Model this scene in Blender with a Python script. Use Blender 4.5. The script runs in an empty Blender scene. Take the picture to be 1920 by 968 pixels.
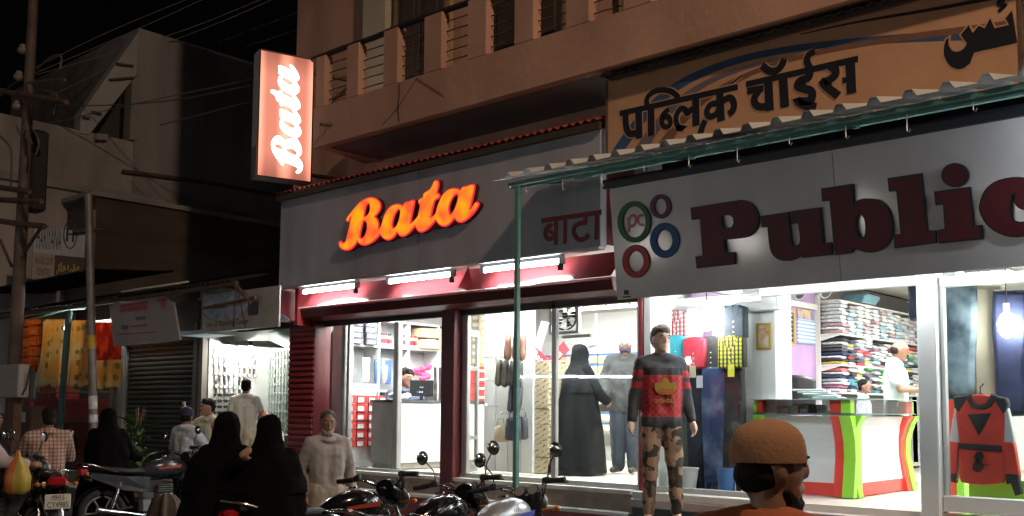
import bpy, math, random
from mathutils import Vector, Matrix, noise
rnd = random.Random(11)
SC = bpy.context.scene
COL = SC.collection
R = math.radians
# ------------------------------------------------------------------ camera
EYE = Vector((0, 0, 1.62)); YAW = R(48.13); PIT = R(4.55); ROL = R(0.46); FPX = 1868.0; PPY = 620   # lens centre sits low: the picture is a crop
HD = Vector((-math.cos(YAW), math.sin(YAW), 0)); RT = Vector((math.sin(YAW), math.cos(YAW), 0)); ZU = Vector((0, 0, 1))
FW = HD*math.cos(PIT) + ZU*math.sin(PIT); UP = -HD*math.sin(PIT) + ZU*math.cos(PIT)
cam = bpy.data.cameras.new('camera'); camo = bpy.data.objects.new('camera', cam); COL.objects.link(camo)
cr = RT*math.cos(ROL) + UP*math.sin(ROL); cu = UP*math.cos(ROL) - RT*math.sin(ROL); cb = -FW
camo.matrix_world = Matrix(((cr.x, cu.x, cb.x, EYE.x), (cr.y, cu.y, cb.y, EYE.y), (cr.z, cu.z, cb.z, EYE.z), (0, 0, 0, 1)))
cam.sensor_width = 36; cam.shift_y = (PPY-484)/1920; cam.lens = FPX/1920*36; cam.clip_end = 3000; cam.clip_start = .05
SC.camera = camo
# ------------------------------------------------------------------ sky, exposure
W = bpy.data.worlds.new('World'); SC.world = W; W.use_nodes = True
wn = W.node_tree.nodes; wl = W.node_tree.links; wn.clear()
sky = wn.new('ShaderNodeTexSky'); sky.sky_type = 'NISHITA'; sky.sun_disc = False
sky.sun_elevation = R(-2); sky.sun_rotation = R(200)
bg = wn.new('ShaderNodeBackground'); bg.inputs['Strength'].default_value = .006
wo = wn.new('ShaderNodeOutputWorld'); wl.new(sky.outputs[0], bg.inputs[0]); wl.new(bg.outputs[0], wo.inputs[0])
SC.view_settings.view_transform = 'Standard'; SC.view_settings.look = 'None'
SC.view_settings.exposure = 0; SC.view_settings.gamma = 1
cy = SC.cycles
cy.use_denoising = True
cy.max_bounces = 8; cy.diffuse_bounces = 3; cy.glossy_bounces = 3; cy.transparent_max_bounces = 12
cy.caustics_reflective = False; cy.caustics_refractive = False; cy.sample_clamp_indirect = 6
def spot(name, loc, to, col, power, size=150, rad=.12):
    l = bpy.data.lights.new(name, 'SPOT'); l.energy = power; l.color = col; l.spot_size = R(size); l.spot_blend = .5; l.shadow_soft_size = rad
    o = bpy.data.objects.new(name, l); COL.objects.link(o); o.location = loc
    o.rotation_euler = (Vector(to)-Vector(loc)).to_track_quat('-Z', 'Y').to_euler(); return o
SODIUM = ((4.5, 3.2, 12.0), (-4, 8, 4), (1.0, .72, .50), 3900)      # sodium street lamp standing right of the view
MERC = ((-9.5, .8, 8.2), (-20, 10, 4), (1.0, .84, .76), 55)          # paler lamp across the road
# ------------------------------------------------------------------ layout helper: photo pixel -> point at a known distance
def ray(x, y):
    dx, dy = x-960, y-PPY; c, s = math.cos(ROL), math.sin(ROL)
    return FW + RT*((c*dx+s*dy)/FPX) - UP*((-s*dx+c*dy)/FPX)
def at(x, y, Y=None, X=None, Z=None, D=None, pl=None):
    d = ray(x, y)
    if pl is not None: return EYE + d*((pl[0]-EYE).dot(pl[1])/d.dot(pl[1]))
    if D is not None: return EYE + d*D
    if Y is not None: return EYE + d*((Y-EYE.y)/d.y)
    if X is not None: return EYE + d*((X-EYE.x)/d.x)
    return EYE + d*((Z-EYE.z)/d.z)
# ------------------------------------------------------------------ materials
MC = {}
def lin(c): return tuple(((v/255)/12.92 if v/255 <= .04045 else ((v/255+.055)/1.055)**2.4) for v in c)
def nodes(name):
    m = bpy.data.materials.new(name); m.use_nodes = True; n = m.node_tree.nodes; l = m.node_tree.links
    return m, n, l, n['Principled BSDF']
def mat(name, col=(.5, .5, .5), rough=.6, metal=0, var=.12, scale=6, bump=0, emit=None, es=0, coat=0, spec=.5, stretch=(1, 1, 1), bscale=None, var2=0):
    if name in MC: return MC[name]
    m, n, l, b = nodes(name); MC[name] = m
    b.inputs['Roughness'].default_value = rough; b.inputs['Metallic'].default_value = metal
    b.inputs['Coat Weight'].default_value = coat; b.inputs['Specular IOR Level'].default_value = spec
    tc = n.new('ShaderNodeTexCoord'); mp = n.new('ShaderNodeMapping'); mp.inputs['Scale'].default_value = stretch
    l.new(tc.outputs['Object'], mp.inputs[0])
    nz = n.new('ShaderNodeTexNoise'); nz.inputs['Scale'].default_value = scale; nz.inputs['Detail'].default_value = 5; l.new(mp.outputs[0], nz.inputs['Vector'])
    mr = n.new('ShaderNodeMapRange'); mr.inputs[1].default_value = .25; mr.inputs[2].default_value = .75; mr.inputs[3].default_value = 1-var; mr.inputs[4].default_value = 1+var
    l.new(nz.outputs[0], mr.inputs[0])
    mx = n.new('ShaderNodeVectorMath'); mx.operation = 'SCALE'; mx.inputs[0].default_value = col[:3]; l.new(mr.outputs[0], mx.inputs['Scale'])
    l.new(mx.outputs[0], b.inputs['Base Color'])
    if bump:
        bp = n.new('ShaderNodeBump'); bp.inputs['Strength'].default_value = bump; bp.inputs['Distance'].default_value = .02
        n2 = n.new('ShaderNodeTexNoise'); n2.inputs['Scale'].default_value = bscale or scale*4; n2.inputs['Detail'].default_value = 4; l.new(mp.outputs[0], n2.inputs['Vector'])
        l.new(n2.outputs[0], bp.inputs['Height']); l.new(bp.outputs[0], b.inputs['Normal'])
    if emit:
        b.inputs['Emission Color'].default_value = (*emit, 1); b.inputs['Emission Strength'].default_value = es
    return m
def objcol(name, rough=.8, bump=0, scale=20, var=.2):
    if name in MC: return MC[name]
    m = mat(name, (1, 1, 1), rough, var=var, scale=scale, bump=bump); n = m.node_tree.nodes; l = m.node_tree.links
    oi = n.new('ShaderNodeObjectInfo'); vm = [q for q in n if q.type == 'VECT_MATH'][0]; l.new(oi.outputs['Color'], vm.inputs[0]); return m
def emis(name, col, s):
    if name in MC: return MC[name]
    m = bpy.data.materials.new(name); m.use_nodes = True; n = m.node_tree.nodes; n.clear()
    e = n.new('ShaderNodeEmission'); e.inputs[0].default_value = (*col, 1); e.inputs[1].default_value = s
    o = n.new('ShaderNodeOutputMaterial'); m.node_tree.links.new(e.outputs[0], o.inputs[0]); MC[name] = m; return m
def glassmat(name, tint=(.97, .985, .98), refl=.05):
    if name in MC: return MC[name]
    m = bpy.data.materials.new(name); m.use_nodes = True; n = m.node_tree.nodes; l = m.node_tree.links; n.clear()
    t = n.new('ShaderNodeBsdfTransparent'); t.inputs[0].default_value = (*tint, 1); g = n.new('ShaderNodeBsdfGlossy'); g.inputs['Roughness'].default_value = .02
    ge = n.new('ShaderNodeNewGeometry'); dt = n.new('ShaderNodeVectorMath'); dt.operation = 'DOT_PRODUCT'; l.new(ge.outputs['Normal'], dt.inputs[0]); l.new(ge.outputs['Incoming'], dt.inputs[1])
    fz = math_(n, l, 'POWER', math_(n, l, 'SUBTRACT', 1, math_(n, l, 'ABSOLUTE', dt.outputs['Value'])), 5)
    fr = math_(n, l, 'ADD', math_(n, l, 'MULTIPLY', fz, .9), refl)
    mx = n.new('ShaderNodeMixShader'); l.new(fr, mx.inputs[0]); l.new(t.outputs[0], mx.inputs[1]); l.new(g.outputs[0], mx.inputs[2])
    o = n.new('ShaderNodeOutputMaterial'); l.new(mx.outputs[0], o.inputs[0]); MC[name] = m; return m
def patmat(name, fn, rough=.8):
    """fn(n, l, coord_socket) -> colour socket"""
    if name in MC: return MC[name]
    m, n, l, b = nodes(name); MC[name] = m; b.inputs['Roughness'].default_value = rough
    tc = n.new('ShaderNodeTexCoord'); l.new(fn(n, l, tc.outputs['Object']), b.inputs['Base Color']); return m
def N_(n, t, **k):
    q = n.new(t)
    for a, v in k.items(): setattr(q, a, v)
    return q
def math_(n, l, op, a, b=None):
    q = n.new('ShaderNodeMath'); q.operation = op
    for i, v in enumerate((a, b)):
        if v is None: continue
        if isinstance(v, (int, float)): q.inputs[i].default_value = v
        else: l.new(v, q.inputs[i])
    return q.outputs[0]
def mixc(n, l, f, a, b):
    q = n.new('ShaderNodeMix'); q.data_type = 'RGBA'
    if isinstance(f, (int, float)): q.inputs[0].default_value = f
    else: l.new(f, q.inputs[0])
    for i, v in ((6, a), (7, b)):
        if isinstance(v, tuple): q.inputs[i].default_value = (*v, 1)
        else: l.new(v, q.inputs[i])
    return q.outputs[2]
def xyz(n, l, c):
    q = n.new('ShaderNodeSeparateXYZ'); l.new(c, q.inputs[0]); return q.outputs
def stripe(n, l, s, freq, duty, off=0):
    f = math_(n, l, 'FRACT', math_(n, l, 'ADD', math_(n, l, 'MULTIPLY', s, freq), off)); return math_(n, l, 'LESS_THAN', f, duty)
def band(n, l, s, a, b):
    return math_(n, l, 'MULTIPLY', math_(n, l, 'GREATER_THAN', s, a), math_(n, l, 'LESS_THAN', s, b))
def noisef(n, l, c, scale, lo, hi, det=3, seed=0):
    q = n.new('ShaderNodeTexNoise'); q.noise_dimensions = '4D'; q.inputs['W'].default_value = seed; q.inputs['Scale'].default_value = scale; q.inputs['Detail'].default_value = det; l.new(c, q.inputs['Vector'])
    r = n.new('ShaderNodeMapRange'); r.inputs[1].default_value = lo; r.inputs[2].default_value = hi; l.new(q.outputs[0], r.inputs[0]); return r.outputs[0]
# ------------------------------------------------------------------ mesh collector
class G:
    def __init__(s): s.v = []; s.f = []; s.m = []; s.s = []
    def add(s, vs, fs, mi=0, sm=False, M=None):
        o = len(s.v)
        s.v += [tuple(M @ Vector(p)) if M else tuple(p) for p in vs]
        for f in fs: s.f.append(tuple(i+o for i in f)); s.m.append(mi); s.s.append(sm)
        return s
    def box(s, x0, x1, y0, y1, z0, z1, mi=0, M=None):
        v = [(x0,y0,z0),(x1,y0,z0),(x1,y1,z0),(x0,y1,z0),(x0,y0,z1),(x1,y0,z1),(x1,y1,z1),(x0,y1,z1)]
        return s.add(v, [(3,2,1,0),(4,5,6,7),(0,1,5,4),(1,2,6,5),(2,3,7,6),(3,0,4,7)], mi, False, M)
    def cbox(s, c, d, mi=0, M=None):
        return s.box(c[0]-d[0]/2, c[0]+d[0]/2, c[1]-d[1]/2, c[1]+d[1]/2, c[2]-d[2]/2, c[2]+d[2]/2, mi, M)
    def rbox(s, x0, x1, y0, y1, z0, z1, b=.02, mi=0, M=None):
        """box with chamfered upright and horizontal edges"""
        rings = []
        for z, i in ((z0, b), (z0+b, 0), (z1-b, 0), (z1, b)):
            a0, a1, b0, b1 = x0+i, x1-i, y0+i, y1-i
            rings.append([(a0+b,b0,z),(a1-b,b0,z),(a1,b0+b,z),(a1,b1-b,z),(a1-b,b1,z),(a0+b,b1,z),(a0,b1-b,z),(a0,b0+b,z)])
        return s.loft(rings, mi, False, M)
    def loft(s, rings, mi=0, sm=True, M=None, caps=True, closed=True):
        n = len(rings[0]); v = [p for r in rings for p in r]; f = []
        for i in range(len(rings)-1):
            for j in range(n if closed else n-1):
                k = (j+1) % n; f.append((i*n+j, i*n+k, (i+1)*n+k, (i+1)*n+j))
        s.add(v, f, mi, sm, M)
        if caps and closed:
            s.add(rings[0], [tuple(reversed(range(n)))], mi, False, M); s.add(rings[-1], [tuple(range(n))], mi, False, M)
        return s
    def tube(s, pts, r, n=8, mi=0, sm=True, caps=True, M=None, closed=False):
        pts = [Vector(p) for p in pts]; k = len(pts); rs = r if isinstance(r, (list, tuple)) else [r]*k
        rings = []; ref = None
        for i, p in enumerate(pts):
            t = (pts[(i+1) % k]-pts[i-1]) if closed else (pts[min(i+1, k-1)]-pts[max(i-1, 0)])
            t.normalize()
            if ref is None: ref = Vector((0, 0, 1)) if abs(t.z) < .9 else Vector((1, 0, 0))
            a = t.cross(ref); a.normalize(); b = t.cross(a); ref = -b if False else ref
            rings.append([p + (a*math.cos(2*math.pi*j/n)+b*math.sin(2*math.pi*j/n))*rs[i] for j in range(n)])
        if closed: rings.append(rings[0]); caps = False
        return s.loft(rings, mi, sm, M, caps)
    def cyl(s, p0, p1, r0, r1=None, n=12, mi=0, sm=True, M=None, caps=True):
        return s.tube([p0, p1], [r0, r0 if r1 is None else r1], n, mi, sm, caps, M)
    def cap(s, p0, p1, r0, r1, n=10):
        p0, p1 = Vector(p0), Vector(p1); t = (p1-p0); L = t.length
        t = t/L if L > 1e-6 else Vector((0, 0, 1)); pts = []; rs = []
        for a in (85, 60, 30, 0): pts.append(p0-t*r0*math.sin(R(a))); rs.append(r0*math.cos(R(a)))
        for a in (0, 30, 60, 85): pts.append(p1+t*r1*math.sin(R(a))); rs.append(r1*math.cos(R(a)))
        return s.tube(pts, rs, n)
    def ell(s, c, r, n=14, k=9, M=None, mi=0):
        c = Vector(c); rings = []
        for i in range(k+1):
            a = math.pi*(i/k-.5); a = max(-1.5, min(1.5, a))
            rings.append([(c.x+r[0]*math.cos(a)*math.cos(2*math.pi*j/n), c.y+r[1]*math.cos(a)*math.sin(2*math.pi*j/n), c.z+r[2]*math.sin(a)) for j in range(n)])
        return s.loft(rings, mi, True, M)
    def prism(s, poly, vec, mi=0, M=None):
        n = len(poly); vec = Vector(vec); a = [Vector(p) for p in poly]; b = [p+vec for p in a]
        return s.add(a+b, [tuple(range(n)), tuple(reversed(range(n, 2*n)))]+[(j, j+n, (j+1) % n+n, (j+1) % n) for j in range(n)], mi, False, M)
    def quad(s, a, b, c, d, mi=0): return s.add([a, b, c, d], [(0, 1, 2, 3)], mi)
    def grid(s, fn, nu, nv, mi=0, sm=True, M=None):
        v = [fn(i/nu, j/nv) for j in range(nv+1) for i in range(nu+1)]
        return s.add(v, [(j*(nu+1)+i, j*(nu+1)+i+1, (j+1)*(nu+1)+i+1, (j+1)*(nu+1)+i) for j in range(nv) for i in range(nu)], mi, sm, M)
    def mesh(s, name, mats, off=None):
        m = bpy.data.meshes.new(name); vs = s.v if off is None else [(p[0]-off[0], p[1]-off[1], p[2]-off[2]) for p in s.v]
        m.from_pydata(vs, [], s.f)
        for q in (mats if isinstance(mats, (list, tuple)) else [mats]): m.materials.append(q)
        m.polygons.foreach_set('material_index', s.m); m.polygons.foreach_set('use_smooth', s.s); m.update()
        return m
    def build(s, name, mats, parent=None, local=False, label=None):
        """parent None: origin at the base of the thing. local: coordinates are the parent's own"""
        off = None
        if parent is None and not local:
            xs, ys, zs = zip(*s.v); off = ((min(xs)+max(xs))/2, (min(ys)+max(ys))/2, min(zs))
        o = bpy.data.objects.new(name, s.mesh(name, mats, off)); COL.objects.link(o)
        if off: o.location = off
        if parent is not None: adopt(o, parent, local)
        if label: o['label'] = label
        return o
def adopt(o, parent, local=False):
    o.parent = parent
    if not local: o.matrix_parent_inverse = wmat(parent).inverted()
def wmat(o):
    m = o.matrix_basis.copy()
    return wmat(o.parent) @ o.matrix_parent_inverse @ m if o.parent else m
def tag(o, label, cat, group=None):
    o['label'] = label; o['category'] = cat
    if group: o['group'] = group
    return o
def struct(o): o['kind'] = 'structure'; return o
def stuff(o): o['kind'] = 'stuff'; return o
def thing(name, label, cat, loc=(0, 0, 0), rz=0, group=None):
    o = bpy.data.objects.new(name, None); COL.objects.link(o); o.location = loc; o.rotation_euler = (0, 0, rz); o.empty_display_size = .1
    return tag(o, label, cat, group)
def one(name, g, m, label, cat, group=None): return tag(g.build(name, m), label, cat, group)
def dup(root, loc=None, rz=None, label=None):
    def cp(o, p):
        c = o.copy(); COL.objects.link(c)
        if p is not None: c.parent = p
        for ch in list(o.children): cp(ch, c)
        return c
    r = cp(root, None)
    if loc is not None: r.location = loc
    if rz is not None: r.rotation_euler = (0, 0, rz)
    if label: r['label'] = label
    return r
def clone(o, loc, rot=None, col=None, label=None, scale=None):
    c = o.copy(); COL.objects.link(c); c.location = loc
    if rot is not None: c.rotation_euler = rot
    if col: c.color = (*col, 1)
    if label: c['label'] = label
    if scale: c.scale = scale
    return c
def plate(name, mesh, m, parent, org, u, v):
    """flat mesh in (x,y,z=depth) laid on a plane through org with axes u, v"""
    u = Vector(u).normalized(); v = Vector(v).normalized(); w = u.cross(v)
    M = Matrix(((u.x, v.x, w.x, org[0]), (u.y, v.y, w.y, org[1]), (u.z, v.z, w.z, org[2]), (0, 0, 0, 1)))
    mesh.transform(M); mesh.materials.clear(); mesh.materials.append(m)
    o = bpy.data.objects.new(name, mesh); COL.objects.link(o)
    if parent is not None: adopt(o, parent)
    return o
def textmesh(s, size=1, ext=.002, fit=None, align='LEFT', shear=0):
    c = bpy.data.curves.new('t', 'FONT'); c.body = s; c.size = size; c.extrude = ext; c.align_x = align; c.resolution_u = 3; c.shear = shear
    o = bpy.data.objects.new('t', c); m = bpy.data.meshes.new_from_object(o); bpy.data.objects.remove(o); bpy.data.curves.remove(c)
    if fit and len(m.vertices):
        xs = [v.co.x for v in m.vertices]; ys = [v.co.y for v in m.vertices]; x0, x1, y0, y1 = min(xs), max(xs), min(ys), max(ys)
        for v in m.vertices: v.co.x = (v.co.x-x0)/(x1-x0)*fit[0]; v.co.y = (v.co.y-y0)/(y1-y0)*fit[1]
    return m
def smooth_loop(p, k=3, sharp=50):
    """Catmull-Rom through the points, leaving sharp corners sharp"""
    n = len(p); out = []
    p = [Vector(q).to_2d() for q in p]
    def corner(i):
        a = p[i]-p[i-1]; b = p[(i+1) % n]-p[i]
        return a.length > 0 and b.length > 0 and abs(a.angle_signed(b, 0)) > R(sharp)
    cs = [corner(i) for i in range(n)]
    for i in range(n):
        a, b = p[i], p[(i+1) % n]
        t0 = (b-a) if cs[i] else (b-p[i-1])*.5; t1 = (b-a) if cs[(i+1) % n] else (p[(i+2) % n]-a)*.5
        for j in range(k):
            t = j/k; h = 2*t**3-3*t*t+1
            out.append(a*h + t0*(t**3-2*t*t+t) + b*(3*t*t-2*t**3) + t1*(t**3-t*t))
    return out
def shapemesh(loops, ext=.02, offset=0, bevel=0):
    c = bpy.data.curves.new('s', 'CURVE'); c.dimensions = '2D'; c.fill_mode = 'BOTH'; c.extrude = ext; c.offset = offset; c.bevel_depth = bevel; c.bevel_resolution = 1
    for lp in loops:
        sp = c.splines.new('POLY'); sp.points.add(len(lp)-1); sp.use_cyclic_u = True
        for i, q in enumerate(lp): sp.points[i].co = (q[0], q[1], 0, 1)
    o = bpy.data.objects.new('s', c); m = bpy.data.meshes.new_from_object(o); bpy.data.objects.remove(o); bpy.data.curves.remove(c); return m
def on_plane(pts, org, u, v):
    """photo pixels -> metres along u, v on a plane through org"""
    u = Vector(u).normalized(); v = Vector(v).normalized(); n = u.cross(v); out = []
    for x, y in pts:
        p = at(x, y, pl=(Vector(org), n))-Vector(org); out.append((p.dot(u), p.dot(v)))
    return out
def ribbon(pts, w, z=0.0, t=.002):
    """flat brush stroke: polyline of (x, y[, width factor]) -> verts and faces, thickness t"""
    P = [Vector((q[0], q[1])) for q in pts]; wf = [q[2] if len(q) > 2 else 1 for q in pts]; L = []; Rr = []
    for i, p in enumerate(P):
        a = (P[i]-P[i-1]).normalized() if i else None; b = (P[i+1]-P[i]).normalized() if i < len(P)-1 else None
        d = ((a or b)+(b or a)).normalized(); nn = Vector((-d.y, d.x)); k = 1/max(.5, (nn.dot(Vector((-(b or a).y, (b or a).x)))))
        L.append(p+nn*w*wf[i]*k/2); Rr.append(p-nn*w*wf[i]*k/2)
    n = len(P); v = [(q.x, q.y, z+t) for q in L]+[(q.x, q.y, z+t) for q in Rr]; v += [(a, b, z) for a, b, _ in v]
    f = []
    for i in range(n-1):
        f.append((i, i+n, i+n+1, i+1)); f.append((i, i+1, i+1+2*n, i+2*n)); f.append((i+n, i+3*n, i+1+3*n, i+1+n))
    f.append((0, 2*n, 3*n, n)); f.append((n-1, 2*n-1, 4*n-1, 3*n-1)); return v, f
def chaikin(p, k=2):
    for _ in range(k):
        q = [p[0]]
        for a, b in zip(p, p[1:]):
            q += [tuple(x*.75+y*.25 for x, y in zip(a, b)), tuple(x*.25+y*.75 for x, y in zip(a, b))]
        p = q+[p[-1]]
    return p
def strokes(name, lst, m, parent, org, u, v, dz=.0005):
    g = G()
    for i, (pts, w, sm) in enumerate(lst):
        vv, ff = ribbon(chaikin(pts) if sm else pts, w, 0, .003+dz*i); g.add(vv, ff)
    return plate(name, g.mesh(name, m), m, parent, org, u, v)
ORD = ['first', 'second', 'third', 'fourth', 'fifth', 'sixth', 'seventh', 'eighth', 'ninth', 'tenth', 'eleventh', 'twelfth', 'thirteenth', 'fourteenth', 'fifteenth', 'sixteenth', 'seventeenth', 'eighteenth', 'nineteenth', 'twentieth']
# ------------------------------------------------------------------ shared materials
WHITE = mat('white_laminate', (.78, .79, .78), .35, var=.03)
CREAM = mat('cream_paint', (.72, .70, .64), .6, var=.05)
ALU = mat('aluminium', (.55, .55, .54), .38, .6, var=.08)
STEEL = mat('brushed_steel', (.5, .5, .5), .35, .85, var=.1)
CHROME = mat('chrome', (.75, .75, .77), .12, 1, var=.03)
BLACKP = mat('black_plastic', (.012, .012, .013), .45, var=.2)
RUBBER = mat('rubber', (.015, .015, .015), .8, var=.2)
GREENP = mat('mint_green_paint', (.11, .26, .24), .45, var=.18, scale=9, bump=.1)
REDP = mat('red_painted_metal', (.27, .028, .032), .32, var=.15, scale=5)
MAROON = mat('maroon_paint', (.085, .015, .018), .3, var=.12, scale=4)
GLASS = glassmat('shop_glass')
CONC = mat('dirty_concrete', (.30, .28, .27), .9, var=.35, scale=.7, bump=.4, bscale=9)
RUST = mat('rusty_iron', (.13, .075, .05), .8, var=.45, scale=9, bump=.3)
DARKW = mat('dark_timber', (.055, .038, .03), .75, var=.3, scale=8, stretch=(1, 1, 6))
# ================================================================== ground
def corr(g, x0, x1, ya, za, yb, zb, pitch=.15, h=.035, flat=.5, th=.004, mi=0, wave=False):
    """corrugated sheet running from (ya,za) to (yb,zb), ribs repeated along X"""
    prof = []; x = x0
    while x < x1-1e-6:
        if wave:
            for k in range(6):
                a = k/6; prof.append((x+pitch*a, h*.5*(1+math.sin(2*math.pi*a))))
        else:
            for a, b in ((0, 0), (flat, 0), (flat+.12, 1), (.88, 1)): prof.append((x+pitch*a, h*b))
        x += pitch
    prof.append((x1, 0)); n = len(prof); nrm = Vector((0, -(zb-za), (yb-ya))).normalized()
    if nrm.z < 0: nrm = -nrm
    v = []
    for yy, zz in ((ya, za), (yb, zb)):
        for t in (0, -th):
            v += [(px, yy+nrm.y*(ph+t), zz+nrm.z*(ph+t)) for px, ph in prof]
    f = []
    for j in range(n-1):
        f += [(j, j+1, 2*n+j+1, 2*n+j), (n+j+1, n+j, 3*n+j, 3*n+j+1), (j+1, j, n+j, n+j+1), (2*n+j, 2*n+j+1, 3*n+j+1, 3*n+j)]
    return g.add(v, f, mi)
g = G(); g.box(-400, 400, -300, 400, -.3, 0); road = struct(g.build('road', mat('dusty_asphalt', (.05, .047, .044), .85, var=.3, scale=1.2, bump=.5, bscale=40)))
g = G(); g.box(-60, 30, 7.4375, 7.905, 0, .3); struct(g.build('footpath', mat('grey_stone', (.22, .21, .2), .8, var=.25, scale=3, bump=.3)))
# ================================================================== shop building with balcony
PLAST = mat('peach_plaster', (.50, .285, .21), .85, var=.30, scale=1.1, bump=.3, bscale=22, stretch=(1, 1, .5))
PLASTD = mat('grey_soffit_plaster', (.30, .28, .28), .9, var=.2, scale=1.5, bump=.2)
bld = thing('shop_building', 'pink plastered building with open-slot balcony parapet above the lit shops', 'building', (-5.5551, 8.415, 0))
g = G(); g.box(-11.9764, 2, 8.5425, 8.755, 4.3, 10.5); g.build('upper_wall', PLAST, bld)
g = G(); g.box(-11.9019, -11.6976, 8.755, 13.6, 0, 10.5); g.build('side_wall', PLAST, bld)
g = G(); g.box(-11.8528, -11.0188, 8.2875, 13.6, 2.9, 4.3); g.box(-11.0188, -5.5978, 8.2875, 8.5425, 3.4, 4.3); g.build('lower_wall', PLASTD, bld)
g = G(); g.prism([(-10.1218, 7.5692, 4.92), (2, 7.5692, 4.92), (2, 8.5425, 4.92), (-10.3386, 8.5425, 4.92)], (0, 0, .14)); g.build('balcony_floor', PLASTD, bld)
g = G(); g.box(-10.1456, 2, 7.5225, 7.65, 4.9, 5.4); g.build('parapet', PLAST, bld)
g = G(); g.box(-10.1034, -9.9783, 7.65, 8.5425, 4.9, 5.4); g.build('end_parapet', PLAST, bld)
slots = [(-9.9397, -9.5144), (-9.2725, -8.8305), (-8.5636, -8.1299), (-7.8297, -7.4377), (-7.1458, -6.7538), (-6.4786, -6.0616), (-5.7614, -5.3694), (-5.0441, -4.6438), (-4.3352, -3.9349)]
edges = [-10.1315]+[e for s in slots for e in s]+[-3.5846]
for i in range(0, len(edges)-1, 2):
    g = G(); g.rbox(edges[i], edges[i+1], 7.5242, 7.65, 5.4, 6.06+rnd.uniform(-.01, .03), .012); g.build('balcony_pillar', PLAST, bld)
bar = None
for a, b in slots:
    for k in range(5):
        z = 5.5+k*.115
        if bar is None:
            g = G(); g.tube([(-.22, 0, 0), (-.1, 0, .003), (.1, 0, -.004), (.22, 0, 0)], .0075, 6); bar = g.build('railing_bar', RUST, bld, True)
            o = bar
        else: o = bar.copy(); COL.objects.link(o)
        o.matrix_parent_inverse = wmat(bld).inverted(); o.location = ((a+b)/2, 7.599, z)
g = G(); g.tube([(-10.2566+i*.6, 7.565+.01*math.sin(i*1.7), 6.08+.012*math.sin(i*2.3)) for i in range(16)], .035, 8); g.build('handrail', mat('grimy_black_rail', (.02, .017, .015), .8, var=.4), bld)
# doors and pilaster on the upper wall
g = G(); g.box(-10.3084, -9.8497, 8.415, 8.551, 5.06, 8.5); g.build('pilaster', mat('cream_plaster', (.45, .40, .30), .8, var=.12, scale=2), bld)
for x0, x1 in ((-9.6412, -8.7655), (-7.9315, -6.8473), (-6.0133, -5.0959)):
    g = G(); g.box(x0-.08, x1+.08, 8.4745, 8.551, 5.06, 7.3); fr = g.build('door_frame', mat('ochre_door_frame', (.34, .25, .13), .6), bld)
    g = G(); g.rbox(x0, (x0+x1)/2-.01, 8.449, 8.483, 5.07, 7.2, .015); g.rbox((x0+x1)/2+.01, x1, 8.449, 8.483, 5.07, 7.2, .015)
    for q in range(2):
        for r in range(3): g.rbox(x0+.08+q*(x1-x0)/2, (x0+x1)/2-.1+q*(x1-x0)/2, 8.4363, 8.4575, 5.2+r*.68, 5.75+r*.68, .015)
    g.build('door_leaf', DARKW, fr)
g = G(); g.cyl((-9.787, 7.531, 5.13), (-9.787, 7.361, 5.1), .022, n=8); g.build('drain_spout', RUST, bld)
g = G(); g.tube([(-8.5193+.02*math.sin(t*9), 7.5183-.004, 5.38-t*.45) for t in (0, .3, .6, 1)], .0035, 5); g.tube([(-8.2274-.6*t, 7.5157, 5.38-.44*t-.05*math.sin(3*t)) for t in (0, .25, .5, .75, 1)], .003, 5)
g.tube([(-8.2274+.45*t, 7.5157, 5.38-.3*t) for t in (0, .5, 1)], .003, 5); g.build('loose_cable', BLACKP, bld)
# eave above the banner
root = thing('tin_eave', 'dark corrugated tin eave under the balcony above the orange banner', 'eave', (-2.5511, 7.48, 4.8))
g = G(); corr(g, -5.6786, .3, 7.58, 4.83, 8.16, 4.9, .12, .03, wave=True); g.build('sheet', mat('dark_tin', (.07, .055, .05), .6, .3, var=.4, scale=3), root)
g = G(); g.box(-5.5862, .2, 7.62, 7.65, 4.80, 4.83); g.box(-5.5862, .2, 7.99, 8.024, 4.83, 4.86); g.build('batten', DARKW, root)
# ================================================================== red tin strip above the shop fascia
root = thing('tin_canopy', 'weathered red corrugated tin strip above the grey fascia board', 'canopy', (-8.3187, 7.905, 4.4))
g = G(); corr(g, -11.1126, -5.7333, 7.6245, 4.44, 8.534, 4.78, .1, .03, wave=True); g.build('sheet', mat('red_oxide_tin', (.33, .05, .035), .55, var=.4, scale=2.2), root)
g = G(); g.box(-11.0681, -5.7305, 7.633, 7.684, 4.36, 4.43); g.build('edge_batten', DARKW, root)
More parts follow.
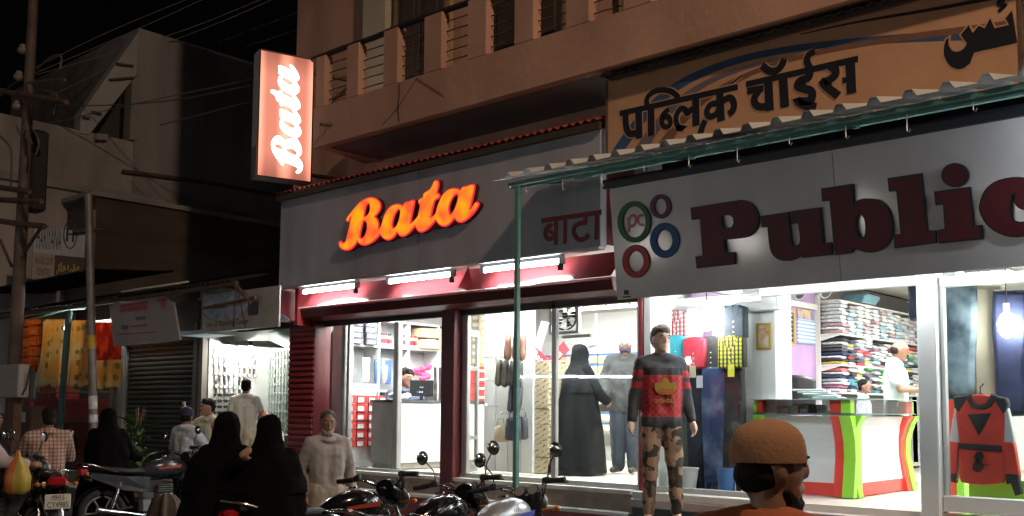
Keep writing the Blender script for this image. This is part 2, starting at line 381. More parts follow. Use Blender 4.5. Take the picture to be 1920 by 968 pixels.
# ================================================================== grey fascia with lit script letters
FASC = mat('grey_composite_panel', (.38, .38, .43), .42, var=.2, scale=2.6, stretch=(1, 1, .25), bump=.04, bscale=3)
root = thing('fascia_board', 'long pale grey fascia board carrying the glowing red script letters', 'signboard', (-8.2962, 7.735, 3.2))
for a, b in ((-11.0484, -8.3571), (-8.3504, -5.7525)):
    g = G(); g.rbox(a, b, 7.6925, 7.7945, 3.21, 4.39, .004); g.build('panel', FASC, root)
g = G(); g.box(-11.0318, -5.7609, 7.7988, 8.279, 3.24, 4.34); g.build('backing_box', MAROON, root)
g = G(); g.box(-11.0541, -5.7582, 7.6755, 7.7775, 3.185, 3.207); g.build('bottom_trim', ALU, root)
Zp = lambda pts: [(620+.15625*a, 330+.15625*b) for a, b in pts]
B_OUT = [(190,520),(215,480),(270,410),(340,330),(410,280),(480,258),(540,270),(585,310),(600,360),(590,410),(560,455),(530,485),(555,515),(572,560),(575,600),(578,640),(600,620),(620,560),(650,470),(690,400),(740,355),(800,338),(845,345),(870,362),(890,320),(940,308),(985,290),(1005,295),(1005,320),(985,420),(965,520),(958,572),(985,555),(1020,520),(1050,480),(1062,430),(1075,360),(1078,340),(1060,340),(1055,300),(1075,275),(1110,260),(1120,215),(1150,190),(1190,165),(1220,120),(1245,65),(1270,52),(1292,65),(1295,110),(1280,180),(1275,210),(1295,210),(1308,235),(1295,265),(1255,290),(1240,320),(1220,400),(1200,490),(1215,495),(1250,465),(1265,440),(1280,380),(1310,300),(1350,225),(1400,175),(1460,150),(1520,152),(1562,172),(1585,130),(1640,122),(1690,103),(1720,103),(1728,130),(1715,210),(1690,320),(1668,400),(1690,390),(1730,330),(1755,310),(1778,330),(1770,365),(1720,440),(1650,510),(1590,550),(1545,558),(1510,535),(1490,500),(1450,550),(1400,595),(1350,605),(1300,580),(1265,525),(1220,580),(1160,640),(1100,672),(1060,668),(1030,630),(1020,592),(980,640),(920,700),(860,728),(825,710),(802,670),(760,730),(710,765),(670,768),(625,740),(595,695),(550,750),(490,800),(420,832),(370,828),(335,800),(327,770),(310,800),(290,830),(240,880),(180,893),(125,870),(100,820),(110,785),(130,785),(145,805),(175,795),(190,765),(210,680),(235,570),(258,490),(235,505),(215,550),(195,545)]
B_H = [[(400,485),(410,420),(425,360),(450,328),(472,340),(475,390),(465,440),(440,475),(410,490)],
       [(390,540),(420,545),(437,575),(438,640),(420,700),(395,740),(370,752),(350,738),(355,690),(372,610)],
       [(738,600),(745,540),(770,460),(805,405),(835,405),(838,450),(820,540),(785,610),(755,632)],
       [(1418,400),(1430,330),(1470,250),(1510,218),(1530,230),(1525,300),(1490,400),(1450,460),(1428,455)]]
ORG = Vector((-8.2962, 7.6245, 3.2)); UX = (1, 0, 0)
loops = [smooth_loop(on_plane(Zp(q), ORG, UX, ZU), 3) for q in [B_OUT]+B_H]
root = thing('illuminated_letters', 'glowing orange red script letters on the grey fascia board', 'sign letters', (-9.1302, 7.667, 3.6))
def glow(name, stops, scale, s, seed=0):
    m = bpy.data.materials.new(name); m.use_nodes = True; n = m.node_tree.nodes; l = m.node_tree.links; n.clear()
    tc = n.new('ShaderNodeTexCoord'); f = noisef(n, l, tc.outputs['Object'], scale, .32, .68, 1, seed); rp = n.new('ShaderNodeValToRGB')
    rp.color_ramp.elements[0].color = (*stops[0], 1); rp.color_ramp.elements[1].color = (*stops[1], 1); l.new(f, rp.inputs[0])
    e = n.new('ShaderNodeEmission'); e.inputs[1].default_value = s; l.new(rp.outputs[0], e.inputs[0]); o = n.new('ShaderNodeOutputMaterial'); l.new(e.outputs[0], o.inputs[0]); return m
plate('letter_face', shapemesh(loops, .006, -.011), glow('orange_acrylic_glow', ((1, .12, .035), (1, .42, .01)), 5.5, 1.0), root, ORG+Vector((0, -.008, 0)), UX, ZU)
plate('letter_rim', shapemesh(loops, .006, .006), emis('red_acrylic_glow', (1, .035, .06), .9), root, ORG+Vector((0, .004, 0)), UX, ZU)
plate('letter_return', shapemesh(loops, .03, .008), mat('dark_red_return', (.10, .012, .012), .5), root, ORG+Vector((0, .042, 0)), UX, ZU)
# word in Devanagari at the right end of the fascia
Zq = lambda pts: [(1000+a*.09296, 380+b*.09296) for a, b in pts]
def zstroke(zf, pts, org, u, v): return on_plane(zf(pts), org, u, v)
HO = Vector((-6.2112, 7.6916, 3.2))
def hs(pts, w, sm=False): return (zstroke(Zq, pts, HO, UX, ZU), w, sm)
w = .048
root = thing('fascia_lettering', 'dark red Devanagari lettering at right end of grey fascia board', 'sign letters', (-6.0444, 7.684, 3.4))
strokes('letter_strokes', [hs([(162, 370), (1380, 192)], .05), hs([(462, 340), (455, 855)], w), hs([(650, 315), (640, 830)], w), hs([(1288, 210), (1272, 750)], w),
    hs([(385, 485), (350, 455), (270, 500), (232, 620), (270, 720), (340, 745), (420, 690), (455, 660)], w, True), hs([(275, 545), (455, 660)], w*.8),
    hs([(1060, 245), (1052, 410)], w), hs([(1085, 400), (940, 420), (830, 480), (810, 600), (880, 730), (970, 760), (1060, 720), (1120, 640)], w, True)], mat('dark_red_vinyl', (.22, .025, .03), .5, var=.1), root, HO, UX, ZU)
# ================================================================== red band and rolling shutter box under the fascia
root = thing('shutter_box', 'glossy red metal band with dark maroon box under the fascia', 'shutter box', (-8.254, 7.99, 2.7))
def lip(x): return .012*math.sin(x*2.1)+.008*math.sin(x*5.3+1)
GLOSSR = mat('glossy_red_enamel', (.31, .055, .06), .22, var=.12, scale=2, bump=.12, bscale=3, coat=.3)
g = G(); g.grid(lambda u, v: (-10.7394+5.03*u, 8.007-.2*v+lip(-10.7394+5.03*u)*math.sin(v*3.1), 3.2-.27*v), 60, 5); g.build('red_band', GLOSSR, root)
g = G(); g.loft([[(x, 7.837, 2.928), (x, 7.82, 2.9), (x, 7.854, 2.8), (x, 7.956, 2.76), (x, 8.16, 2.76), (x, 8.16, 2.928)] for x in (-10.7394, -8.4208, -5.7103)], 0, False); g.build('maroon_box', MAROON, root)
g = G(); g.box(-10.7977, -10.7394, 7.7775, 8.16, 2.7, 3.2); g.build('end_plate', REDP, root)
g = G(); g.prism([(-7.6702, 7.82, 3.19), (-7.6702, 7.667, 2.95), (-7.6702, 7.905, 2.93)], (.012, 0, 0)); g.build('bracket_gusset', REDP, root)
# fluorescent tubes
for i, (a, b, lab) in enumerate(((-10.60, -9.51, 'leftmost lit tube lamp under the grey fascia, nearest the projecting lightbox'), (-8.93, -7.84, 'middle lit tube lamp of three under the grey fascia'), (-7.385, -6.279, 'rightmost lit tube lamp under the fascia, below the Devanagari word'))):
    root = thing('tube_lamp', lab, 'tube light', ((a+b)/2, 7.8, 3.12), group='tube lamps under the fascia')
    g = G(); g.cyl((a, 7.76, 3.12), (b, 7.76, 3.12), .021, n=10); g.build('tube', emis('cool_tube_glow', (.86, .95, 1.0), 70), root)
    g = G(); g.box(a-.02, b+.02, 7.74, 7.78, 3.15, 3.184); g.build('batten', WHITE, root)
    for x in (a, b-.01): g = G(); g.box(x-.02, x+.03, 7.735, 7.785, 3.095, 3.148); g.build('lamp_holder', WHITE, root)
    g = G(); g.box(b-.05, b+.0, 7.745, 7.775, 3.03, 3.094); g.build('starter', BLACKP, root)
# ================================================================== projecting lightbox sign
LQ = Vector((-10.84, 7.16, 0)); LU = Vector((.287, .958, 0)).normalized(); LN = LU.cross(ZU); LW, LZ0, LZ1 = .735, 4.58, 6.25
root = thing('projecting_lightbox', 'tall pink glowing lightbox sign with white script, projecting from building corner', 'lightbox sign', LQ+ZU*4.5)
def lbx(g, u0, u1, z0, z1, w0, w1):
    P = lambda u, z, w: LQ+LU*u+LN*w+ZU*z
    return g.add([P(u0,z0,w0),P(u1,z0,w0),P(u1,z1,w0),P(u0,z1,w0),P(u0,z0,w1),P(u1,z0,w1),P(u1,z1,w1),P(u0,z1,w1)], [(3,2,1,0),(4,5,6,7),(0,1,5,4),(1,2,6,5),(2,3,7,6),(3,0,4,7)])
BOXC = mat('off_white_sheet_metal', (.52, .50, .48), .5, var=.08)
g = G(); lbx(g, 0, LW, LZ0, LZ1, -.24, 0); g.build('casing', BOXC, root)
def lbox():
    m = bpy.data.materials.new('pink_lightbox_glow'); m.use_nodes = True; n = m.node_tree.nodes; l = m.node_tree.links; n.clear()
    tc = n.new('ShaderNodeTexCoord'); s = xyz(n, l, tc.outputs['Object'])
    t = math_(n, l, 'ABSOLUTE', math_(n, l, 'SUBTRACT', math_(n, l, 'FRACT', math_(n, l, 'ADD', math_(n, l, 'MULTIPLY', s[1], 2.6), .5)), .5))
    rp = n.new('ShaderNodeMapRange'); rp.inputs[1].default_value = .0; rp.inputs[2].default_value = .36; rp.inputs[3].default_value = 1.5; rp.inputs[4].default_value = .6; rp.interpolation_type = 'SMOOTHSTEP'; l.new(t, rp.inputs[0])
    ed = math_(n, l, 'ABSOLUTE', s[2]); r2 = n.new('ShaderNodeMapRange'); r2.inputs[1].default_value = .5; r2.inputs[2].default_value = .83; r2.inputs[3].default_value = 1; r2.inputs[4].default_value = .5; l.new(ed, r2.inputs[0])
    k = math_(n, l, 'MULTIPLY', rp.outputs[0], r2.outputs[0])
    e = n.new('ShaderNodeEmission'); e.inputs[0].default_value = (1, .33, .22, 1); l.new(math_(n, l, 'MULTIPLY', k, 1.5), e.inputs[1]); o = n.new('ShaderNodeOutputMaterial'); l.new(e.outputs[0], o.inputs[0]); return m
g = G(); g.box(-.004, 0, -LW/2+.01, LW/2-.01, -.825, .825); o = g.build('face_panel', lbox(), root, True); o.matrix_parent_inverse = wmat(root).inverted(); o.location = LQ+LU*(LW/2)+LN*.006+ZU*5.415; o.rotation_euler = (0, 0, math.atan2(LU.y, LU.x)-math.pi/2)
g = G()
for a in ((0, .014, LZ0, LZ1), (LW-.014, LW, LZ0, LZ1), (.0145, LW-.0145, LZ0, LZ0+.015), (.0145, LW-.0145, LZ1-.015, LZ1)): lbx(g, *a, .001, .02)
g.build('frame', mat('dark_edge_trim', (.05, .02, .018), .5), root)
# rotated lettering: reads upwards
xs = [p[0] for p in loops[0]]; ys = [p[1] for p in loops[0]]; x0, x1, y0 = min(xs), max(xs), min(ys); yc = (max(ys)+y0)/2
k = 1.44/(x1-x0); k2 = .46/(max(ys)-y0)
rot = [[(-(p[1]-yc)*k2, (p[0]-(x0+x1)/2)*k) for p in lp] for lp in loops]
plate('lettering', shapemesh(rot, .002, 0), emis('white_letter_glow', (1, .95, .9), 4), root, LQ+LU*(LW*.52)+LN*.012+ZU*5.40, LU, ZU)
for z in (6.1, 4.7): g = G(); a = LQ+LU*LW-LN*.12; g.prism([a+ZU*z, a+LU*.62+ZU*z, a+LU*.62-LN*.06+ZU*z, a-LN*.06+ZU*z], ZU*.04); g.build('bracket', RUST, root)
g = G(); lbx(g, -.012, -.001, LZ0, LZ0+.4, -.2, .01); g.build('repair_patch', mat('dull_sheet', (.2, .19, .18), .6), root)
# ================================================================== orange banner with Devanagari and Urdu
def banner_mat():
    def fn(n, l, c):
        s = xyz(n, l, c); x, z = s[0], s[2]
        base = mixc(n, l, noisef(n, l, c, 3, .3, .7), (.52, .28, .16), (.60, .34, .20))
        # sweeping curves: arcs rising from the lower left
        def arc(col, a, b, base, thick):
            # z = a*(x-b)^.45 style curve
            t = math_(n, l, 'MAXIMUM', math_(n, l, 'SUBTRACT', x, b), .0001); cv = math_(n, l, 'MULTIPLY', math_(n, l, 'POWER', t, .33), a)
            d = math_(n, l, 'SUBTRACT', z, cv); lo, hi = thick
            return mixc(n, l, band(n, l, d, lo, hi), base, col)
        return base
    return patmat('printed_orange_banner', fn, .65)
root = thing('banner_board', 'orange printed banner with large dark Devanagari words above the tin awning', 'banner', (-5.6608, 7.701, 4.1))
g = G(); g.box(-5.6608, -1.9745, 7.6925, 7.718, 4.0, 4.83); o = bpy.data.objects.new('banner_sheet', g.mesh('banner_sheet', banner_mat(), (-5.6608, 7.6925, 4.05))); COL.objects.link(o); adopt(o, root); o.location = (-5.6608, 7.6925, 4.05)
g = G(); g.box(-5.6775, -1.9578, 7.7206, 7.752, 3.98, 4.02); g.box(-5.6775, -1.9578, 7.7206, 7.752, 4.8, 4.84); g.box(-5.6858, -5.6633, 7.684, 7.752, 3.98, 4.84); g.box(-1.972, -1.9495, 7.684, 7.752, 3.98, 4.84); g.build('frame', RUST, root)
Zh = lambda pts: [(1140+.26042*q[0], 80+.26042*q[1]) for q in pts]
BO = Vector((-5.6274, 7.6908, 4.1))
def bs(pts, w, sm=False): return ([(p[0], p[1], *q[2:]) for p, q in zip(on_plane(Zh(pts), BO, UX, ZU), pts)], w, sm)
K = .068
st = [bs([(85, 512), (935, 320)], .055), bs([(995, 302), (1800, 118)], .055),
 # pa
 bs([(128, 505), (128, 600), (150, 660), (200, 655), (225, 640)], K, True), bs([(222, 485), (225, 690)], K*1.1),
 # short i sign
 bs([(310, 460), (312, 670)], K*1.1), bs([(285, 470), (275, 400), (330, 350), (400, 338), (470, 355), (510, 400)], K*.8, True),
 # half ba + la
 bs([(440, 480), (390, 520), (385, 590), (420, 615), (455, 590), (440, 530), (400, 540)], K*.75, True),
 bs([(490, 620), (545, 615), (500, 610), (485, 540), (520, 470), (560, 480), (570, 520), (610, 470)], K*.8, True), bs([(632, 385), (635, 600)], K*1.1),
 # ka
 bs([(805, 355), (815, 565)], K*1.1), bs([(800, 440), (740, 440), (705, 500), (730, 540), (780, 520), (800, 480)], K*.85, True), bs([(830, 420), (880, 390), (910, 430), (905, 490), (870, 515)], K*.9, True),
 bs([(700, 560), (675, 620), (655, 700)], K*.9, True), bs([(890, 295), (965, 240)], K*.25),
 # cha
 bs([(1005, 350), (1120, 330)], K*.9), bs([(1090, 345), (1050, 400), (1060, 450), (1110, 470), (1150, 450)], K*.95, True), bs([(1155, 285), (1165, 490)], K*1.15),
 # aa + chandra
 bs([(1262, 260), (1275, 465)], K*1.15), bs([(1110, 165), (1160, 210), (1220, 205), (1255, 160), (1270, 120)], K*.95, True),
 # ii
 bs([(1455, 195), (1450, 260), (1380, 270), (1360, 320), (1420, 335), (1475, 350), (1470, 420), (1400, 425), (1360, 420), (1420, 460), (1500, 465)], K, True),
 bs([(1490, 65), (1440, 90), (1430, 140), (1460, 190)], K*.85, True),
 # sa
 bs([(1600, 170), (1640, 190), (1640, 240), (1580, 280), (1540, 285), (1600, 340), (1660, 385)], K, True), bs([(1690, 275), (1760, 260)], K*.7), bs([(1745, 135), (1755, 365)], K*1.15)]
AO = BO+Vector((0, .0014, 0))
for k_, (c_, pts_, w_) in enumerate((((.045, .085, .19), [(1150, 296, 1.6), (1185, 245, 1.6), (1225, 195, 1.4), (1285, 150, 1.1), (1370, 115, .9), (1470, 93, .8), (1600, 78, .8), (1760, 68, 1.0), (1905, 62, 1.2)], .075),
    ((.17, .13, .16), [(1195, 290, 2.2), (1225, 245, 1.8), (1265, 195, 1.4), (1330, 150, .9), (1420, 120, .5), (1520, 100, .2)], .06), ((.20, .095, .055), [(1235, 285, 2.4), (1270, 235, 1.6), (1325, 180, 1.2), (1420, 130, .8), (1530, 98, .8), (1680, 72, .9), (1900, 45, 1.1)], .055),
    ((.012, .012, .016), [(1500, 65, .3), (1600, 42, .7), (1750, 18, 1), (1905, -12, 1.2)], .028))):
    pp = on_plane([(a, b) for a, b, _ in pts_], AO, UX, ZU); vv, ff = ribbon(chaikin([(p[0], p[1], q[2]) for p, q in zip(pp, pts_)]), w_, 0, .0002+.0002*k_)
    m_ = mat('banner_stripe_ink_%d' % k_, c_, .6); g = G(); g.add(vv, ff); plate('printed_stripe', g.mesh('printed_stripe', m_), m_, root, AO, UX, ZU)
INK = mat('black_banner_ink', (.010, .010, .016), .5, var=.1)
HALO = mat('tan_letter_outline', (.56, .31, .18), .65)
g = G()
for i, (p, w_, sm) in enumerate(st):
    vv, ff = ribbon(chaikin(p) if sm else p, w_+.022, 0, .001+.00005*i); g.add(vv, ff)
plate('letter_outline', g.mesh('letter_outline', HALO), HALO, root, BO, UX, ZU)
strokes('letter_strokes', st, INK, root, BO, UX, ZU, .0001)
Zu = lambda pts: [(1700+.24803*a, 0+.24803*b) for a, b in pts]
ur = [(320, 285), (318, 340), (345, 385), (385, 392), (430, 370), (458, 330), (410, 265), (470, 190), (500, 250), (545, 195), (590, 215), (632, 140), (665, 215), (775, 190), (748, 140), (797, 80), (838, 325), (600, 378), (540, 392), (510, 400), (480, 480), (430, 515), (380, 522), (320, 490), (285, 420), (285, 350), (300, 300)]
up = smooth_loop(on_plane(Zu(ur), BO, UX, ZU), 3, 40)
plate('urdu_outline', shapemesh([up], .0012, .012), HALO, root, BO+Vector((0, .0003, 0)), UX, ZU)
plate('urdu_letters', shapemesh([up], .003), INK, root, BO, UX, ZU)
strokes('hamza_mark', [(on_plane(Zu([(745, 5), (705, 0), (690, 30), (715, 45), (755, 35), (695, 90)]), BO, UX, ZU), .028, True)], INK, root, BO, UX, ZU)
# ================================================================== tin awning with green frame and post
root = thing('tin_awning', 'corrugated tin awning on a mint green frame and single green post', 'awning', (-6.1032, 6.885, 0))
g = G(); corr(g, -6.4091, 1.1, 6.8425, 3.80, 7.633, 3.99, .25, .05, .58); g.build('sheet', mat('weathered_roof_sheet', (.55, .55, .54), .55, .1, var=.15, scale=2), root)
g = G(); g.box(-6.2311, 1.0, 6.8765, 6.919, 3.72, 3.755); g.box(-6.2311, 1.0, 6.9198, 6.9249, 3.70, 3.753); g.build('front_angle', GREENP, root)
g = G(); g.box(-5.9781, 1.0, 7.565, 7.6075, 3.88, 3.93); g.build('rear_angle', GREENP, root)
for x in (-6.1449, -4.6437, -3.1425, -1.6413):
    g = G(); g.tube([(x, 6.902, 3.72), (x, 7.6075, 3.89)], .022, 6); g.build('rafter', GREENP, root)
g = G(); g.prism([(-4.3101, 6.97, 3.71), (-3.5595, 6.97, 3.72), (-3.9765, 7.4375, 3.83)], (0, 0, .008)); g.build('gusset', GREENP, root)
g = G(); g.box(-6.1311, -6.0894, 6.8637, 6.9062, 0, 3.7); g.build('post', GREENP, root)
hook = None
for i in range(12):
    g = G(); x = -6.0198+i*.44; g.tube([(x, 6.8935, 3.70), (x, 6.8935, 3.64-.03*(i % 3)), (x+.015, 6.8893, 3.625-.03*(i % 3)), (x+.025, 6.885, 3.645-.03*(i % 3))], .005, 5); g.build('hook_bolt', STEEL, root)
# ================================================================== white sign with slab letters and rings
PO = Vector((-5.4888, 7.6075, 2.66)); PV = Vector((0, -.122, 1)).normalized(); PNv = Vector(UX).cross(PV)
pub = thing('shop_sign_board', 'tilted glossy white sign board with maroon slab letters and coloured rings', 'signboard', (-3.3204, 7.65, 2.6))
GLW = mat('glossy_white_acrylic', (.82, .79, .82), .13, var=.14, scale=1.8, stretch=(1, 1, .4), bump=.04, bscale=2.5)
def pbox(g, u0, u1, v0, v1, w0, w1, mi=0):
    P = lambda u, v, w: PO+Vector(UX)*u+PV*v+PNv*w
    g.add([P(u0,v0,w0),P(u1,v0,w0),P(u1,v1,w0),P(u0,v1,w0),P(u0,v0,w1),P(u1,v0,w1),P(u1,v1,w1),P(u0,v1,w1)], [(3,2,1,0),(4,5,6,7),(0,1,5,4),(1,2,6,5),(2,3,7,6),(3,0,4,7)], mi)
j = on_plane([(1577, 530)], PO, UX, PV)[0][0]
for a, b in ((0, j-.003), (j+.003, 5.2), (5.206, 7.0)): g = G(); pbox(g, a, b, 0, 1.045, -.06, 0); g.build('panel', GLW, pub)
g = G(); pbox(g, -.04, 7.0, 1.047, 1.13, -.10, .05); g.build('top_channel', mat('dark_blue_channel', (.012, .014, .03), .5), pub)
g = G(); pbox(g, .0, 7.0, .01, 1.04, -.09, -.062); g.build('backing_frame', RUST, pub)
Z4 = lambda pts: [(1140+.26864*a, 300+.26864*b) for a, b in pts]
Z5 = lambda pts: [(1520+.33058*a, 220+.33058*b) for a, b in pts]
def ellp(cx, cy, rx, ry, rot=0, n=28): return [(cx+rx*math.cos(2*math.pi*i/n)*math.cos(rot)-ry*math.sin(2*math.pi*i/n)*math.sin(rot), cy+rx*math.cos(2*math.pi*i/n)*math.sin(rot)+ry*math.sin(2*math.pi*i/n)*math.cos(rot)) for i in range(n)]
LET = {'letter_p': [Z4([(597,340),(900,292),(960,290),(1010,310),(1045,360),(1057,410),(1045,470),(1000,520),(940,540),(820,552),(832,655),(890,650),(893,722),(638,750),(630,680),(680,675),(660,405),(603,412)]), Z4([(800,385),(860,378),(890,400),(895,440),(880,475),(815,488)])],
 'letter_u': [[(1431,407),(1480,399.5),(1485,450),(1489,461),(1497,463),(1504,458),(1505,445),(1501,415.5),(1489,418),(1488,398),(1540,391),(1546,458),(1560,456.5),(1561,476),(1509,481.5),(1507,472),(1500,480),(1488,486),(1474,487.5),(1460,483),(1451,472),(1447,455),(1444,424),(1433,425)]],
 'letter_b': [Z5([(75,410),(243,385),(250,500),(290,472),(345,467),(400,480),(445,525),(465,590),(468,650),(445,710),(400,748),(340,762),(290,752),(255,738),(238,765),(150,775),(122,468),(80,472)]), Z5([(262,600),(275,555),(298,546),(318,575),(326,620),(322,670),(305,692),(285,680),(268,645)])],
 'letter_l': [Z5([(452,352),(632,325),(665,648),(710,648),(713,708),(490,738),(488,672),(525,668),(500,412),(458,416)])],
 'letter_i': [Z5([(716,428),(906,402),(925,625),(970,618),(975,685),(743,710),(738,645),(775,638),(765,488),(722,494)])],
 'letter_i_dot': [Z5(ellp(826, 330, 70, 62))],
 'letter_c': [Z5([(1190,347),(1260,360),(1305,400),(1315,460),(1290,510),(1240,525),(1190,510),(1165,480),(1172,430),(1150,440),(1138,490),(1140,550),(1155,590),(1195,600),(1250,590),(1310,560),(1320,600),(1270,645),(1200,672),(1130,672),(1060,645),(1005,600),(970,530),(975,480),(1000,420),(1050,375),(1120,352)])]}
SLAB = mat('maroon_acrylic', (.13, .014, .024), .38, var=.2, scale=3, bump=.05, spec=.25)
SLABE = mat('black_letter_edge', (.012, .011, .014), .45)
for nm, lps in LET.items():
    ls = [smooth_loop(on_plane(q, PO, UX, PV), 3, 38) for q in lps]
    o = plate(nm, shapemesh(ls, .018, .008), SLABE, pub, PO+PNv*.018, UX, PV); plate('face', shapemesh(ls, .003, -.004), SLAB, o, PO+PNv*.037, UX, PV)
for nm, (cx, cy, rx, ry, ix, iy), c in (('green_ring', (190, 433, 115, 142, 82, 112), (.03, .13, .05)), ('purple_ring', (374, 325, 71, 82, 44, 57), (.13, .03, .10)), ('blue_ring', (402, 562, 100, 120, 58, 74), (.02, .09, .25)), ('red_ring', (202, 708, 93, 114, 57, 74), (.42, .05, .05))):
    ls = [on_plane(Z4(ellp(cx, cy, rx, ry)), PO, UX, PV), on_plane(Z4(ellp(cx, cy, ix, iy)), PO, UX, PV)]
    plate(nm, shapemesh(ls, .008, 0, .003), mat(nm+'_acrylic', tuple(1.25*q_ for q_ in c), .4, var=.1, spec=.3), pub, PO+PNv*.012, UX, PV)
LR = mat('red_vinyl', (.45, .05, .05), .3)
def ps(pts, w, sm=True): return (on_plane(Z4(pts), PO, UX, PV), w, sm)
strokes('monogram', [ps([(145, 400), (147, 505)], .03, False), ps([(147, 420), (160, 388), (190, 388), (200, 420), (185, 460), (150, 465)], .028), ps([(248, 385), (215, 390), (208, 420), (220, 455), (250, 455)], .024)], LR, pub, PO+PNv*.001, UX, PV)
strokes('maker_mark', [ps([(113, 925), (145, 925)], .042, False), ps([(105, 957), (160, 955)], .012, False)], SLABE, pub, PO+PNv*.001, UX, PV)
# ================================================================== concrete building on the left
CONC2 = mat('grey_cement_render', (.30, .275, .275), .92, var=.45, scale=.9, bump=.6, bscale=6, stretch=(1, 1, .3))
root = thing('concrete_building', 'tall bare grey concrete building with sloping stair parapet behind the low shops', 'building', (-21.6585, 11.05, 0))
def px_prism(g, pts, X, dx): g.prism([at(a, b, X=X) for a, b in pts], (dx, 0, 0))
g = G(); g.box(-26.6625, -19.9913, 10.1575, 22.1, 0, 9.77); g.build('tower_wall', CONC2, root)
g = G(); g.box(-26.6625, -19.9905, 4.0, 10.149, 0, 7.26); g.build('lower_wall', mat('pale_stained_render', (.36, .32, .31), .92, var=.45, scale=1.0, bump=.5, bscale=7, stretch=(1, 1, .35)), root)
g = G(); px_prism(g, [(261, 58), (152, 213), (150, 250), (168, 252), (256, 140)], -19.9488, -.3); g.build('stair_parapet', mat('whitewash', (.42, .41, .41), .9, var=.15, scale=1), root)
g = G(); px_prism(g, [(262, 140), (262, 262), (243, 262), (248, 150)], -19.9571, -.3); g.build('stair_pier', CONC, root)
for k, (a, b) in enumerate((((218, 120), (250, 124)), ((205, 150), (250, 146)), ((172, 210), (190, 214)), ((155, 220), (168, 222)))):
    g = G(); g.cyl(at(*a, X=-19.9071), at(*b, X=-19.9071), .03, n=6); g.build('stair_rod', RUST, root)
g = G(); g.tube([at(230, 321, X=-19.9071), at(340, 335, X=-19.9071), at(440, 352, X=-19.9071), at(525, 366, X=-19.9071)], .04, 6); g.build('wall_pipe', RUST, root)
g = G(); g.box(-19.9905, -19.8904, 4, 22.1, 5.98, 6.12); g.build('ledge', CONC, root)
g = G(); px_prism(g, [(182, 250), (203, 252), (203, 262), (182, 262)], -19.8237, -.2); g.build('roof_block', CONC, root)
# dark low building in front of it
root = thing('dark_brick_building', 'low dark brown unlit building wall between concrete block and lit shops', 'building', (-19.1424, 10.2, 0))
g = G(); g.box(-20.1041, -18.7697, 8.806, 22.1, 0, 5.68); g.build('wall', mat('dark_brown_wall', (.085, .062, .05), .9, var=.35, scale=.9, bump=.5, bscale=6, stretch=(1, 1, 3)), root)
g = G(); g.box(-20.1875, -18.6863, 8.67, 22.1, 5.69, 5.78); g.build('coping', CONC, root)
# ================================================================== row of low shops
row = thing('shop_row_building', 'row of low tin-roofed shops left of the lit shoe shop', 'building', (-15.535, 8.5, 0))
DTIN = mat('sooty_tin', (.05, .042, .038), .6, .3, var=.4, scale=2)
g = G(); corr(g, -19.7793, -11.5227, 7.2675, 3.28, 9.01, 3.75, .12, .03, wave=True); g.build('tin_roof', DTIN, row)
g = G(); g.tube([(-19.7793, 7.31, 3.23), (-15.1089, 7.31, 3.25), (-11.4393, 7.31, 3.26)], .035, 6); g.build('eave_beam', RUST, row)
g = G(); corr(g, -14.4557, -12.8712, 7.225, 3.34, 7.4375, 3.4, .06, .025, wave=True); g.build('white_tin_edge', mat('pale_tin', (.6, .62, .6), .5, .2), row)
for i, x in enumerate((-19.5121, -16.051, -13.5239)): g = G(); g.box(x-.1, x+.1, 8.075, 11.05, 0, 3.45); g.build('party_wall', CONC, row)
g = G(); g.box(-19.5673, -11.0605, 11.05, 11.22, 0, 3.9); g.build('back_wall', CONC, row)
g = G(); g.box(-19.4708, -13.6328, 7.9475, 11.05, 0, .5); g.build('plinth', CONC, row)
g = G(); g.box(-13.4041, -11.244, 8.16, 11.05, 0, .5); g.build('shop_floor', CONC, row)
g = G(); g.box(-13.5766, -11.1747, 8.1175, 8.177, 2.72, 3.25); g.build('lintel', DARKW, row)
g = G(); g.box(-15.9676, -13.5906, 8.075, 8.245, 2.64, 3.25); g.build('shutter_lintel', DARKW, row)
for a in (-16.2152, -16.0151, -13.6132, -13.4464): g = G(); g.box(a-.05, a+.05, 8.007, 8.092, .3, 2.9); g.build('door_jamb', mat('worn_grey_timber', (.20, .18, .16), .8, var=.3, scale=4, stretch=(1, 1, .2)), row)
root = thing('rolling_shutter', 'closed dark steel rolling shutter left of the watch shop', 'shutter', (-14.8135, 8.16, .5))
g = G(); pr = []
for i in range(28):
    z = .5+i*.0775
    pr += [(8.16, z), (8.1387, z+.012), (8.1345, z+.035), (8.1387, z+.058), (8.16, z+.07)]
n = len(pr); g.add([(x, y, z) for x in (-15.9062, -13.621) for y, z in pr], [(i, i+1, n+i+1, n+i) for i in range(n-1)]); g.build('slat_curtain', mat('oily_dark_steel', (.06, .065, .062), .45, .5, var=.3, scale=2), root)
for x in (-15.9368, -13.6183): g = G(); g.box(x-.03, x+.03, 8.1175, 8.194, .5, 2.65); g.build('guide_rail', STEEL, root)
g = G(); g.box(-15.9062, -13.621, 8.126, 8.16, .46, .5); g.build('bottom_bar', STEEL, root)
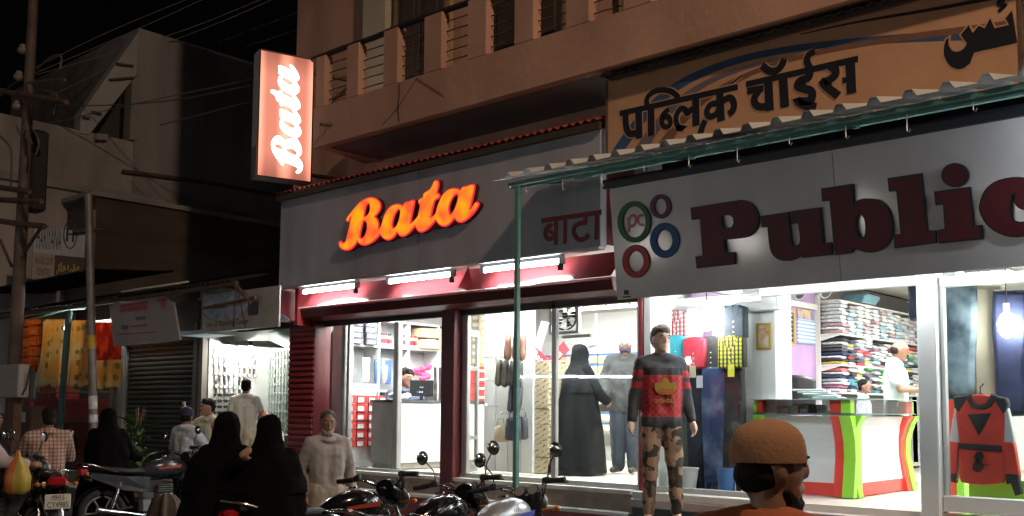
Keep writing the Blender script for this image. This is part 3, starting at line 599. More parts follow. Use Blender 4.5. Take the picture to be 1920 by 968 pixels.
# --------- folded tin sign with red Devanagari
sg = thing('tin_sign_board', 'creased white tin sign with faded red lettering above the closed shutter', 'signboard', (-14.2327, 7.395, 2.6))
q = [at(a, b, Y=7.327) for a, b in ((205, 573), (303, 553), (325, 568), (337, 637), (213, 650))]
g = G(); g.prism(q, (0, .03, 0)); g.build('sheet', mat('dull_white_tin', (.40, .37, .38), .3, .1, var=.12, scale=2, bump=.08, bscale=4), sg)
def px_strokes(name, lst, m, parent, Y):
    O = Vector((0, Y, 0)); return strokes(name, [(on_plane(p, O, UX, ZU), w, s) for p, w, s in lst], m, parent, O, UX, ZU)
FR = mat('faded_red_paint', (.38, .09, .08), .6); FB = mat('faded_blue_paint', (.13, .14, .26), .6)
zz = lambda pts: [(195+.12397*a, 540+.12397*b) for a, b in pts]
red = [(zz([(250, 275), (660, 210)]), .035, False), (zz([(800, 185), (930, 165)]), .035, False)]
for k in range(9):
    x = 275+k*47; y = 272-k*6.5
    red.append((zz([(x, y), (x+4, y+105)]), .03, False)); red.append((zz([(x-20, y+40), (x-28, y+75), (x+2, y+85)]), .026, True))
for x in (880, 925): red.append((zz([(x, 180), (x+8, 315)]), .035, False))
px_strokes('red_lettering', red, FR, sg, 7.3245)
px_strokes('small_lettering', [(zz([(480, 465), (630, 450)]), .05, False)], FB, sg, 7.3245); px_strokes('small_emblem', [(zz([(265, 595), (365, 600)]), .07, False)], FB, sg, 7.3245)
px_strokes('thin_lettering', [(zz([(400, 585), (660, 560)]), .025, False), (zz([(220, 705), (800, 665)]), .018, False)], FR, sg, 7.3245)
g = G(); g.box(-13.3424, -12.5918, 7.565, 8.075, 2.66, 2.72); g.build('stay_plate', mat('pale_blue_sheet', (.35, .48, .52), .5), sg)
# --------- watch shop sign
ws = thing('watch_shop_sign', 'grimy sign board with blue oval and small lettering above the watch shop', 'signboard', (-11.7026, 7.48, 2.6))
WO = Vector((-12.5394, 7.4715, 2.66))
def wsign():
    def fn(n, l, c):
        s = xyz(n, l, c); x, z = s[0], s[2]
        base = mixc(n, l, noisef(n, l, c, 5, .3, .7), (.34, .31, .28), (.46, .43, .40))
        ex = math_(n, l, 'POWER', math_(n, l, 'DIVIDE', math_(n, l, 'SUBTRACT', x, .58), .56), 2); ez = math_(n, l, 'POWER', math_(n, l, 'DIVIDE', math_(n, l, 'SUBTRACT', z, .34), .20), 2)
        d = math_(n, l, 'ADD', ex, ez)
        base = mixc(n, l, math_(n, l, 'LESS_THAN', d, 1.12), base, (.42, .16, .12)); base = mixc(n, l, math_(n, l, 'LESS_THAN', d, 1.0), base, mixc(n, l, noisef(n, l, c, 9, .35, .65, seed=3), (.22, .27, .42), (.50, .54, .60)))
        return base
    return patmat('printed_watch_sign', fn, .55)
g = G(); g.box(0, 1.83, 0, .025, 0, .53); o = g.build('sheet', wsign(), ws, True); o.location = (0, 0, 0); o.matrix_parent_inverse = wmat(ws).inverted(); o.location = WO
plate('lettering', textmesh('Sales & Repairing Center', .2, .001, (1.05, .10)), mat('brown_sign_ink', (.10, .07, .06), .6), ws, WO+Vector((.1, -.001, .05)), (1, 0, 0), ZU)
strokes('oval_lettering', [([(.3+.13*k, .30+.012*k), (.31+.13*k, .43+.012*k)], .045, False) for k in range(5)]+[([(.27, .37), (.9, .42)], .03, False)], mat('grey_sign_ink', (.40, .42, .45), .6), ws, WO+Vector((0, -.001, 0)), (1, 0, 0), ZU)
g = G(); g.rbox(-11.3927, -11.1592, 7.4588, 7.4706, 2.84, 3.02, .006); g.build('watch_picture', mat('dark_printed_patch', (.06, .06, .09), .5), ws)
g = G(); g.cyl((-12.2175, 7.31, 2.98), (-11.0082, 7.31, 3.04), .022, n=8); g.build('projecting_rod', RUST, ws)
g = G(); g.tube([(-11.6754, 7.4545, 3.2), (-11.7171, 7.446, 2.7)], .006, 5); g.tube([(-11.6337, 7.4545, 3.2), (-11.5086, 7.446, 2.9), (-11.4252, 7.446, 2.68)], .006, 5); g.build('hanging_wire', BLACKP, ws)
g = G(); g.tube([(-11.5086, 7.31, 3.26), (-11.0916, 7.31, 2.98)], .03, 6); g.build('brace', RUST, ws)
g = G(); g.prism([at(a, b, Y=7.735) for a, b in ((498, 590), (525, 587), (542, 600), (500, 607))], (0, .02, 0)); g.build('blue_tin_flap', mat('pale_blue_sheet', (.35, .48, .52), .5), ws)
fx3 = lambda px, Y: at(px, 700, Y=Y).x
# --------- watch shop interior
LWALL = mat('white_display_board', (.75, .75, .73), .5, var=.05)
wsi = thing('watch_display_board', 'white pegboard hung with rows of watches at back of watch shop', 'display board', (-12.7658, 9.35, .5))
g = G(); g.box(-13.42, -13.395, 8.12, 9.6, .5, 3.2); g.build('panel', LWALL, wsi)
g = G(); g.box(-13.39, -11.3, 9.6, 9.64, .5, 3.2); g.build('rear_panel', LWALL, wsi)
WBX = -13.385
wat = None
def watchmesh():
    g = G(); g.cyl((0, 0, 0), (0, -.014, 0), .026, n=10, mi=0); g.cyl((0, -.0145, 0), (0, -.016, 0), .021, n=10, mi=1)
    g.box(-.012, .012, -.008, 0, .024, .085, 2); g.box(-.012, .012, -.008, 0, -.085, -.024, 2); return g
WM = [CHROME, mat('watch_dial', (.7, .7, .68), .3), objcol('watch_strap', .4)]
wb = watchmesh().build('wrist_watch', WM, local=True); tag(wb, 'wrist watch hanging on the lit display boards of the watch shop', 'watch', 'watches on display'); first = True
def putw(p, s=1.3, rz=0, lab=None):
    global first
    o = wb if first else wb.copy()
    if not first: COL.objects.link(o)
    first = False
    o.location = p; o.scale = (s, s, s); c = rnd.choice([(.5, .5, .52), (.03, .03, .03), (.6, .55, .4), (.1, .06, .03), (.55, .56, .58)]); o.color = (*c, 1); o.rotation_euler = (0, rnd.uniform(-.1, .1), rz); o['label'] = lab; o['group'] = 'watches on display'
for r, y in enumerate((668, 684, 700, 724)):
    for k in range(9 if r < 3 else 6):
        putw(at(404+k*9+rnd.uniform(-1, 1), y+k*.6, X=WBX), 1.35, R(90), f'{ORD[k]} watch from the left in the {ORD[r]} row of the white display board')
sh = G(); sh.tube([(-.06, 0, 0), (-.05, -.01, -.01), (.05, -.01, -.01), (.06, 0, 0)], .006, 5)
sh.ell((-.03, -.012, -.02), (.026, .004, .02), 8, 5); sh.ell((.03, -.012, -.02), (.026, .004, .02), 8, 5)
gl = None
for r, y in enumerate((738, 749, 760, 771, 782)):
    for k in range(5):
        p = at(406+k*11, y, X=WBX+.01); lab = f'{ORD[k]} black sunglasses from the left in the {ORD[r]} row below the watches'
        if gl is None: gl = sh.build('sunglasses', BLACKP, local=True); tag(gl, lab, 'sunglasses', 'sunglasses on the display board'); gl.location = p; gl.scale = (1.15,)*3; gl.rotation_euler = (0, 0, R(90))
        else: clone(gl, p, label=lab)
wr = thing('watch_tray_board', 'pale green board packed with rows of watches on right of watch shop', 'display board', (-11.5308, 8.755, .6))
rb = at(494, 700, Y=9.265).x; rc = at(542, 700, Y=8.67).x
uu = (Vector((rc, 8.67, 0))-Vector((rb, 9.265, 0))).normalized()
P0 = Vector((rb, 9.265, .6)); L = (Vector((rc, 8.67, 0))-Vector((rb, 9.265, 0))).length
g = G(); nn = uu.cross(ZU); g.prism([P0-nn*.03, P0+uu*L-nn*.03, P0+uu*L-nn*.03+ZU*2.2, P0-nn*.03+ZU*2.2], nn*.02); g.build('panel', mat('mint_board', (.42, .52, .46), .5), wr)
for r in range(10):
    for k in range(9):
        putw(P0+uu*(.06+k*(L-.1)/8.4)+ZU*(1.78-r*.135)+nn*.0, 1.15, math.atan2(uu.y, uu.x), f'{ORD[k]} watch from the left in the {ORD[r]} row of the pale green board')
g = G(); g.box(rb-.09, rb-.03, 9.231, 9.282, .5, 2.8); g.build('edge_post', mat('yellow_timber', (.5, .42, .22), .6), wr)
ca = at(543, 700, Y=8.415).x
root = thing('wall_cabinet', 'narrow white lit wall cabinet at right side of watch shop', 'cabinet', (-11.4072, 8.415, .6))
g = G(); g.box(-11.574, -11.2821, 8.3725, 9.265, .5, 2.75); g.build('carcass', WHITE, root)
g = G(); g.box(-11.5907, -11.574, 8.415, 9.2225, 1.0, 2.6); g.build('glass_front', mat('pale_blue_glass', (.5, .62, .68), .1), root)
kz = at(411, 640, Y=8.415)
root = one('key_sign', G().tube([kz+Vector((math.cos(a)*.07, 0, .08+math.sin(a)*.07)) for a in [i*math.pi/8 for i in range(17)]], .028, 6).cyl(kz, kz+Vector((0.02, 0, -.26)), .03, n=6).box(kz.x, kz.x+.09, kz.y-.02, kz.y+.02, kz.z-.25, kz.z-.2), mat('brown_key', (.28, .15, .06), .5), 'brown key-shaped hanging sign at top left of watch shop', 'sign')
zb_ = at(455, 652, Y=8.4).z+.05
g = G(); g.prism([Vector((fx3(416, 8.25), 8.22, zb_)), Vector((fx3(536, 8.25), 8.22, zb_-.12)), Vector((fx3(505, 8.75), 8.75, zb_+.05)), Vector((fx3(425, 8.75), 8.75, zb_+.1))], (0, 0, .015)); one('lamp_reflector_board', g, WHITE, 'slanted white reflector board above the lamps in watch shop', 'reflector')
for k, (a, b) in enumerate(((443, 660), (470, 658))):
    p = at(a, b, Y=8.4575); root = thing('bulb_lamp', ('left' if k == 0 else 'right')+' bare white bulb glowing inside the watch shop', 'bulb', p, group='bulbs in the watch shop')
    g = G(); g.ell(p, (.06, .06, .075)); g.build('bulb', emis('bulb_glow', (1, .97, .9), 170), root)
    g = G(); g.cyl(p+Vector((0, 0, .07)), p+Vector((0, 0, .14)), .025, n=8); g.build('holder', BLACKP, root)
g = G(); g.rbox(-13.0199, -11.4353, 8.2875, 8.5425, .5, 1.25, .02); one('glass_counter', g, mat('counter_laminate', (.16, .15, .14), .4), 'pale counter at the front of the watch shop', 'counter')
# red ribbed corner pillar
root = thing('red_pillar', 'dark red ribbed pillar at left edge of the shoe shop', 'pillar', (-10.95, 7.99, .3))
g = G(); g.box(-11.1835, -10.6331, 7.99, 8.245, .3, 2.75); g.build('core', MAROON, root)
rib = None
for k in range(29):
    z = .52+k*.076
    if rib is None: g = G(); g.rbox(-.27, .27, -.02, 0, 0, .05, .008); rib = g.build('rib', REDP, root, True); o = rib
    else: o = rib.copy(); COL.objects.link(o)
    o.matrix_parent_inverse = wmat(root).inverted(); o.location = (-10.9083, 7.99, z)
g = G(); g.box(-11.3012, -11.0344, 7.735, 8.16, 2.78, 3.2); g.build('red_side_plate', REDP, root)
# ================================================================== cloth stall
def cloth(name, label, px0, px1, yt, yb, Y, fn, ph=0):
    m = patmat(name, fn, .9); b = m.node_tree.nodes['Principled BSDF']
    # thin cloth lets light through
    n = m.node_tree.nodes; l = m.node_tree.links; tr = n.new('ShaderNodeBsdfTranslucent'); mx = n.new('ShaderNodeMixShader'); mx.inputs[0].default_value = .6
    src = b.inputs['Base Color'].links[0].from_socket; l.new(src, tr.inputs[0]); l.new(b.outputs[0], mx.inputs[1]); l.new(tr.outputs[0], mx.inputs[2]); l.new(mx.outputs[0], n['Material Output'].inputs[0])
    A = at(px0, yt, Y=Y); B = at(px1, yt, Y=Y); C = at(px0, yb, Y=Y); h = A.z-C.z
    g = G(); g.grid(lambda u, v: (A.x+(B.x-A.x)*u+.03*math.sin(v*5+ph)*v, Y+.05*v*math.sin(u*16+ph+2*v)+.02*math.sin(u*37+ph), A.z+(B.z-A.z)*u-h*v*(1+.03*math.sin(u*9+ph))), 30, 24)
    o = one('hanging_cloth', g, m, label, 'cloth', 'cloths hung along the stall front'); so = o.modifiers.new('s', 'SOLIDIFY'); so.thickness = .006; return o
def tiles(n, l, c):
    s = xyz(n, l, c); v = n.new('ShaderNodeTexVoronoi'); v.distance = 'CHEBYCHEV'; v.inputs['Scale'].default_value = 5.5; v.inputs['Randomness'].default_value = .15
    l.new(c, v.inputs['Vector']); f = math_(n, l, 'GREATER_THAN', v.outputs['Distance'], .42)
    return mixc(n, l, f, mixc(n, l, noisef(n, l, c, 9, .35, .65), (.62, .14, .03), (.75, .40, .12)), (.32, .05, .02))
def dots(n, l, c):
    v = n.new('ShaderNodeTexVoronoi'); v.inputs['Scale'].default_value = 5; v.inputs['Randomness'].default_value = .3; l.new(c, v.inputs['Vector']); f = math_(n, l, 'LESS_THAN', v.outputs['Distance'], .3)
    b = mixc(n, l, noisef(n, l, c, 2.2, .4, .6, seed=2), (.74, .66, .48), (.74, .45, .16)); return mixc(n, l, f, b, (.36, .27, .13))
def floral(n, l, c):
    s = xyz(n, l, c); b = mixc(n, l, noisef(n, l, c, 5, .45, .6, seed=5), (.42, .06, .04), (.70, .16, .08)); return mixc(n, l, math_(n, l, 'LESS_THAN', s[2], .5), b, dots(n, l, c))
cloth('orange_tile_cloth', 'orange patchwork cloth at left end of the stall front', 34, 82, 598, 692, 7.4375, tiles, 0)
cloth('cream_dot_cloth', 'cream dotted cloth hanging left of the mint green stall post', 80, 121, 599, 723, 7.497, dots, 1)
cloth('ochre_dot_cloth', 'ochre dotted cloth hanging between mint green post and round pole', 123, 168, 601, 725, 7.48, dots, 2.5)
cloth('red_floral_cloth', 'dark red floral cloth hanging right of the round pole', 164, 228, 604, 726, 7.531, floral, 4)
root = one('stall_post', G().tube([at(130, 583, Y=7.225), at(122, 680, Y=7.225), at(113, 790, Y=7.225), Vector((at(113, 790, Y=7.225).x, 7.225, 0))], .055, 4), GREENP, 'mint green square post in front of the hanging cloths', 'post')
root = thing('stall_canopy', 'mint green steel bars under the stall roof', 'canopy', (-16.6503, 7.65, 3))
for p in (((60, 596, 7.735), (130, 577, 7.735)), ((70, 592, 8.075), (132, 572, 8.075)), ((133, 578, 7.82), (160, 576, 7.82))): g = G(); g.tube([at(p[0][0], p[0][1], Y=p[0][2]), at(p[1][0], p[1][1], Y=p[1][2])], .04, 4); g.build('frame_bar', GREENP, root)
tb = thing('tube_lamp', 'lit tube lamp behind the hanging cloths in the stall', 'tube light', (-16.0877, 9.775, 3.0))
g = G(); g.cyl((-18.2, 7.95, 3.02), (-14.9, 7.95, 3.0), .02, n=8); g.build('tube', emis('stall_tube_glow', (.9, 1, .92), 45), tb)
g = G(); g.box(-18.3, -14.8, 7.975, 8.0, 3.03, 3.1); g.build('batten', WHITE, tb)
# crates in the cage
cr0 = None; cols = {'red': (.33, .035, .03), 'blue': (.03, .10, .24), 'grey': (.2, .2, .2)}
def crate_mesh():
    g = G(); g.box(-.3, .3, -.2, .2, 0, .02); 
    for a in ((-.3, .3, -.2, -.18), (-.3, .3, .18, .2), (-.3, -.28, -.18, .18), (.28, .3, -.18, .18)): g.box(*a, .02, .3)
    g.box(-.32, .32, -.22, -.2, .26, .31); g.box(-.32, .32, .2, .22, .26, .31)
    for k in range(5): g.box(-.29+k*.14, -.27+k*.14, -.215, -.2, .02, .26)
    return g
CM = objcol('crate_plastic', .45, var=.1)
stacks = [(85, 'red', 4), (112, 'red', 5), (148, 'red', 4), (182, 'red', 4)]
names = ['leftmost stack of crates in the cage', 'stack behind the green post', 'stack left of the round pole', 'stack right of the round pole']
for (px, c, nq), nm in zip(stacks, names):
    for k in range(nq):
        col = 'blue' if (px == 148 and k < 2) else c
        x = at(px, 760, Y=8.2875).x; lab = f'{col} plastic crate, {ORD[k]} from the bottom in the {nm}'
        p = (x+rnd.uniform(-.03, .03), 8.2875, .5+k*.315)
        if cr0 is None: cr0 = crate_mesh().build('plastic_crate', CM, local=True); tag(cr0, lab, 'crate', 'crates stacked in the stall'); cr0.location = p; cr0.color = (*cols[col], 1); o = cr0
        else: o = clone(cr0, p, (0, 0, rnd.uniform(-.06, .06)), cols[col], lab)
        o.scale = (1.25, 1, 1); o['group'] = 'crates stacked in the stall'
cg = thing('wire_cage', 'wire mesh cage front in front of the stacked crates', 'cage', (-16.5378, 7.99, .5))
g = G(); a = at(72, 740, Y=8.007); b = at(205, 740, Y=8.007)
for k in range(36): x = a.x+(b.x-a.x)*k/35; g.box(x-.003, x+.003, 8.0045, 8.0095, .5, 1.86)
for k in range(20): z = .52+k*.07; g.box(a.x, b.x, 8.0104, 8.0155, z-.003, z+.003)
stuff(g.build('wire_mesh', mat('dark_wire', (.08, .07, .06), .5, .5), cg))
for z in (1.36, 1.87): g = G(); g.box(a.x, b.x, 7.99, 8.024, z-.012, z+.012); g.build('cage_rail', mat('grey_green_paint', (.13, .2, .19), .5), cg)
# meter box, cabinet
p = at(27, 716, Y=6.205); root = thing('meter_box', 'pale grey electric meter box fixed by the leaning pole', 'meter box', p)
g = G(); g.rbox(p.x-.42, p.x+.3, 6.137, 6.307, p.z-.24, p.z+.26, .015); g.build('casing', mat('pale_grey_metal', (.40, .37, .34), .55, var=.12), root)
g = G(); g.tube([(p.x+.3, 6.205, p.z-.2), (p.x+.42, 6.205, p.z-.1), (p.x+.5, 6.205, p.z+.1), (p.x+.56, 6.205, p.z+.22)], .012, 6); g.build('cable', BLACKP, root)
g = G(); g.box(p.x-.1, p.x+.1, 6.17, 6.29, 0, p.z-.24); g.build('stand', RUST, root)
p = at(52, 790, Y=6.8); root = thing('junction_cabinet', 'dark brown roadside cabinet with small white notice plate', 'cabinet', (p.x, 6.8, 0))
BRC = mat('brown_cabinet', (.10, .075, .06), .7, var=.25)
g = G(); g.rbox(p.x-.35, p.x+.33, 6.715, 7.055, 0, 1.62, .02); g.build('casing', BRC, root)
g = G(); g.rbox(p.x-.28, p.x+.28, 6.698, 6.715, 1.0, 1.55, .006); g.build('door', BRC, root)
g = G(); g.rbox(p.x-.03, p.x+.16, 6.6912, 6.698, 1.36, 1.52, .004); g.build('notice_plate', mat('notice_white', (.6, .57, .52), .5), root)
g = G(); g.rbox(p.x-1.4, p.x-.42, 6.8425, 7.14, 0, 1.5, .02); one('stacked_goods_rack', g, mat('brown_rack', (.13, .11, .10), .8, var=.4, scale=8), 'dim brown rack of goods at far left behind the scooter rider', 'rack')
# ---------------------------------------------------------------- hanging signboard at top left
p0, p1 = at(64, 424, Y=7.31), at(163, 372, Y=8.16)
hb = thing('handloom_sign_board', 'unlit white and brown handloom sign with dark lettering at far left', 'signboard', (p0.x, 7.565, 3.9))
u = Vector((p1.x-p0.x, p1.y-p0.y, 0)); Lh = u.length; u.normalize(); nrm = u.cross(ZU); HOg = Vector((p0.x, p0.y, 3.85))
H = p0.z-3.85
def hq(u0, u1, v0, v1, w0, w1):
    P = lambda a, b, c: HOg+u*a+ZU*b+nrm*c
    return [P(u0,v0,w0),P(u1,v0,w0),P(u1,v1,w0),P(u0,v1,w0),P(u0,v0,w1),P(u1,v0,w1),P(u1,v1,w1),P(u0,v1,w1)]
bf = [(3,2,1,0),(4,5,6,7),(0,1,5,4),(1,2,6,5),(2,3,7,6),(3,0,4,7)]
H2 = p1.z-3.85
g = G(); g.add(hq(0, Lh, .46, H, -.05, 0), bf); g.build('upper_panel', mat('bluish_white_board', (.42, .45, .50), .6), hb)
g = G(); g.add(hq(0, Lh*.42, 0, .458, -.05, 0), bf); g.build('lower_left_panel', mat('buff_board', (.36, .31, .26), .6), hb)
g = G(); g.add(hq(Lh*.42, Lh, 0, .458, -.05, -.0005), bf); g.build('lower_right_panel', mat('brown_board', (.07, .045, .035), .6), hb)
INKN = mat('navy_sign_ink', (.02, .02, .055), .6)
plate('main_lettering', textmesh('HARIYANA', .3, .002, (Lh*.47, .40)), INKN, hb, HOg+u*(.06*Lh)+ZU*.55, u, ZU)
plate('handloom_lettering', textmesh('HANDLOOM', .3, .002, (Lh*.34, .13)), mat('brown_sign_ink2', (.09, .05, .04), .6), hb, HOg+u*(.05*Lh)+ZU*.27, u, ZU)
plate('centre_lettering', textmesh('CENTRE', .3, .002, (Lh*.25, .13)), MC['brown_sign_ink2'], hb, HOg+u*(.09*Lh)+ZU*.07, u, ZU)
YL = mat('yellow_sign_ink', (.42, .33, .06), .6)
hu = [[(.47,.12),(.49,.2),(.53,.2),(.55,.16),(.6,.2),(.63,.2)], [(.52,.2),(.5,.28),(.53,.3)], [(.56,.2),(.55,.34)], [(.6,.2),(.6,.27),(.62,.27),(.63,.2)], [(.68,.2),(.69,.3)], [(.72,.18),(.75,.24),(.78,.18),(.82,.24),(.86,.22)], [(.8,.2),(.8,.33)], [(.86,.22),(.88,.3),(.9,.26),(.86,.22)]]
strokes('urdu_lettering', [([(a*Lh, b) for a, b in q], .022, True) for q in hu], YL, hb, HOg+nrm*.001, u, ZU)
cx = .70*Lh
strokes('monogram', [([(cx+.11*math.cos(a), .85+.25*math.sin(a)) for a in [i*math.pi/12 for i in range(25)]], .02, False), ([(cx-.05, .72), (cx-.05, .98)], .035, False), ([(cx+.05, .72), (cx+.05, .98)], .035, False), ([(cx-.05, .86), (cx+.05, .86)], .03, False)], INKN, hb, HOg, u, ZU)
g = G(); g.cyl(HOg+u*(Lh+.12)+ZU*-.3, HOg+u*(Lh+.12)+ZU*1.35, .06, n=8); g.build('post', mat('buff_post', (.27, .21, .17), .7), hb)
g = G(); g.cyl(HOg+u*(Lh*.75)+ZU*.9+nrm*.1, HOg+u*(Lh*1.3)+ZU*1.0+nrm*.1, .03, n=6); g.build('stay_rod', RUST, hb)
g = G(); corr(g, -20.6002, -14.8456, 7.055, 3.72, 8.33, 3.82, .12, .03, wave=True); one('stall_roof_sheet', g, DTIN, 'dark tin roof sheet below the handloom sign', 'roof sheet')
# round pole
t, b_ = at(166, 365, Y=6.9275), at(177, 880, Y=6.9275); b2 = t+(b_-t)*(t.z/(t.z-b_.z))
pz = lambda y: t+(b2-t)*((y-365)/(880-365)*(t.z-b_.z)/t.z)
rp = thing('round_pole', 'round steel pole with yellow bands and torn posters before the cloths', 'pole', b2)
g = G(); g.tube([t, (t+b2)/2, b2], .062, 10); g.build('shaft', mat('worn_grey_pole', (.20, .19, .18), .5, .3, var=.3, scale=5), rp)
for ya, yb in ((636, 661), (820, 824)): g = G(); g.cyl(pz(ya), pz(yb), .066, n=10); g.build('yellow_band', mat('yellow_paint', (.55, .38, .04), .5), rp)
for ya, yb in ((748, 772), (782, 796)): g = G(); g.cyl(pz(ya), pz(yb), .065, n=10); g.build('torn_poster', mat('torn_paper', (.6, .6, .62), .8, var=.5, scale=14), rp)
# leaning electric pole
t, b_ = at(64, -25, Y=6.375), at(18, 860, Y=6.375); b2 = Vector((b_.x+.02, 6.375, 0))
ep = thing('electric_pole', 'leaning electric pole with crossarms, insulators and tangled cables at far left', 'electric pole', b2)
P = lambda y: t+(b_-t)*((y+25)/885)
g = G(); g.tube([t, P(260), P(560), b_, b2], [.075, .085, .1, .105, .11], 10); g.build('shaft', mat('rust_grey_pole', (.13, .095, .08), .7, .2, var=.35, scale=4), ep)
for (a, b), (c_, d) in (((0, 170), (125, 192)), ((0, 415), (85, 425)), ((-10, 350), (55, 360)), ((0, 375), (78, 378))):
    g = G(); g.tube([at(a, b, Y=6.29), at(c_, d, Y=6.29)], .045, 4); g.build('crossarm', RUST, ep)
for a, b in ((43, 95), (36, 145), (33, 200)):
    q = at(a, b, Y=6.29); g = G(); g.ell(q, (.09, .09, .06)); g.ell(q+Vector((0, 0, .06)), (.06, .06, .05)); g.build('insulator', mat('brown_porcelain', (.28, .22, .18), .25), ep)
g = G(); q = at(62, 310, Y=6.545); g.rbox(q.x-.17, q.x+.17, 6.46, 6.715, q.z-.75, q.z+.55, .03); g.build('cable_box', mat('black_box', (.018, .016, .015), .7), ep)
for k, pts in enumerate((((70, 130), (95, 105), (118, 103), (112, 130)), ((50, 155), (80, 152), (115, 148), (125, 150), (112, 160)), ((85, 170), (105, 175), (110, 190), (100, 215)), ((0, 255), (20, 275), (22, 300), (20, 350)), ((30, 235), (40, 260), (50, 240), (60, 270)), ((0, 180), (20, 160), (38, 150)), ((60, 240), (75, 265), (68, 290)))):
    g = G(); g.tube(chaikin([tuple(at(a, b, Y=6.29)) for a, b in pts]), .016, 5); g.build('cable_loop', mat('grey_cable', (.14, .12, .11), .6), ep)
for (a, b), (c_, d) in (((0, 450), (22, 500)), ((78, 425), (45, 475))): g = G(); g.tube([at(a, b, Y=6.29), at(c_, d, Y=6.3325)], .03, 4); g.build('brace', RUST, ep)
# plant
p = at(252, 860, Y=7.31); pl = thing('leafy_plant', 'leafy green plant standing in front of the closed shutter', 'plant', (p.x, 7.31, .3))
LEAF = mat('plant_leaf', (.06, .13, .03), .5, var=.35, scale=5)
g = G(); g.loft([[(p.x+r_*math.cos(a), 7.31+r_*math.sin(a), z) for a in [i*math.pi/6 for i in range(12)]] for z, r_ in ((.3, .13), (.58, .18), (.6, .17))], 0, True); g.build('pot', mat('terracotta', (.2, .09, .05), .8), pl)
lf = None
for k in range(46):
    base = Vector((p.x+rnd.uniform(-.1, .1), 7.31+rnd.uniform(-.1, .1), rnd.uniform(.6, 1.35))); a = rnd.uniform(0, 6.28); L_ = rnd.uniform(.2, .34)
    if lf is None:
        g = G()
        def fnl(u, v): w = .3*math.sin(math.pi*min(1, v*.96+.04))**.8; return ((u-.5)*w*(1), v, .25*math.sin(v*2.4)+abs(u-.5)*.12)
        g.grid(fnl, 2, 6); lf = g.build('leaf', LEAF, pl, True); o = lf
    else: o = lf.copy(); COL.objects.link(o)
    o.matrix_parent_inverse = wmat(pl).inverted(); o.location = base; o.rotation_euler = (rnd.uniform(-.5, .6), rnd.uniform(-.4, .4), a); o.scale = (L_*1.2, L_, L_)
for k in range(5): g = G(); q = Vector((p.x+rnd.uniform(-.05, .05), 7.31, .55)); g.tube([q, q+Vector((rnd.uniform(-.08, .08), rnd.uniform(-.05, .05), .85))], .01, 5); g.build('stem', LEAF, pl)
for k in range(9): g = G(); q = Vector((p.x+.05, 7.31, 1.2)); g.tube([q, q+Vector((.12+rnd.uniform(-.12, .12), rnd.uniform(-.05, .05), .35+rnd.uniform(-.05, .1)))], .005, 4); g.build('dry_grass', mat('dry_straw', (.3, .2, .13), .8), pl)
# ================================================================== shoe shop: shell and front
def fx(px, Y=8.16, y=760): return at(px, y, Y=Y).x
IWALL = mat('interior_white_wall', (.78, .78, .76), .6, var=.03)
TILEF = mat('cream_floor_tile', (.62, .58, .48), .25, var=.06)
g = G(); g.box(-11.575, -5.60, 8.1175, 12.92, .62, .85); struct(g.build('shoe_shop_floor', TILEF))
g = G(); g.box(-11.5553, -5.69, 8.177, 12.92, 3.32, 3.4); struct(g.build('shoe_shop_ceiling', IWALL))
g = G(); g.box(-11.5328, -11.366, 8.245, 12.92, .85, 3.32); struct(g.build('shoe_shop_side_wall', IWALL))
g = G(); g.box(-11.36, -5.69, 12.75, 12.92, .85, 3.32); struct(g.build('shoe_shop_back_wall', IWALL))
g = G(); g.box(-5.68, -5.57, 8.2875, 15.3, .85, 3.32); struct(g.build('shop_party_wall', IWALL))
root = thing('shop_plinth', 'stepped shop plinth with tan stone riser and red skirting below the windows', 'plinth', (-8.1978, 7.99, .3))
g = G(); g.box(-10.6801, -5.6344, 8.0495, 8.1175, .64, .81); g.build('tan_riser', mat('tan_granite', (.30, .235, .19), .5, var=.2, scale=10), root)
g = G(); g.rbox(-10.711, -5.6236, 7.956, 8.1345, .60, .64, .006); g.build('white_ledge', mat('white_ledge_stone', (.55, .53, .5), .5, var=.12), root)
g = G(); g.box(-10.6942, -5.6068, 8.007, 8.075, .3, .6); g.build('red_skirting', mat('red_skirting_paint', (.20, .03, .03), .5, var=.2), root)
g = G(); g.box(-10.6885, -5.6428, 8.024, 8.1132, .811, .85); g.build('nosing', mat('pale_nosing', (.6, .58, .54), .4), root)
ft = thing('glazed_shopfront', 'aluminium framed glass shop front of the shoe shop with one red column', 'shop front', (-8.1415, 8.16, .85))
g = G(); g.rbox(fx(843), fx(867), 8.007, 8.211, .62, 2.76, .01); g.build('red_column', mat('dark_red_column', (.10, .016, .02), .35), ft)
for a, b in ((868, 878), (1036, 1044), (1197, 1206)): g = G(); g.rbox(fx(a), fx(b), 8.1345, 8.194, .85, 2.76, .006); g.build('mullion', ALU, ft)
g = G(); g.rbox(fx(1206), fx(1214), 8.075, 8.177, .62, 2.8, .006); g.build('red_end_trim', REDP, ft)
for a, b in ((640, 644), (648, 653)): g = G(); g.rbox(fx(a), fx(b), 8.16, 8.228, .85, 2.76, .006); g.build('sash_stile', ALU, ft)
g = G(); g.box(fx(600)-.08, fx(868), 8.126, 8.177, .851, .885); g.build('sill_track', ALU, ft)
g = G(); g.box(fx(868), fx(1206), 8.126, 8.177, .851, .90); g.build('window_sill', ALU, ft)
g = G(); g.box(fx(600)-.08, fx(1206), 8.1345, 8.2025, 2.70, 2.765); g.build('head_track', mat('dark_bronze', (.04, .03, .03), .4, .4), ft)
g = G(); g.rbox(fx(730), fx(739), 8.211, 8.2875, .886, 2.7, .008); g.build('door_stile', ALU, ft)
g = G(); g.box(-10.3539, fx(640), 8.211, 8.245, .86, 2.7); g.build('white_end_panel', mat('grey_white_panel', (.55, .55, .56), .5), ft)
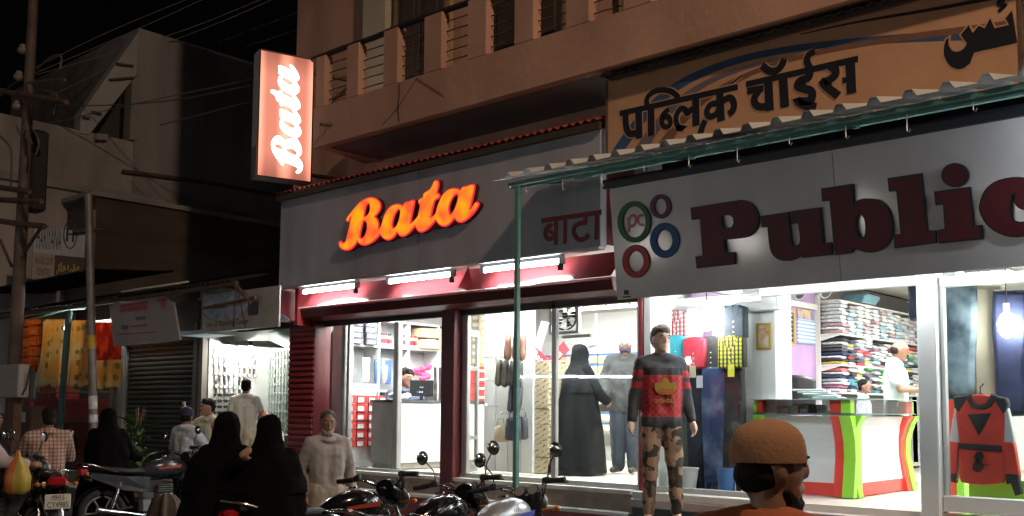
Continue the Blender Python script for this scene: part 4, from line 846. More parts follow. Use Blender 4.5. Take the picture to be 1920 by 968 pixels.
for k, (a, b) in enumerate(((605, 733), (878, 1036), (1044, 1197))):
    g = G(); g.box(fx(a), fx(b), 8.16+.001*k, 8.1651+.001*k, .89, 2.7); g.build('glass_pane', GLASS, ft)
# opened glazed door, seen nearly edge on
h0 = Vector((fx(838), 8.211, 0)); h1 = h0+Vector((-.32, .80, 0)); du = (h1-h0).normalized(); dn = du.cross(ZU)
def dbar(g, a, b, z0, z1, w=.035):
    p, q = h0+du*a, h0+du*b; g.prism([p-dn*w/2+ZU*z0, q-dn*w/2+ZU*z0, q+dn*w/2+ZU*z0, p+dn*w/2+ZU*z0], ZU*(z1-z0))
dr = thing('glass_door', 'open aluminium framed glass door beside the red column', 'door', h0+ZU*.86)
for a, b, z0, z1 in ((0, .06, .86, 2.6), (.80, .86, .86, 2.6), (.06, .80, .86, .95), (.06, .80, 2.52, 2.6), (.06, .80, 2.1, 2.15), (.06, .80, 1.25, 1.3)): g = G(); dbar(g, a, b, z0, z1); g.build('door_rail', ALU, dr)
g = G(); dbar(g, .06, .80, .95, 2.52, .006); g.build('glass_pane', GLASS, dr)
for k in range(7): g = G(); g.tube([h0+du*.08+ZU*(2.18+k*.05), h0+du*.42+ZU*(2.26+k*.05)], .008, 4); g.build('grille_bar', STEEL, dr)
# ceiling lights
LP = emis('panel_light', (.96, 1, .97), 78)
def clight(x, y, z, label, sx=.6, sy=.6, m=LP, grp='ceiling panel lights'):
    root = thing('ceiling_light', label, 'ceiling light', (x, y, z-.03), group=grp)
    g = G(); g.box(x-sx/2, x+sx/2, y-sy/2, y+sy/2, z-.03, z-.022); g.build('diffuser', m, root)
    g = G(); g.box(x-sx/2-.02, x+sx/2+.02, y-sy/2-.02, y+sy/2+.02, z-.021, z); g.build('frame', WHITE, root)
for i, (x, y) in enumerate(((-10.0286, 9.01), (-8.6108, 9.52), (-7.193, 9.01), (-6.1088, 9.69), (-7.2764, 10.965), (-6.1088, 11.22), (-9.1946, 11.22), (-7.9, 8.62), (-6.3, 8.62), (-9.7, 8.75))): clight(x, y, 3.31, ORD[i]+' square panel light in the white ceiling of the shoe shop, counted from the front')
# ------------------------------------------------------------------ shelving on the left wall
FX = -10.6667
yy = lambda px: at(px, 680, X=FX).y
zz_ = lambda px, py: at(px, py, X=FX).z
ztop, zs, zb = zz_(700, 600), zz_(652, 646), .87
sh = thing('wall_shelving', 'white open wall shelving behind the cash counter of the shoe shop', 'shelving', (FX, 9.35, .85))
ys = [yy(652), yy(711), yy(767), yy(823)]
for y in ys: g = G(); g.box(-10.9836, FX, y-.012, y+.012, .86, ztop); g.build('upright', WHITE, sh)
for z in (ztop, zs, zs-.62, zs-1.0): g = G(); g.box(-10.9836, FX-.004, ys[0]+.012, ys[-1]-.012, z-.012, z+.012); g.build('shelf', WHITE, sh)
g = G(); g.box(-10.9961, -10.9853, ys[0], ys[-1], .86, ztop); g.build('back_panel', mat('grey_back_panel', (.5, .51, .52), .5), sh)
# goods on the shelf
BXM = [objcol('carton', .7, var=.1), mat('white_label', (.8, .8, .78), .6)]
def boxmesh(w, d, h, lab=True):
    """carton: front faces +X (label) """
    g = G(); g.rbox(-d/2, d/2, -w/2, w/2, 0, h, .004, 0); g.box(-d/2-.003, d/2+.003, -w/2-.003, w/2+.003, h*.78, h-.002, 0)
    if lab: g.box(d/2+.0032, d/2+.0048, -w*.28, w*.22, h*.2, h*.68, 1)
    return g
def stack(base, label, cat, group, pos, cols, first=[None]):
    pass
def put(proto, label, pos, rz=0, col=None, sc=None, group=None):
    """first call links the prototype itself, later calls copies of it"""
    o = proto if not proto.get('_used') else proto.copy()
    if not proto.get('_used'): proto['_used'] = 1
    else: COL.objects.link(o)
    if o.get('_used') is not None and o is not proto: del o['_used']
    o.location = pos; o.rotation_euler = (0, 0, rz)
    if col: o.color = (*col, 1)
    if sc: o.scale = sc
    o['label'] = label
    if group: o['group'] = group
    return o
pb = boxmesh(.2, .28, .075).build('polish_carton', BXM, local=True); tag(pb, 'x', 'carton')
for k in range(5):
    for j in range(2): put(pb, f'dark grey carton, {ORD[k]} from the bottom of the {["nearer", "farther"][j]} stack on the top left shelf', (-10.7668+.03*rnd.random(), ys[0]+.12+j*.25, zs+.014+k*.082), 0, (.10, .10, .12), group='grey cartons on the top shelf')
cn = G(); cn.cyl((0, 0, 0), (0, 0, .15), .03, n=10, mi=0); cn.cyl((0, 0, .15), (0, 0, .185), .024, n=10, mi=1); cn.cyl((0, 0, .04), (0, 0, .11), .0305, n=10, mi=2)
can = cn.build('spray_can', [mat('can_white', (.7, .7, .7), .3), objcol('can_cap', .3), mat('can_red', (.5, .03, .04), .4)], local=True); tag(can, 'x', 'spray can')
for k in range(10):
    y = [ys[0]+.62, ys[0]+.7, ys[1]+.1, ys[1]+.18, ys[1]+.26, ys[1]+.52, ys[1]+.6, ys[2]+.12, ys[2]+.2, ys[2]+.28][k]
    if y < ys[3]: put(can, ORD[k]+' red and white spray can from the left on the top shelf behind counter', (-10.7501, y, zs+.014), 0, (.03, .03, .03) if 2 <= k < 5 else (.55, .04, .04), group='spray cans on the top shelf')
pw = boxmesh(.2, .25, .07).build('white_carton', BXM, local=True); tag(pw, 'x', 'carton')
for k in range(4): put(pw, ORD[k]+' white carton from the bottom at right end of the top shelf', (-10.7918, ys[2]+.2+.02*k+.2, zs+.014+k*.078), 0, (.7, .7, .68), group='white cartons on the top shelf')
for k in range(4): put(pb, ['lower left', 'lower right', 'upper left', 'upper right'][k]+' tan carton at right end of the top shelf', (-10.7668, ys[3]-.28+.2*(k % 2)-.02, zs+.014+(k//2)*.16), 0, (.42, .33, .22), (1, 1, 1.8), group='tan cartons on the top shelf')
# hanging packs
def packmesh(w, h, d=.05):
    g = G(); g.box(-.008, .008, -w/2, w/2, h*.72, h, 1)
    g.loft([[(d/2*math.cos(a)*s, w/2*math.sin(a)*s2, z) for a in [i*math.pi/5 for i in range(10)]] for z, s, s2 in ((0, .5, .7), (h*.15, 1, 1), (h*.5, 1, .95), (h*.72, .4, .9))], 0, True); return g
PKM = [objcol('knit_pack', .9, .3, 60), objcol('header_card', .6)]
pk = packmesh(.13, .34).build('hanging_sock_pack', PKM, local=True); tag(pk, 'x', 'sock pack')
spec = [(ys[0]+.08, zs-.5, (.45, .3, .12)), (ys[0]+.36, zs-.5, (.7, .72, .75)), (ys[0]+.58, zs-.52, (.05, .12, .35)), (ys[0]+.76, zs-.52, (.05, .12, .35)), (ys[1]+.15, zs-.5, (.5, .3, .25)), (ys[1]+.38, zs-.5, (.75, .73, .7)), (ys[0]+.1, zs-1.0, (.06, .06, .07)), (ys[0]+.42, zs-1.0, (.12, .2, .4)), (ys[0]+.6, zs-1.02, (.4, .45, .5)), (ys[0]+.78, zs-1.0, (.3, .32, .35)), (ys[1]+.15, zs-1.0, (.03, .03, .03)), (ys[1]+.42, zs-1.02, (.5, .6, .7))]
for k, (y, z, c) in enumerate(spec):
    nm = 'navy' if c[2] > .3 and c[0] < .1 else ('pale' if c[0] > .6 else ('black' if c[0] < .08 else 'grey brown')); put(pk, f'{nm} sock pack, {ORD[k % 6]} of the {["upper", "lower"][k//6]} row hanging in the wall shelving', (-10.7167, y, z), 0, c, group=f'{nm} hanging sock packs')
sc_ = G(); 
for k in range(10): a = k*.7; sc_.ell((.02*math.cos(a), .05*math.sin(a*1.3), .03*k/2), (.03, .035, .03), 8, 5)
pkk = sc_.build('pink_scrunchie_bunch', mat('hot_pink_plush', (.75, .07, .18), .8), local=True); tag(pkk, 'bunch of hot pink puffs hanging on the shelving behind the seated cashier', 'hair ties'); pkk.location = (-10.6667, ys[2]+.25, zs-.42); pkk.scale = (1.4, 2.2, 1.3)
for k in range(5):
    y = ys[2]+.5+k*.1; g = G()
    for q in range(4): g.tube([(-10.6667, y+q*.012, zs-.25), (-10.6584, y+q*.015+rnd.uniform(-.02, .02), zs-.55), (-10.6667, y+q*.02, zs-.72-rnd.uniform(0, .12))], .009, 5)
    one('lace_bundle', g, mat('dark_lace', (.05, .035, .035), .8), ORD[k]+' bundle of dark laces from the left hanging in the wall shelving', 'shoe laces', 'hanging shoe laces')
# sock packets in red and white
sp = G(); sp.box(-.01, .01, -.085, .085, 0, .1, 0); sp.box(.0105, .0125, -.08, .02, .01, .07, 1)
spk = sp.build('sock_packet', [mat('packet_red', (.55, .045, .04), .5), mat('packet_white', (.75, .75, .75), .5)], local=True); tag(spk, 'x', 'sock packet')
for r in range(6):
    for c in range(4): put(spk, f'sock packet, {ORD[c]} in the {ORD[r]} row from the bottom of low rack', (-10.2788, at(657, 800, X=-10.2788).y+c*.19, 1.12+r*.115), 0, group='red and white sock packets')
g = G(); g.box(-10.3289, -10.3038, at(650, 800, X=-10.2788).y-.05, at(696, 800, X=-10.2788).y+.1, .86, 1.95); one('packet_rack', g, WHITE, 'low white rack holding red sock packets left of counter', 'rack')
# ------------------------------------------------------------------ counter
c0 = Vector((-9.4941, 8.483, .86)); cd = Vector((0, 1, 0)); cn_ = Vector((cd.y, -cd.x, 0))   # cn_ points to +X
def obox(g, o, d, n, a0, a1, b0, b1, z0, z1, mi=0):
    g.prism([o+d*a0+n*b0+ZU*z0, o+d*a1+n*b0+ZU*z0, o+d*a1+n*b1+ZU*z0, o+d*a0+n*b1+ZU*z0], ZU*(z1-z0), mi)
O0 = Vector((c0.x, c0.y, 0)); WF = mat('white_counter_laminate', (.80, .80, .76), .3, var=.03)
ct = thing('cash_counter', 'white laminate cash counter with grey end panel in shoe shop', 'counter', c0)
g = G(); obox(g, O0, cd, cn_, 0, 2.1, -.55, -.012, .92, 1.70); g.build('carcass', mat('grey_laminate', (.36, .37, .37), .5, var=.08), ct)
for a, b in ((.02, .62), (.63, 1.18), (1.19, 1.64), (1.65, 2.09)): g = G(); obox(g, O0, cd, cn_, a, b, -.01, .008, .94, 1.69); g.build('front_panel', WF, ct)
g = G(); obox(g, O0, cd, cn_, .01, 2.09, -.53, -.02, .86, .919); g.build('kick_base', mat('kick_grey', (.3, .28, .25), .5), ct)
g = G(); obox(g, O0, cd, cn_, -.02, 2.12, -.57, .02, 1.701, 1.735); g.build('counter_top', mat('dark_glass_top', (.06, .07, .07), .1), ct)
# monitor: back towards the street
mp = O0+cd*.55-cn_*.2; mv = Vector((HD.x, HD.y, 0)); mu = Vector((RT.x, RT.y, 0))
mo = thing('computer_monitor', 'black computer monitor seen from behind on the cash counter', 'monitor', mp+ZU*1.736)
def cb(g, o, a0, a1, b0, b1, z0, z1, mi=0): obox(g, o, mu, mv, a0, a1, b0, b1, z0, z1, mi)
g = G(); cb(g, mp, -.155, .155, 0, .03, 1.79, 2.0); g.build('back_shell', mat('monitor_black', (.02, .02, .022), .35), mo)
g = G(); cb(g, mp, -.13, .13, -.02, -.0005, 1.80, 1.88); g.build('rear_bulge', mat('monitor_black', (.02, .02, .022), .35), mo)
g = G(); cb(g, mp, -.02, .02, -.01, .02, 1.737, 1.789); g.build('neck', BLACKP, mo)
g = G(); cb(g, mp, -.09, .09, -.06, .08, 1.736, 1.745); g.build('foot', BLACKP, mo)
g = G(); cb(g, mp, -.025, .025, -.0035, -.001, 1.90, 1.915); g.build('maker_badge', ALU, mo)
for k, x in enumerate((-.05, -.02, .01)): g = G(); q = mp+mu*x-mv*.021+ZU*1.845; g.cyl(q, q-mv*.003, .012, n=10); g.build('sticker', mat('blue_sticker', (.05, .15, .6), .4) if k == 0 else mat('white_sticker', (.7, .72, .8), .4), mo)
q = O0+cd*.95-cn_*.25
g = G(); g.add([q+ZU*1.745, q+mu*.16+ZU*1.76, q+mu*.26+ZU*1.86, q+mu*.08+ZU*1.80, q+ZU*1.75+mv*.02, q+mu*.16+ZU*1.765+mv*.02, q+mu*.26+ZU*1.865+mv*.02, q+mu*.08+ZU*1.805+mv*.02], bf); one('paper_sheaf', g, mat('paper_white', (.75, .76, .8), .7), 'loose white papers on the cash counter right of the monitor', 'papers')
g = G()
for k in range(7): g.ell(O0+cd*(.12+.03*k)+Vector((-.25+rnd.uniform(-.08, .08), 0, 1.77+rnd.uniform(0, .04))), (.06, .06, .035), 8, 5)
one('plastic_bag_heap', g, mat('white_poly', (.75, .75, .76), .4), 'crumpled white plastic bags on near end of cash counter', 'bags')
# red shoe boxes at the far end of the counter
rbx = boxmesh(.2, .32, .105, False); rbx.box(.1618, .164, -.05, .05, .035, .062, 1)
rb_ = rbx.build('red_shoe_box', [mat('red_carton', (.62, .04, .035), .45), mat('white_print', (.8, .75, .72), .5)], local=True); tag(rb_, 'x', 'shoe box')
qb = at(897, 740, Y=10.115)
for k, w in enumerate(('bottom', 'second from bottom', 'third from bottom', 'top')): put(rb_, f'red shoe box, {w} of the red stack beside the display panel', (qb.x, qb.y, 1.737+k*.122), R(-20), sc=(1, 1.35, 1.1), group='stack of red shoe boxes')
tx = at(897, 672, Y=10.37)
g = G(); 
for s in (-.06, .06): g.tube([(tx.x+s, tx.y, tx.z), (tx.x+s, tx.y, tx.z-.06), (tx.x+s-.035, tx.y, tx.z-.14), (tx.x+s+.035, tx.y, tx.z-.14), (tx.x+s, tx.y, tx.z-.06)], .008, 5)
one('hanging_sandals', g, mat('green_strap', (.2, .45, .08), .6), 'green strapped sandals hanging above the red shoe boxes', 'sandals')
# ------------------------------------------------------------------ carton walls
SHO = boxmesh(.21, .3, .115).build('shoe_carton', BXM, local=True); tag(SHO, 'x', 'shoe carton')
TAN = [(.52, .43, .26), (.55, .46, .29), (.47, .39, .25)]
for c in range(3):
    for r in range(9):
        p = at(878+c*17, 570+r*13.3, Y=11.22); put(SHO, f'tan shoe carton, {ORD[r]} from the top in the {ORD[c]} column left of the display stand', (p.x, p.y, p.z-.06), R(-52), rnd.choice(TAN), (1, 1, 1.02), group='tan cartons left of the display panel')
# ------------------------------------------------------------------ white slotted display panel with shoes
dp = thing('display_stand', 'white slotted display panel hung with shoes in the shop window', 'display panel', (fx(955, 9.01), 9.01, .86))
xa, xb = fx(907, 9.01), fx(1000, 9.01)
nsl = 4
for k in range(nsl):
    a = xa+(xb-xa)*k/nsl; b = xa+(xb-xa)*(k+1)/nsl; g = G(); g.box(a+.008, b-.008, 9.01, 9.0312, .87, 3.2); g.build('board', mat('white_melamine', (.78, .78, .76), .35, var=.04), dp)
g = G(); g.box(xa, xb, 9.0321, 9.044, .87, 3.2); g.build('backing', mat('slot_grey', (.25, .25, .25), .5), dp)
for x in (xa+(xb-xa)/nsl, xa+(xb-xa)*2/nsl, xa+(xb-xa)*3/nsl):
    g = G(); g.box(x-.006, x+.006, 9.0202, 9.027, .9, 3.1); g.build('slot_rail', STEEL, dp)
for px, py in ((955, 622), (962, 672), (930, 672), (935, 715), (935, 762), (960, 718), (962, 776)):
    p = at(px, py, Y=9.01); g = G(); g.tube([p, p+Vector((0, -.2, 0)), p+Vector((0, -.22, .02))], .007, 5); g.build('peg_hook', CHROME, dp)
def shoemesh():
    g = G(); R_ = []
    for t, w, z0, h in ((0, .030, 0, .06), (.05, .036, 0, .085), (.1, .036, 0, .082), (.15, .036, 0, .06), (.2, .042, 0, .045), (.25, .04, 0, .035), (.275, .02, 0, .02)):
        R_.append([(t, w*math.cos(a), z0+(h if math.sin(a) > 0 else .0)*math.sin(a)+.0) for a in [i*math.pi/6 for i in range(12)]])
    g.loft(R_, 0, True); g.loft([[(t, w*math.cos(a), -.016 if k_ == 0 else -.001) for a in [0]] for t, w, k_ in ()], 1) if False else None
    g.prism([(0, -.03, -.016), (.1, -.038, -.016), (.2, -.044, -.016), (.26, -.03, -.016), (.28, 0, -.016), (.26, .03, -.016), (.2, .044, -.016), (.1, .038, -.016), (0, .03, -.016)], (0, 0, .017), 1); return g
shoe = shoemesh().build('hanging_shoe', [objcol('shoe_leather', .55, var=.15), mat('shoe_sole', (.03, .025, .02), .7)], local=True); tag(shoe, 'x', 'shoe')
def hs_(px, py, col, label, grp, tilt=1.2, s=1.15):
    p = at(px, py, Y=8.857); o = put(shoe, label, p, 0, col, (s, s, s), grp); o.rotation_euler = (0, tilt, R(-60)+rnd.uniform(-.2, .2))
for px, py in ((953, 630), (968, 628), (981, 630)): hs_(px, py, (.16, .07, .045), {953: 'left', 968: 'middle', 981: 'right'}[px]+' brown shoe hanging on the top row of the display stand', 'brown shoes on the display panel')
for px, py in ((938, 678), (949, 680)): hs_(px, py, (.05, .045, .03), {938: 'left', 949: 'right'}[px]+' dark olive shoe of the pair on the second row', 'olive shoes on the display panel')
for px, py in ((962, 680), (975, 682)): hs_(px, py, (.02, .02, .022), {962: 'left', 975: 'right'}[px]+' black shoe of the pair on the second row', 'black shoes on the display panel')
for px, py in ((962, 726), (975, 724)): hs_(px, py, (.03, .035, .05), {962: 'left', 975: 'right'}[px]+' navy shoe of the pair on the third row', 'navy shoes on the display panel')
def bag(px, py, w, h, col, label, Y=8.84):
    p = at(px, py, Y=Y); g = G(); g.loft([[(p.x+w/2*s*math.cos(a)*(1+.06*math.sin(3*a)), Y+.05*s*math.sin(a), p.z-h*t) for a in [i*math.pi/7 for i in range(14)]] for t, s in ((0, .5), (.1, .9), (.5, 1), (.9, 1.05), (1, .8))], 0, True)
    g.tube([(p.x-.06, Y, p.z-.02), (p.x-.04, Y, p.z+.08), (p.x+.04, Y, p.z+.08), (p.x+.06, Y, p.z-.02)], .008, 5); return one('hanging_bag', g, mat('bag_'+label[:5], col, .6, var=.2), label, 'bag')
bag(939, 798, .2, .2, (.40, .32, .22), 'tan hand bag hanging low on the display panel')
bag(962, 782, .24, .28, (.02, .025, .04), 'black hand bag hanging low on the display panel'); bag(979, 780, .16, .28, (.03, .03, .035), 'grey black bag at bottom right of the display panel', 8.925)
# patterned carton tower and slanted column
PAT = patmat('printed_tan_carton', lambda n, l, c: mixc(n, l, math_(n, l, 'MULTIPLY', stripe(n, l, math_(n, l, 'ADD', xyz(n, l, c)[2], math_(n, l, 'MULTIPLY', xyz(n, l, c)[0], -.5)), 16, .35), math_(n, l, 'GREATER_THAN', noisef(n, l, c, 34, .3, .7), .48)), (.46, .38, .25), (.14, .09, .05)), .7)
pt = G(); pt.rbox(-.19, .19, -.15, .15, 0, .19, .004); pc = pt.build('printed_carton', PAT, local=True); tag(pc, 'x', 'carton')
for r in range(7): 
    p = at(1017, 872, Y=9.35); put(pc, ['lowest', 'second', 'third', 'fourth', 'fifth', 'sixth', 'topmost'][r]+' printed tan carton of tower beside the display panel', (p.x+rnd.uniform(-.01, .01), 9.3925, .86+r*.195), rnd.uniform(-.05, .05), group='printed carton tower')
g = G(); a, b = at(1004, 668, Y=10.2), at(1022, 605, Y=10.2); g.tube([a, b], .07, 4); one('slanted_column', g, WHITE, 'slanted white strut rising behind the red promotion cards', 'strut')
def promo(px, py, s, label):
    p = at(px, py, Y=9.605); r = thing('promotion_card', label, 'card', p); A = Vector((.75, 0, .62*s)).normalized(); Bv = Vector((-A.z, 0, A.x))
    g = G(); q = [p-A*.24-Bv*.07, p+A*.24-Bv*.07, p+A*.24+Bv*.07, p-A*.24+Bv*.07]; g.prism(q, (0, .01, 0)); g.build('card', mat('promo_red', (.6, .03, .05), .5), r)
    plate('lettering', textmesh('Bata', .12, .001, (.26, .09)), mat('promo_white', (.8, .78, .78), .5), r, p-A*.13-Bv*.045+Vector((0, -.002, 0)), A, Bv)
promo(1012, 672, -1, 'red promotion card sloping down to the right in the window'); promo(1040, 672, 1, 'red promotion card sloping up to the right in the window')
# shelving of labelled white cartons, right of the mullion
wc = boxmesh(.15, .3, .1).build('labelled_carton', BXM, local=True); tag(wc, 'x', 'carton')
for r in range(11):
    for c in range(2):
        p = at(1052+c*15, 692+r*17, Y=10.455); put(wc, f'grey labelled carton, {ORD[r]} from the top in the {ORD[c]} column behind the veiled shopper', (p.x, p.y+.02*rnd.random(), p.z-.05), R(-50), (.34, .33, .3), group='grey labelled cartons')
sh2 = thing('carton_shelves', 'wall shelves of strapped tan cartons at back of the shoe shop', 'shelving', (-6.7491, 12.495, .85))
for z in (1.3, 1.75, 2.2): g = G(); g.box(-11.3, -5.7, 12.3675, 12.733, z-.03, z-.006); g.build('shelf', WHITE, sh2)
sc3 = boxmesh(.3, .3, .15); sc3.box(-.157, .157, .02, .06, -.001, .154, 2) if False else None
bb = G(); bb.rbox(-.15, .15, -.12, .12, 0, .15, .004, 0); bb.box(-.04, .08, -.1235, -.1215, .03, .1, 1); bb.box(-.154, .154, -.1236, .124, .115, .145, 2)
strap = bb.build('strapped_carton', BXM+[mat('blue_strap', (.04, .13, .38), .5)], local=True); tag(strap, 'x', 'carton')
for zi, z in enumerate((2.2, 1.75, 1.3)):
    x = -11.1; ci = 0
    while x < -5.85:
        for k in range(2): put(strap, f'{ORD[ci]} strapped tan carton from the left, {["lower", "upper"][k]} layer on the {["topmost", "middle", "lowest"][zi]} back shelf', (x+rnd.uniform(-.01, .01), 12.4695, z-.005+k*.157), 0, rnd.choice(TAN), group='strapped cartons on the back shelves')
        x += .33; ci += 1
lf_ = thing('loft_shelf', 'high loft shelf of strapped cartons across the top of the shoe shop window', 'shelf', (-6.7, 9.65, 2.84))
g = G(); g.box(-7.75, -5.7, 9.5, 9.85, 2.82, 2.845); g.build('board', WHITE, lf_)
for k in range(6):
    for j in range(2): put(strap, f'{ORD[k]} strapped carton from the left, {["lower", "upper"][j]} layer on the high loft shelf', (-7.55+k*.335, 9.66, 2.847+j*.157), 0, rnd.choice(TAN), group='cartons on the loft shelf')
# near shelf with cartons, right side
sh3 = thing('side_shelf', 'shelf of tan strapped cartons on right wall of the shoe shop', 'shelf', (-5.85, 10.2, 2))
for z in (2.0, 1.62, 1.3): g = G(); g.box(-6.0, -5.69, 9.52, 11.56, z-.03, z-.006); g.build('board', WHITE, sh3)
for zi, z in enumerate((2.0, 1.62, 1.3)):
    for k in range(7): put(strap, f'{ORD[k]} strapped carton from the front on the {["topmost", "middle", "lowest"][zi]} side shelf', (-5.84, 9.69+k*.33, z-.005), R(90), rnd.choice(TAN), group='cartons on the side shelf')
# wall fan in the transom
fc = at(1063, 592, Y=8.2875); fr = .155
ef = thing('exhaust_fan', 'round exhaust fan in a square frame at the top of the window', 'fan', fc)
for a in ((-.2, -.17, -.2, .2), (.17, .2, -.2, .2), (-.168, .168, -.2, -.17), (-.168, .168, .17, .2)): g = G(); g.box(fc.x+a[0], fc.x+a[1], 8.228, 8.279, fc.z+a[2], fc.z+a[3]); g.build('frame_bar', ALU, ef)
g = G(); g.tube([(fc.x+fr*math.cos(a), 8.262, fc.z+fr*math.sin(a)) for a in [i*math.pi/12 for i in range(24)]], .012, 6, closed=True); g.build('ring', BLACKP, ef)
for k in range(5):
    a = k*2*math.pi/5; c, s = math.cos(a), math.sin(a); g = G(); g.add([(fc.x+.03*c, 8.2747, fc.z+.03*s), (fc.x+.13*c-.05*s, 8.2662, fc.z+.13*s+.05*c), (fc.x+.13*c+.05*s, 8.2875, fc.z+.13*s-.05*c)], [(0, 1, 2)]); g.build('blade', BLACKP, ef)
for k in range(9): z = fc.z-.13+k*.0325; L_ = math.sqrt(max(.001, fr*fr-(z-fc.z)**2)); g = G(); g.cyl((fc.x-L_, 8.245, z), (fc.x+L_, 8.245, z), .0035, n=4); g.build('grille_wire', STEEL, ef)
g = G(); g.cyl((fc.x, 8.2535, fc.z), (fc.x, 8.313, fc.z), .04, n=12); g.build('motor', BLACKP, ef)
g = G(); g.box(fx(1044), fx(1098), 8.2365, 8.2705, fc.z-.245, fc.z-.215); g.build('support_rail', ALU, ef)
# ceiling fan and low bench
q = at(1118, 648, Y=11.305); cf = thing('ceiling_fan', 'white ceiling fan behind the man with the white cap', 'fan', q)
g = G(); g.cyl(q, q+Vector((0, 0, .06)), .1, n=14); g.cyl(q+Vector((0, 0, .06)), Vector((q.x, q.y, 3.32)), .015, n=6); g.build('hub', WHITE, cf)
for k in range(3): a = k*2.094+.4; g = G(); d_ = Vector((math.cos(a), math.sin(a), 0)); n_ = Vector((-d_.y, d_.x, 0)); g.prism([q+d_*.1-n_*.05, q+d_*.6-n_*.07, q+d_*.6+n_*.07, q+d_*.1+n_*.05], (0, 0, .012)); g.build('blade', WHITE, cf)
g = G(); g.rbox(-6.7, -5.9, 10.71, 11.22, .86, 1.28, .02); one('red_bench', g, mat('red_vinyl_seat', (.45, .03, .035), .4), 'red bench at the back right of the shoe shop', 'bench')
# ================================================================== clothes shop
PW = mat('purple_wall_paint', (.36, .23, .40), .6, var=.22, scale=2.5)
g = G(); g.box(-5.5285, 2.5, 8.1175, 15.47, .62, .84); struct(g.build('clothes_shop_floor', mat('pale_marble_floor', (.70, .67, .60), .2, var=.06)))
g = G(); g.box(-5.5088, 2.5, 8.177, 15.47, 3.32, 3.4); struct(g.build('clothes_shop_ceiling', mat('ceiling_cream', (.72, .70, .64), .6, var=.03)))
g = G(); g.box(-5.5, 2.5, 15.3, 15.47, .84, 3.32); struct(g.build('clothes_shop_back_wall', IWALL))
g = G(); g.box(2.3, 2.5, 8.2025, 15.3, .84, 3.32); struct(g.build('clothes_shop_side_wall', IWALL))
root = thing('clothes_shop_plinth', 'dark green grey plinth under the clothes shop front', 'plinth', (-2.3598, 7.99, .3))
g = G(); g.box(-5.5901, 2.5, 8.007, 8.109, .3, .7); g.build('riser', mat('dark_green_stone', (.06, .085, .08), .4, var=.25), root)
g = G(); g.rbox(-5.6013, 2.5, 7.973, 8.126, .70, .78, .006); g.build('pink_band', mat('pink_granite', (.36, .29, .28), .45, var=.15), root)
g = G(); g.rbox(-5.5957, fx(1445), 7.99, 8.177, .781, .85, .006); g.build('white_sill', mat('white_sill_stone', (.62, .60, .57), .45), root)
pf = thing('white_shopfront', 'white framed glass front of the clothes shop with open doorway', 'shop front', (-3.9715, 8.16, .85))
WFR = mat('white_powder_coat', (.72, .72, .70), .35, var=.04)
for a, b, y0, y1 in ((1216, 1230, 8.075, 8.211), (1733, 1768, 8.0325, 8.24)): g = G(); g.rbox(fx(a), fx(b), y0, y1, .3 if a > 1700 else .62, 3.3, .008); g.build('white_post', WFR, pf)
g = G(); g.rbox(fx(1230), fx(1430), 8.143, 8.1855, .851, .90, .005); g.build('left_sill', ALU, pf)
g = G(); g.rbox(fx(1769), 0.5, 8.092, 8.1855, .86, .98, .005); g.build('right_sill', WFR, pf)
g = G(); g.rbox(fx(1769), 0.5, 8.126, 8.194, 2.62, 2.70, .005); g.build('right_head', WFR, pf)
g = G(); g.rbox(fx(1769), fx(1769)+.03, 8.126, 8.194, .98, 2.62, .005); g.build('right_jamb', WFR, pf)
g = G(); g.box(fx(1230), fx(1428), 8.16, 8.1651, .90, 2.9); g.build('glass_pane', GLASS, pf)
g = G(); g.box(fx(1769)+.03, .4, 8.16, 8.1651, .98, 2.62); g.build('glass_pane', GLASS, pf)
# white pillar
wp = thing('white_pillar', 'white boxed pillar with a small framed picture inside the clothes shop', 'pillar', (fx(1425, 8.925), 9.01, .85))
g = G(); g.rbox(fx(1393, 8.925), fx(1456, 8.925), 8.925, 9.265, .85, 3.31, .01); g.build('shaft', IWALL, wp)
g = G(); g.rbox(fx(1252, 8.755), fx(1460, 8.755), 8.755, 8.908, 2.60, 2.78, .01); g.build('cross_beam', WHITE, wp)
def frame(name, label, x0, x1, y, z0, z1, fcol, m, b=.02):
    r = thing(name, label, 'picture', ((x0+x1)/2, y, z0))
    for a in ((x0, x1, z0, z0+b), (x0, x1, z1-b, z1), (x0, x0+b, z0+b+.0005, z1-b-.0005), (x1-b, x1, z0+b+.0005, z1-b-.0005)): g = G(); g.box(a[0], a[1], y-.02, y, a[2], a[3]); g.build('frame_bar', fcol, r)
    g = G(); g.box(x0+b, x1-b, y-.008, y-.001, z0+b, z1-b); g.build('print', m, r); return r
GOLD = mat('gilt_frame', (.45, .32, .06), .35, .4)
p0, p1 = at(1419, 607, Y=8.9165), at(1446, 655, Y=8.9165)
frame('small_picture', 'small gilt framed picture on the white pillar', p0.x, p1.x, 8.9216, p1.z, p0.z, GOLD, patmat('devotional_print', lambda n, l, c: mixc(n, l, noisef(n, l, c, 9, .4, .6), (.6, .55, .45), (.5, .2, .05)), .4))
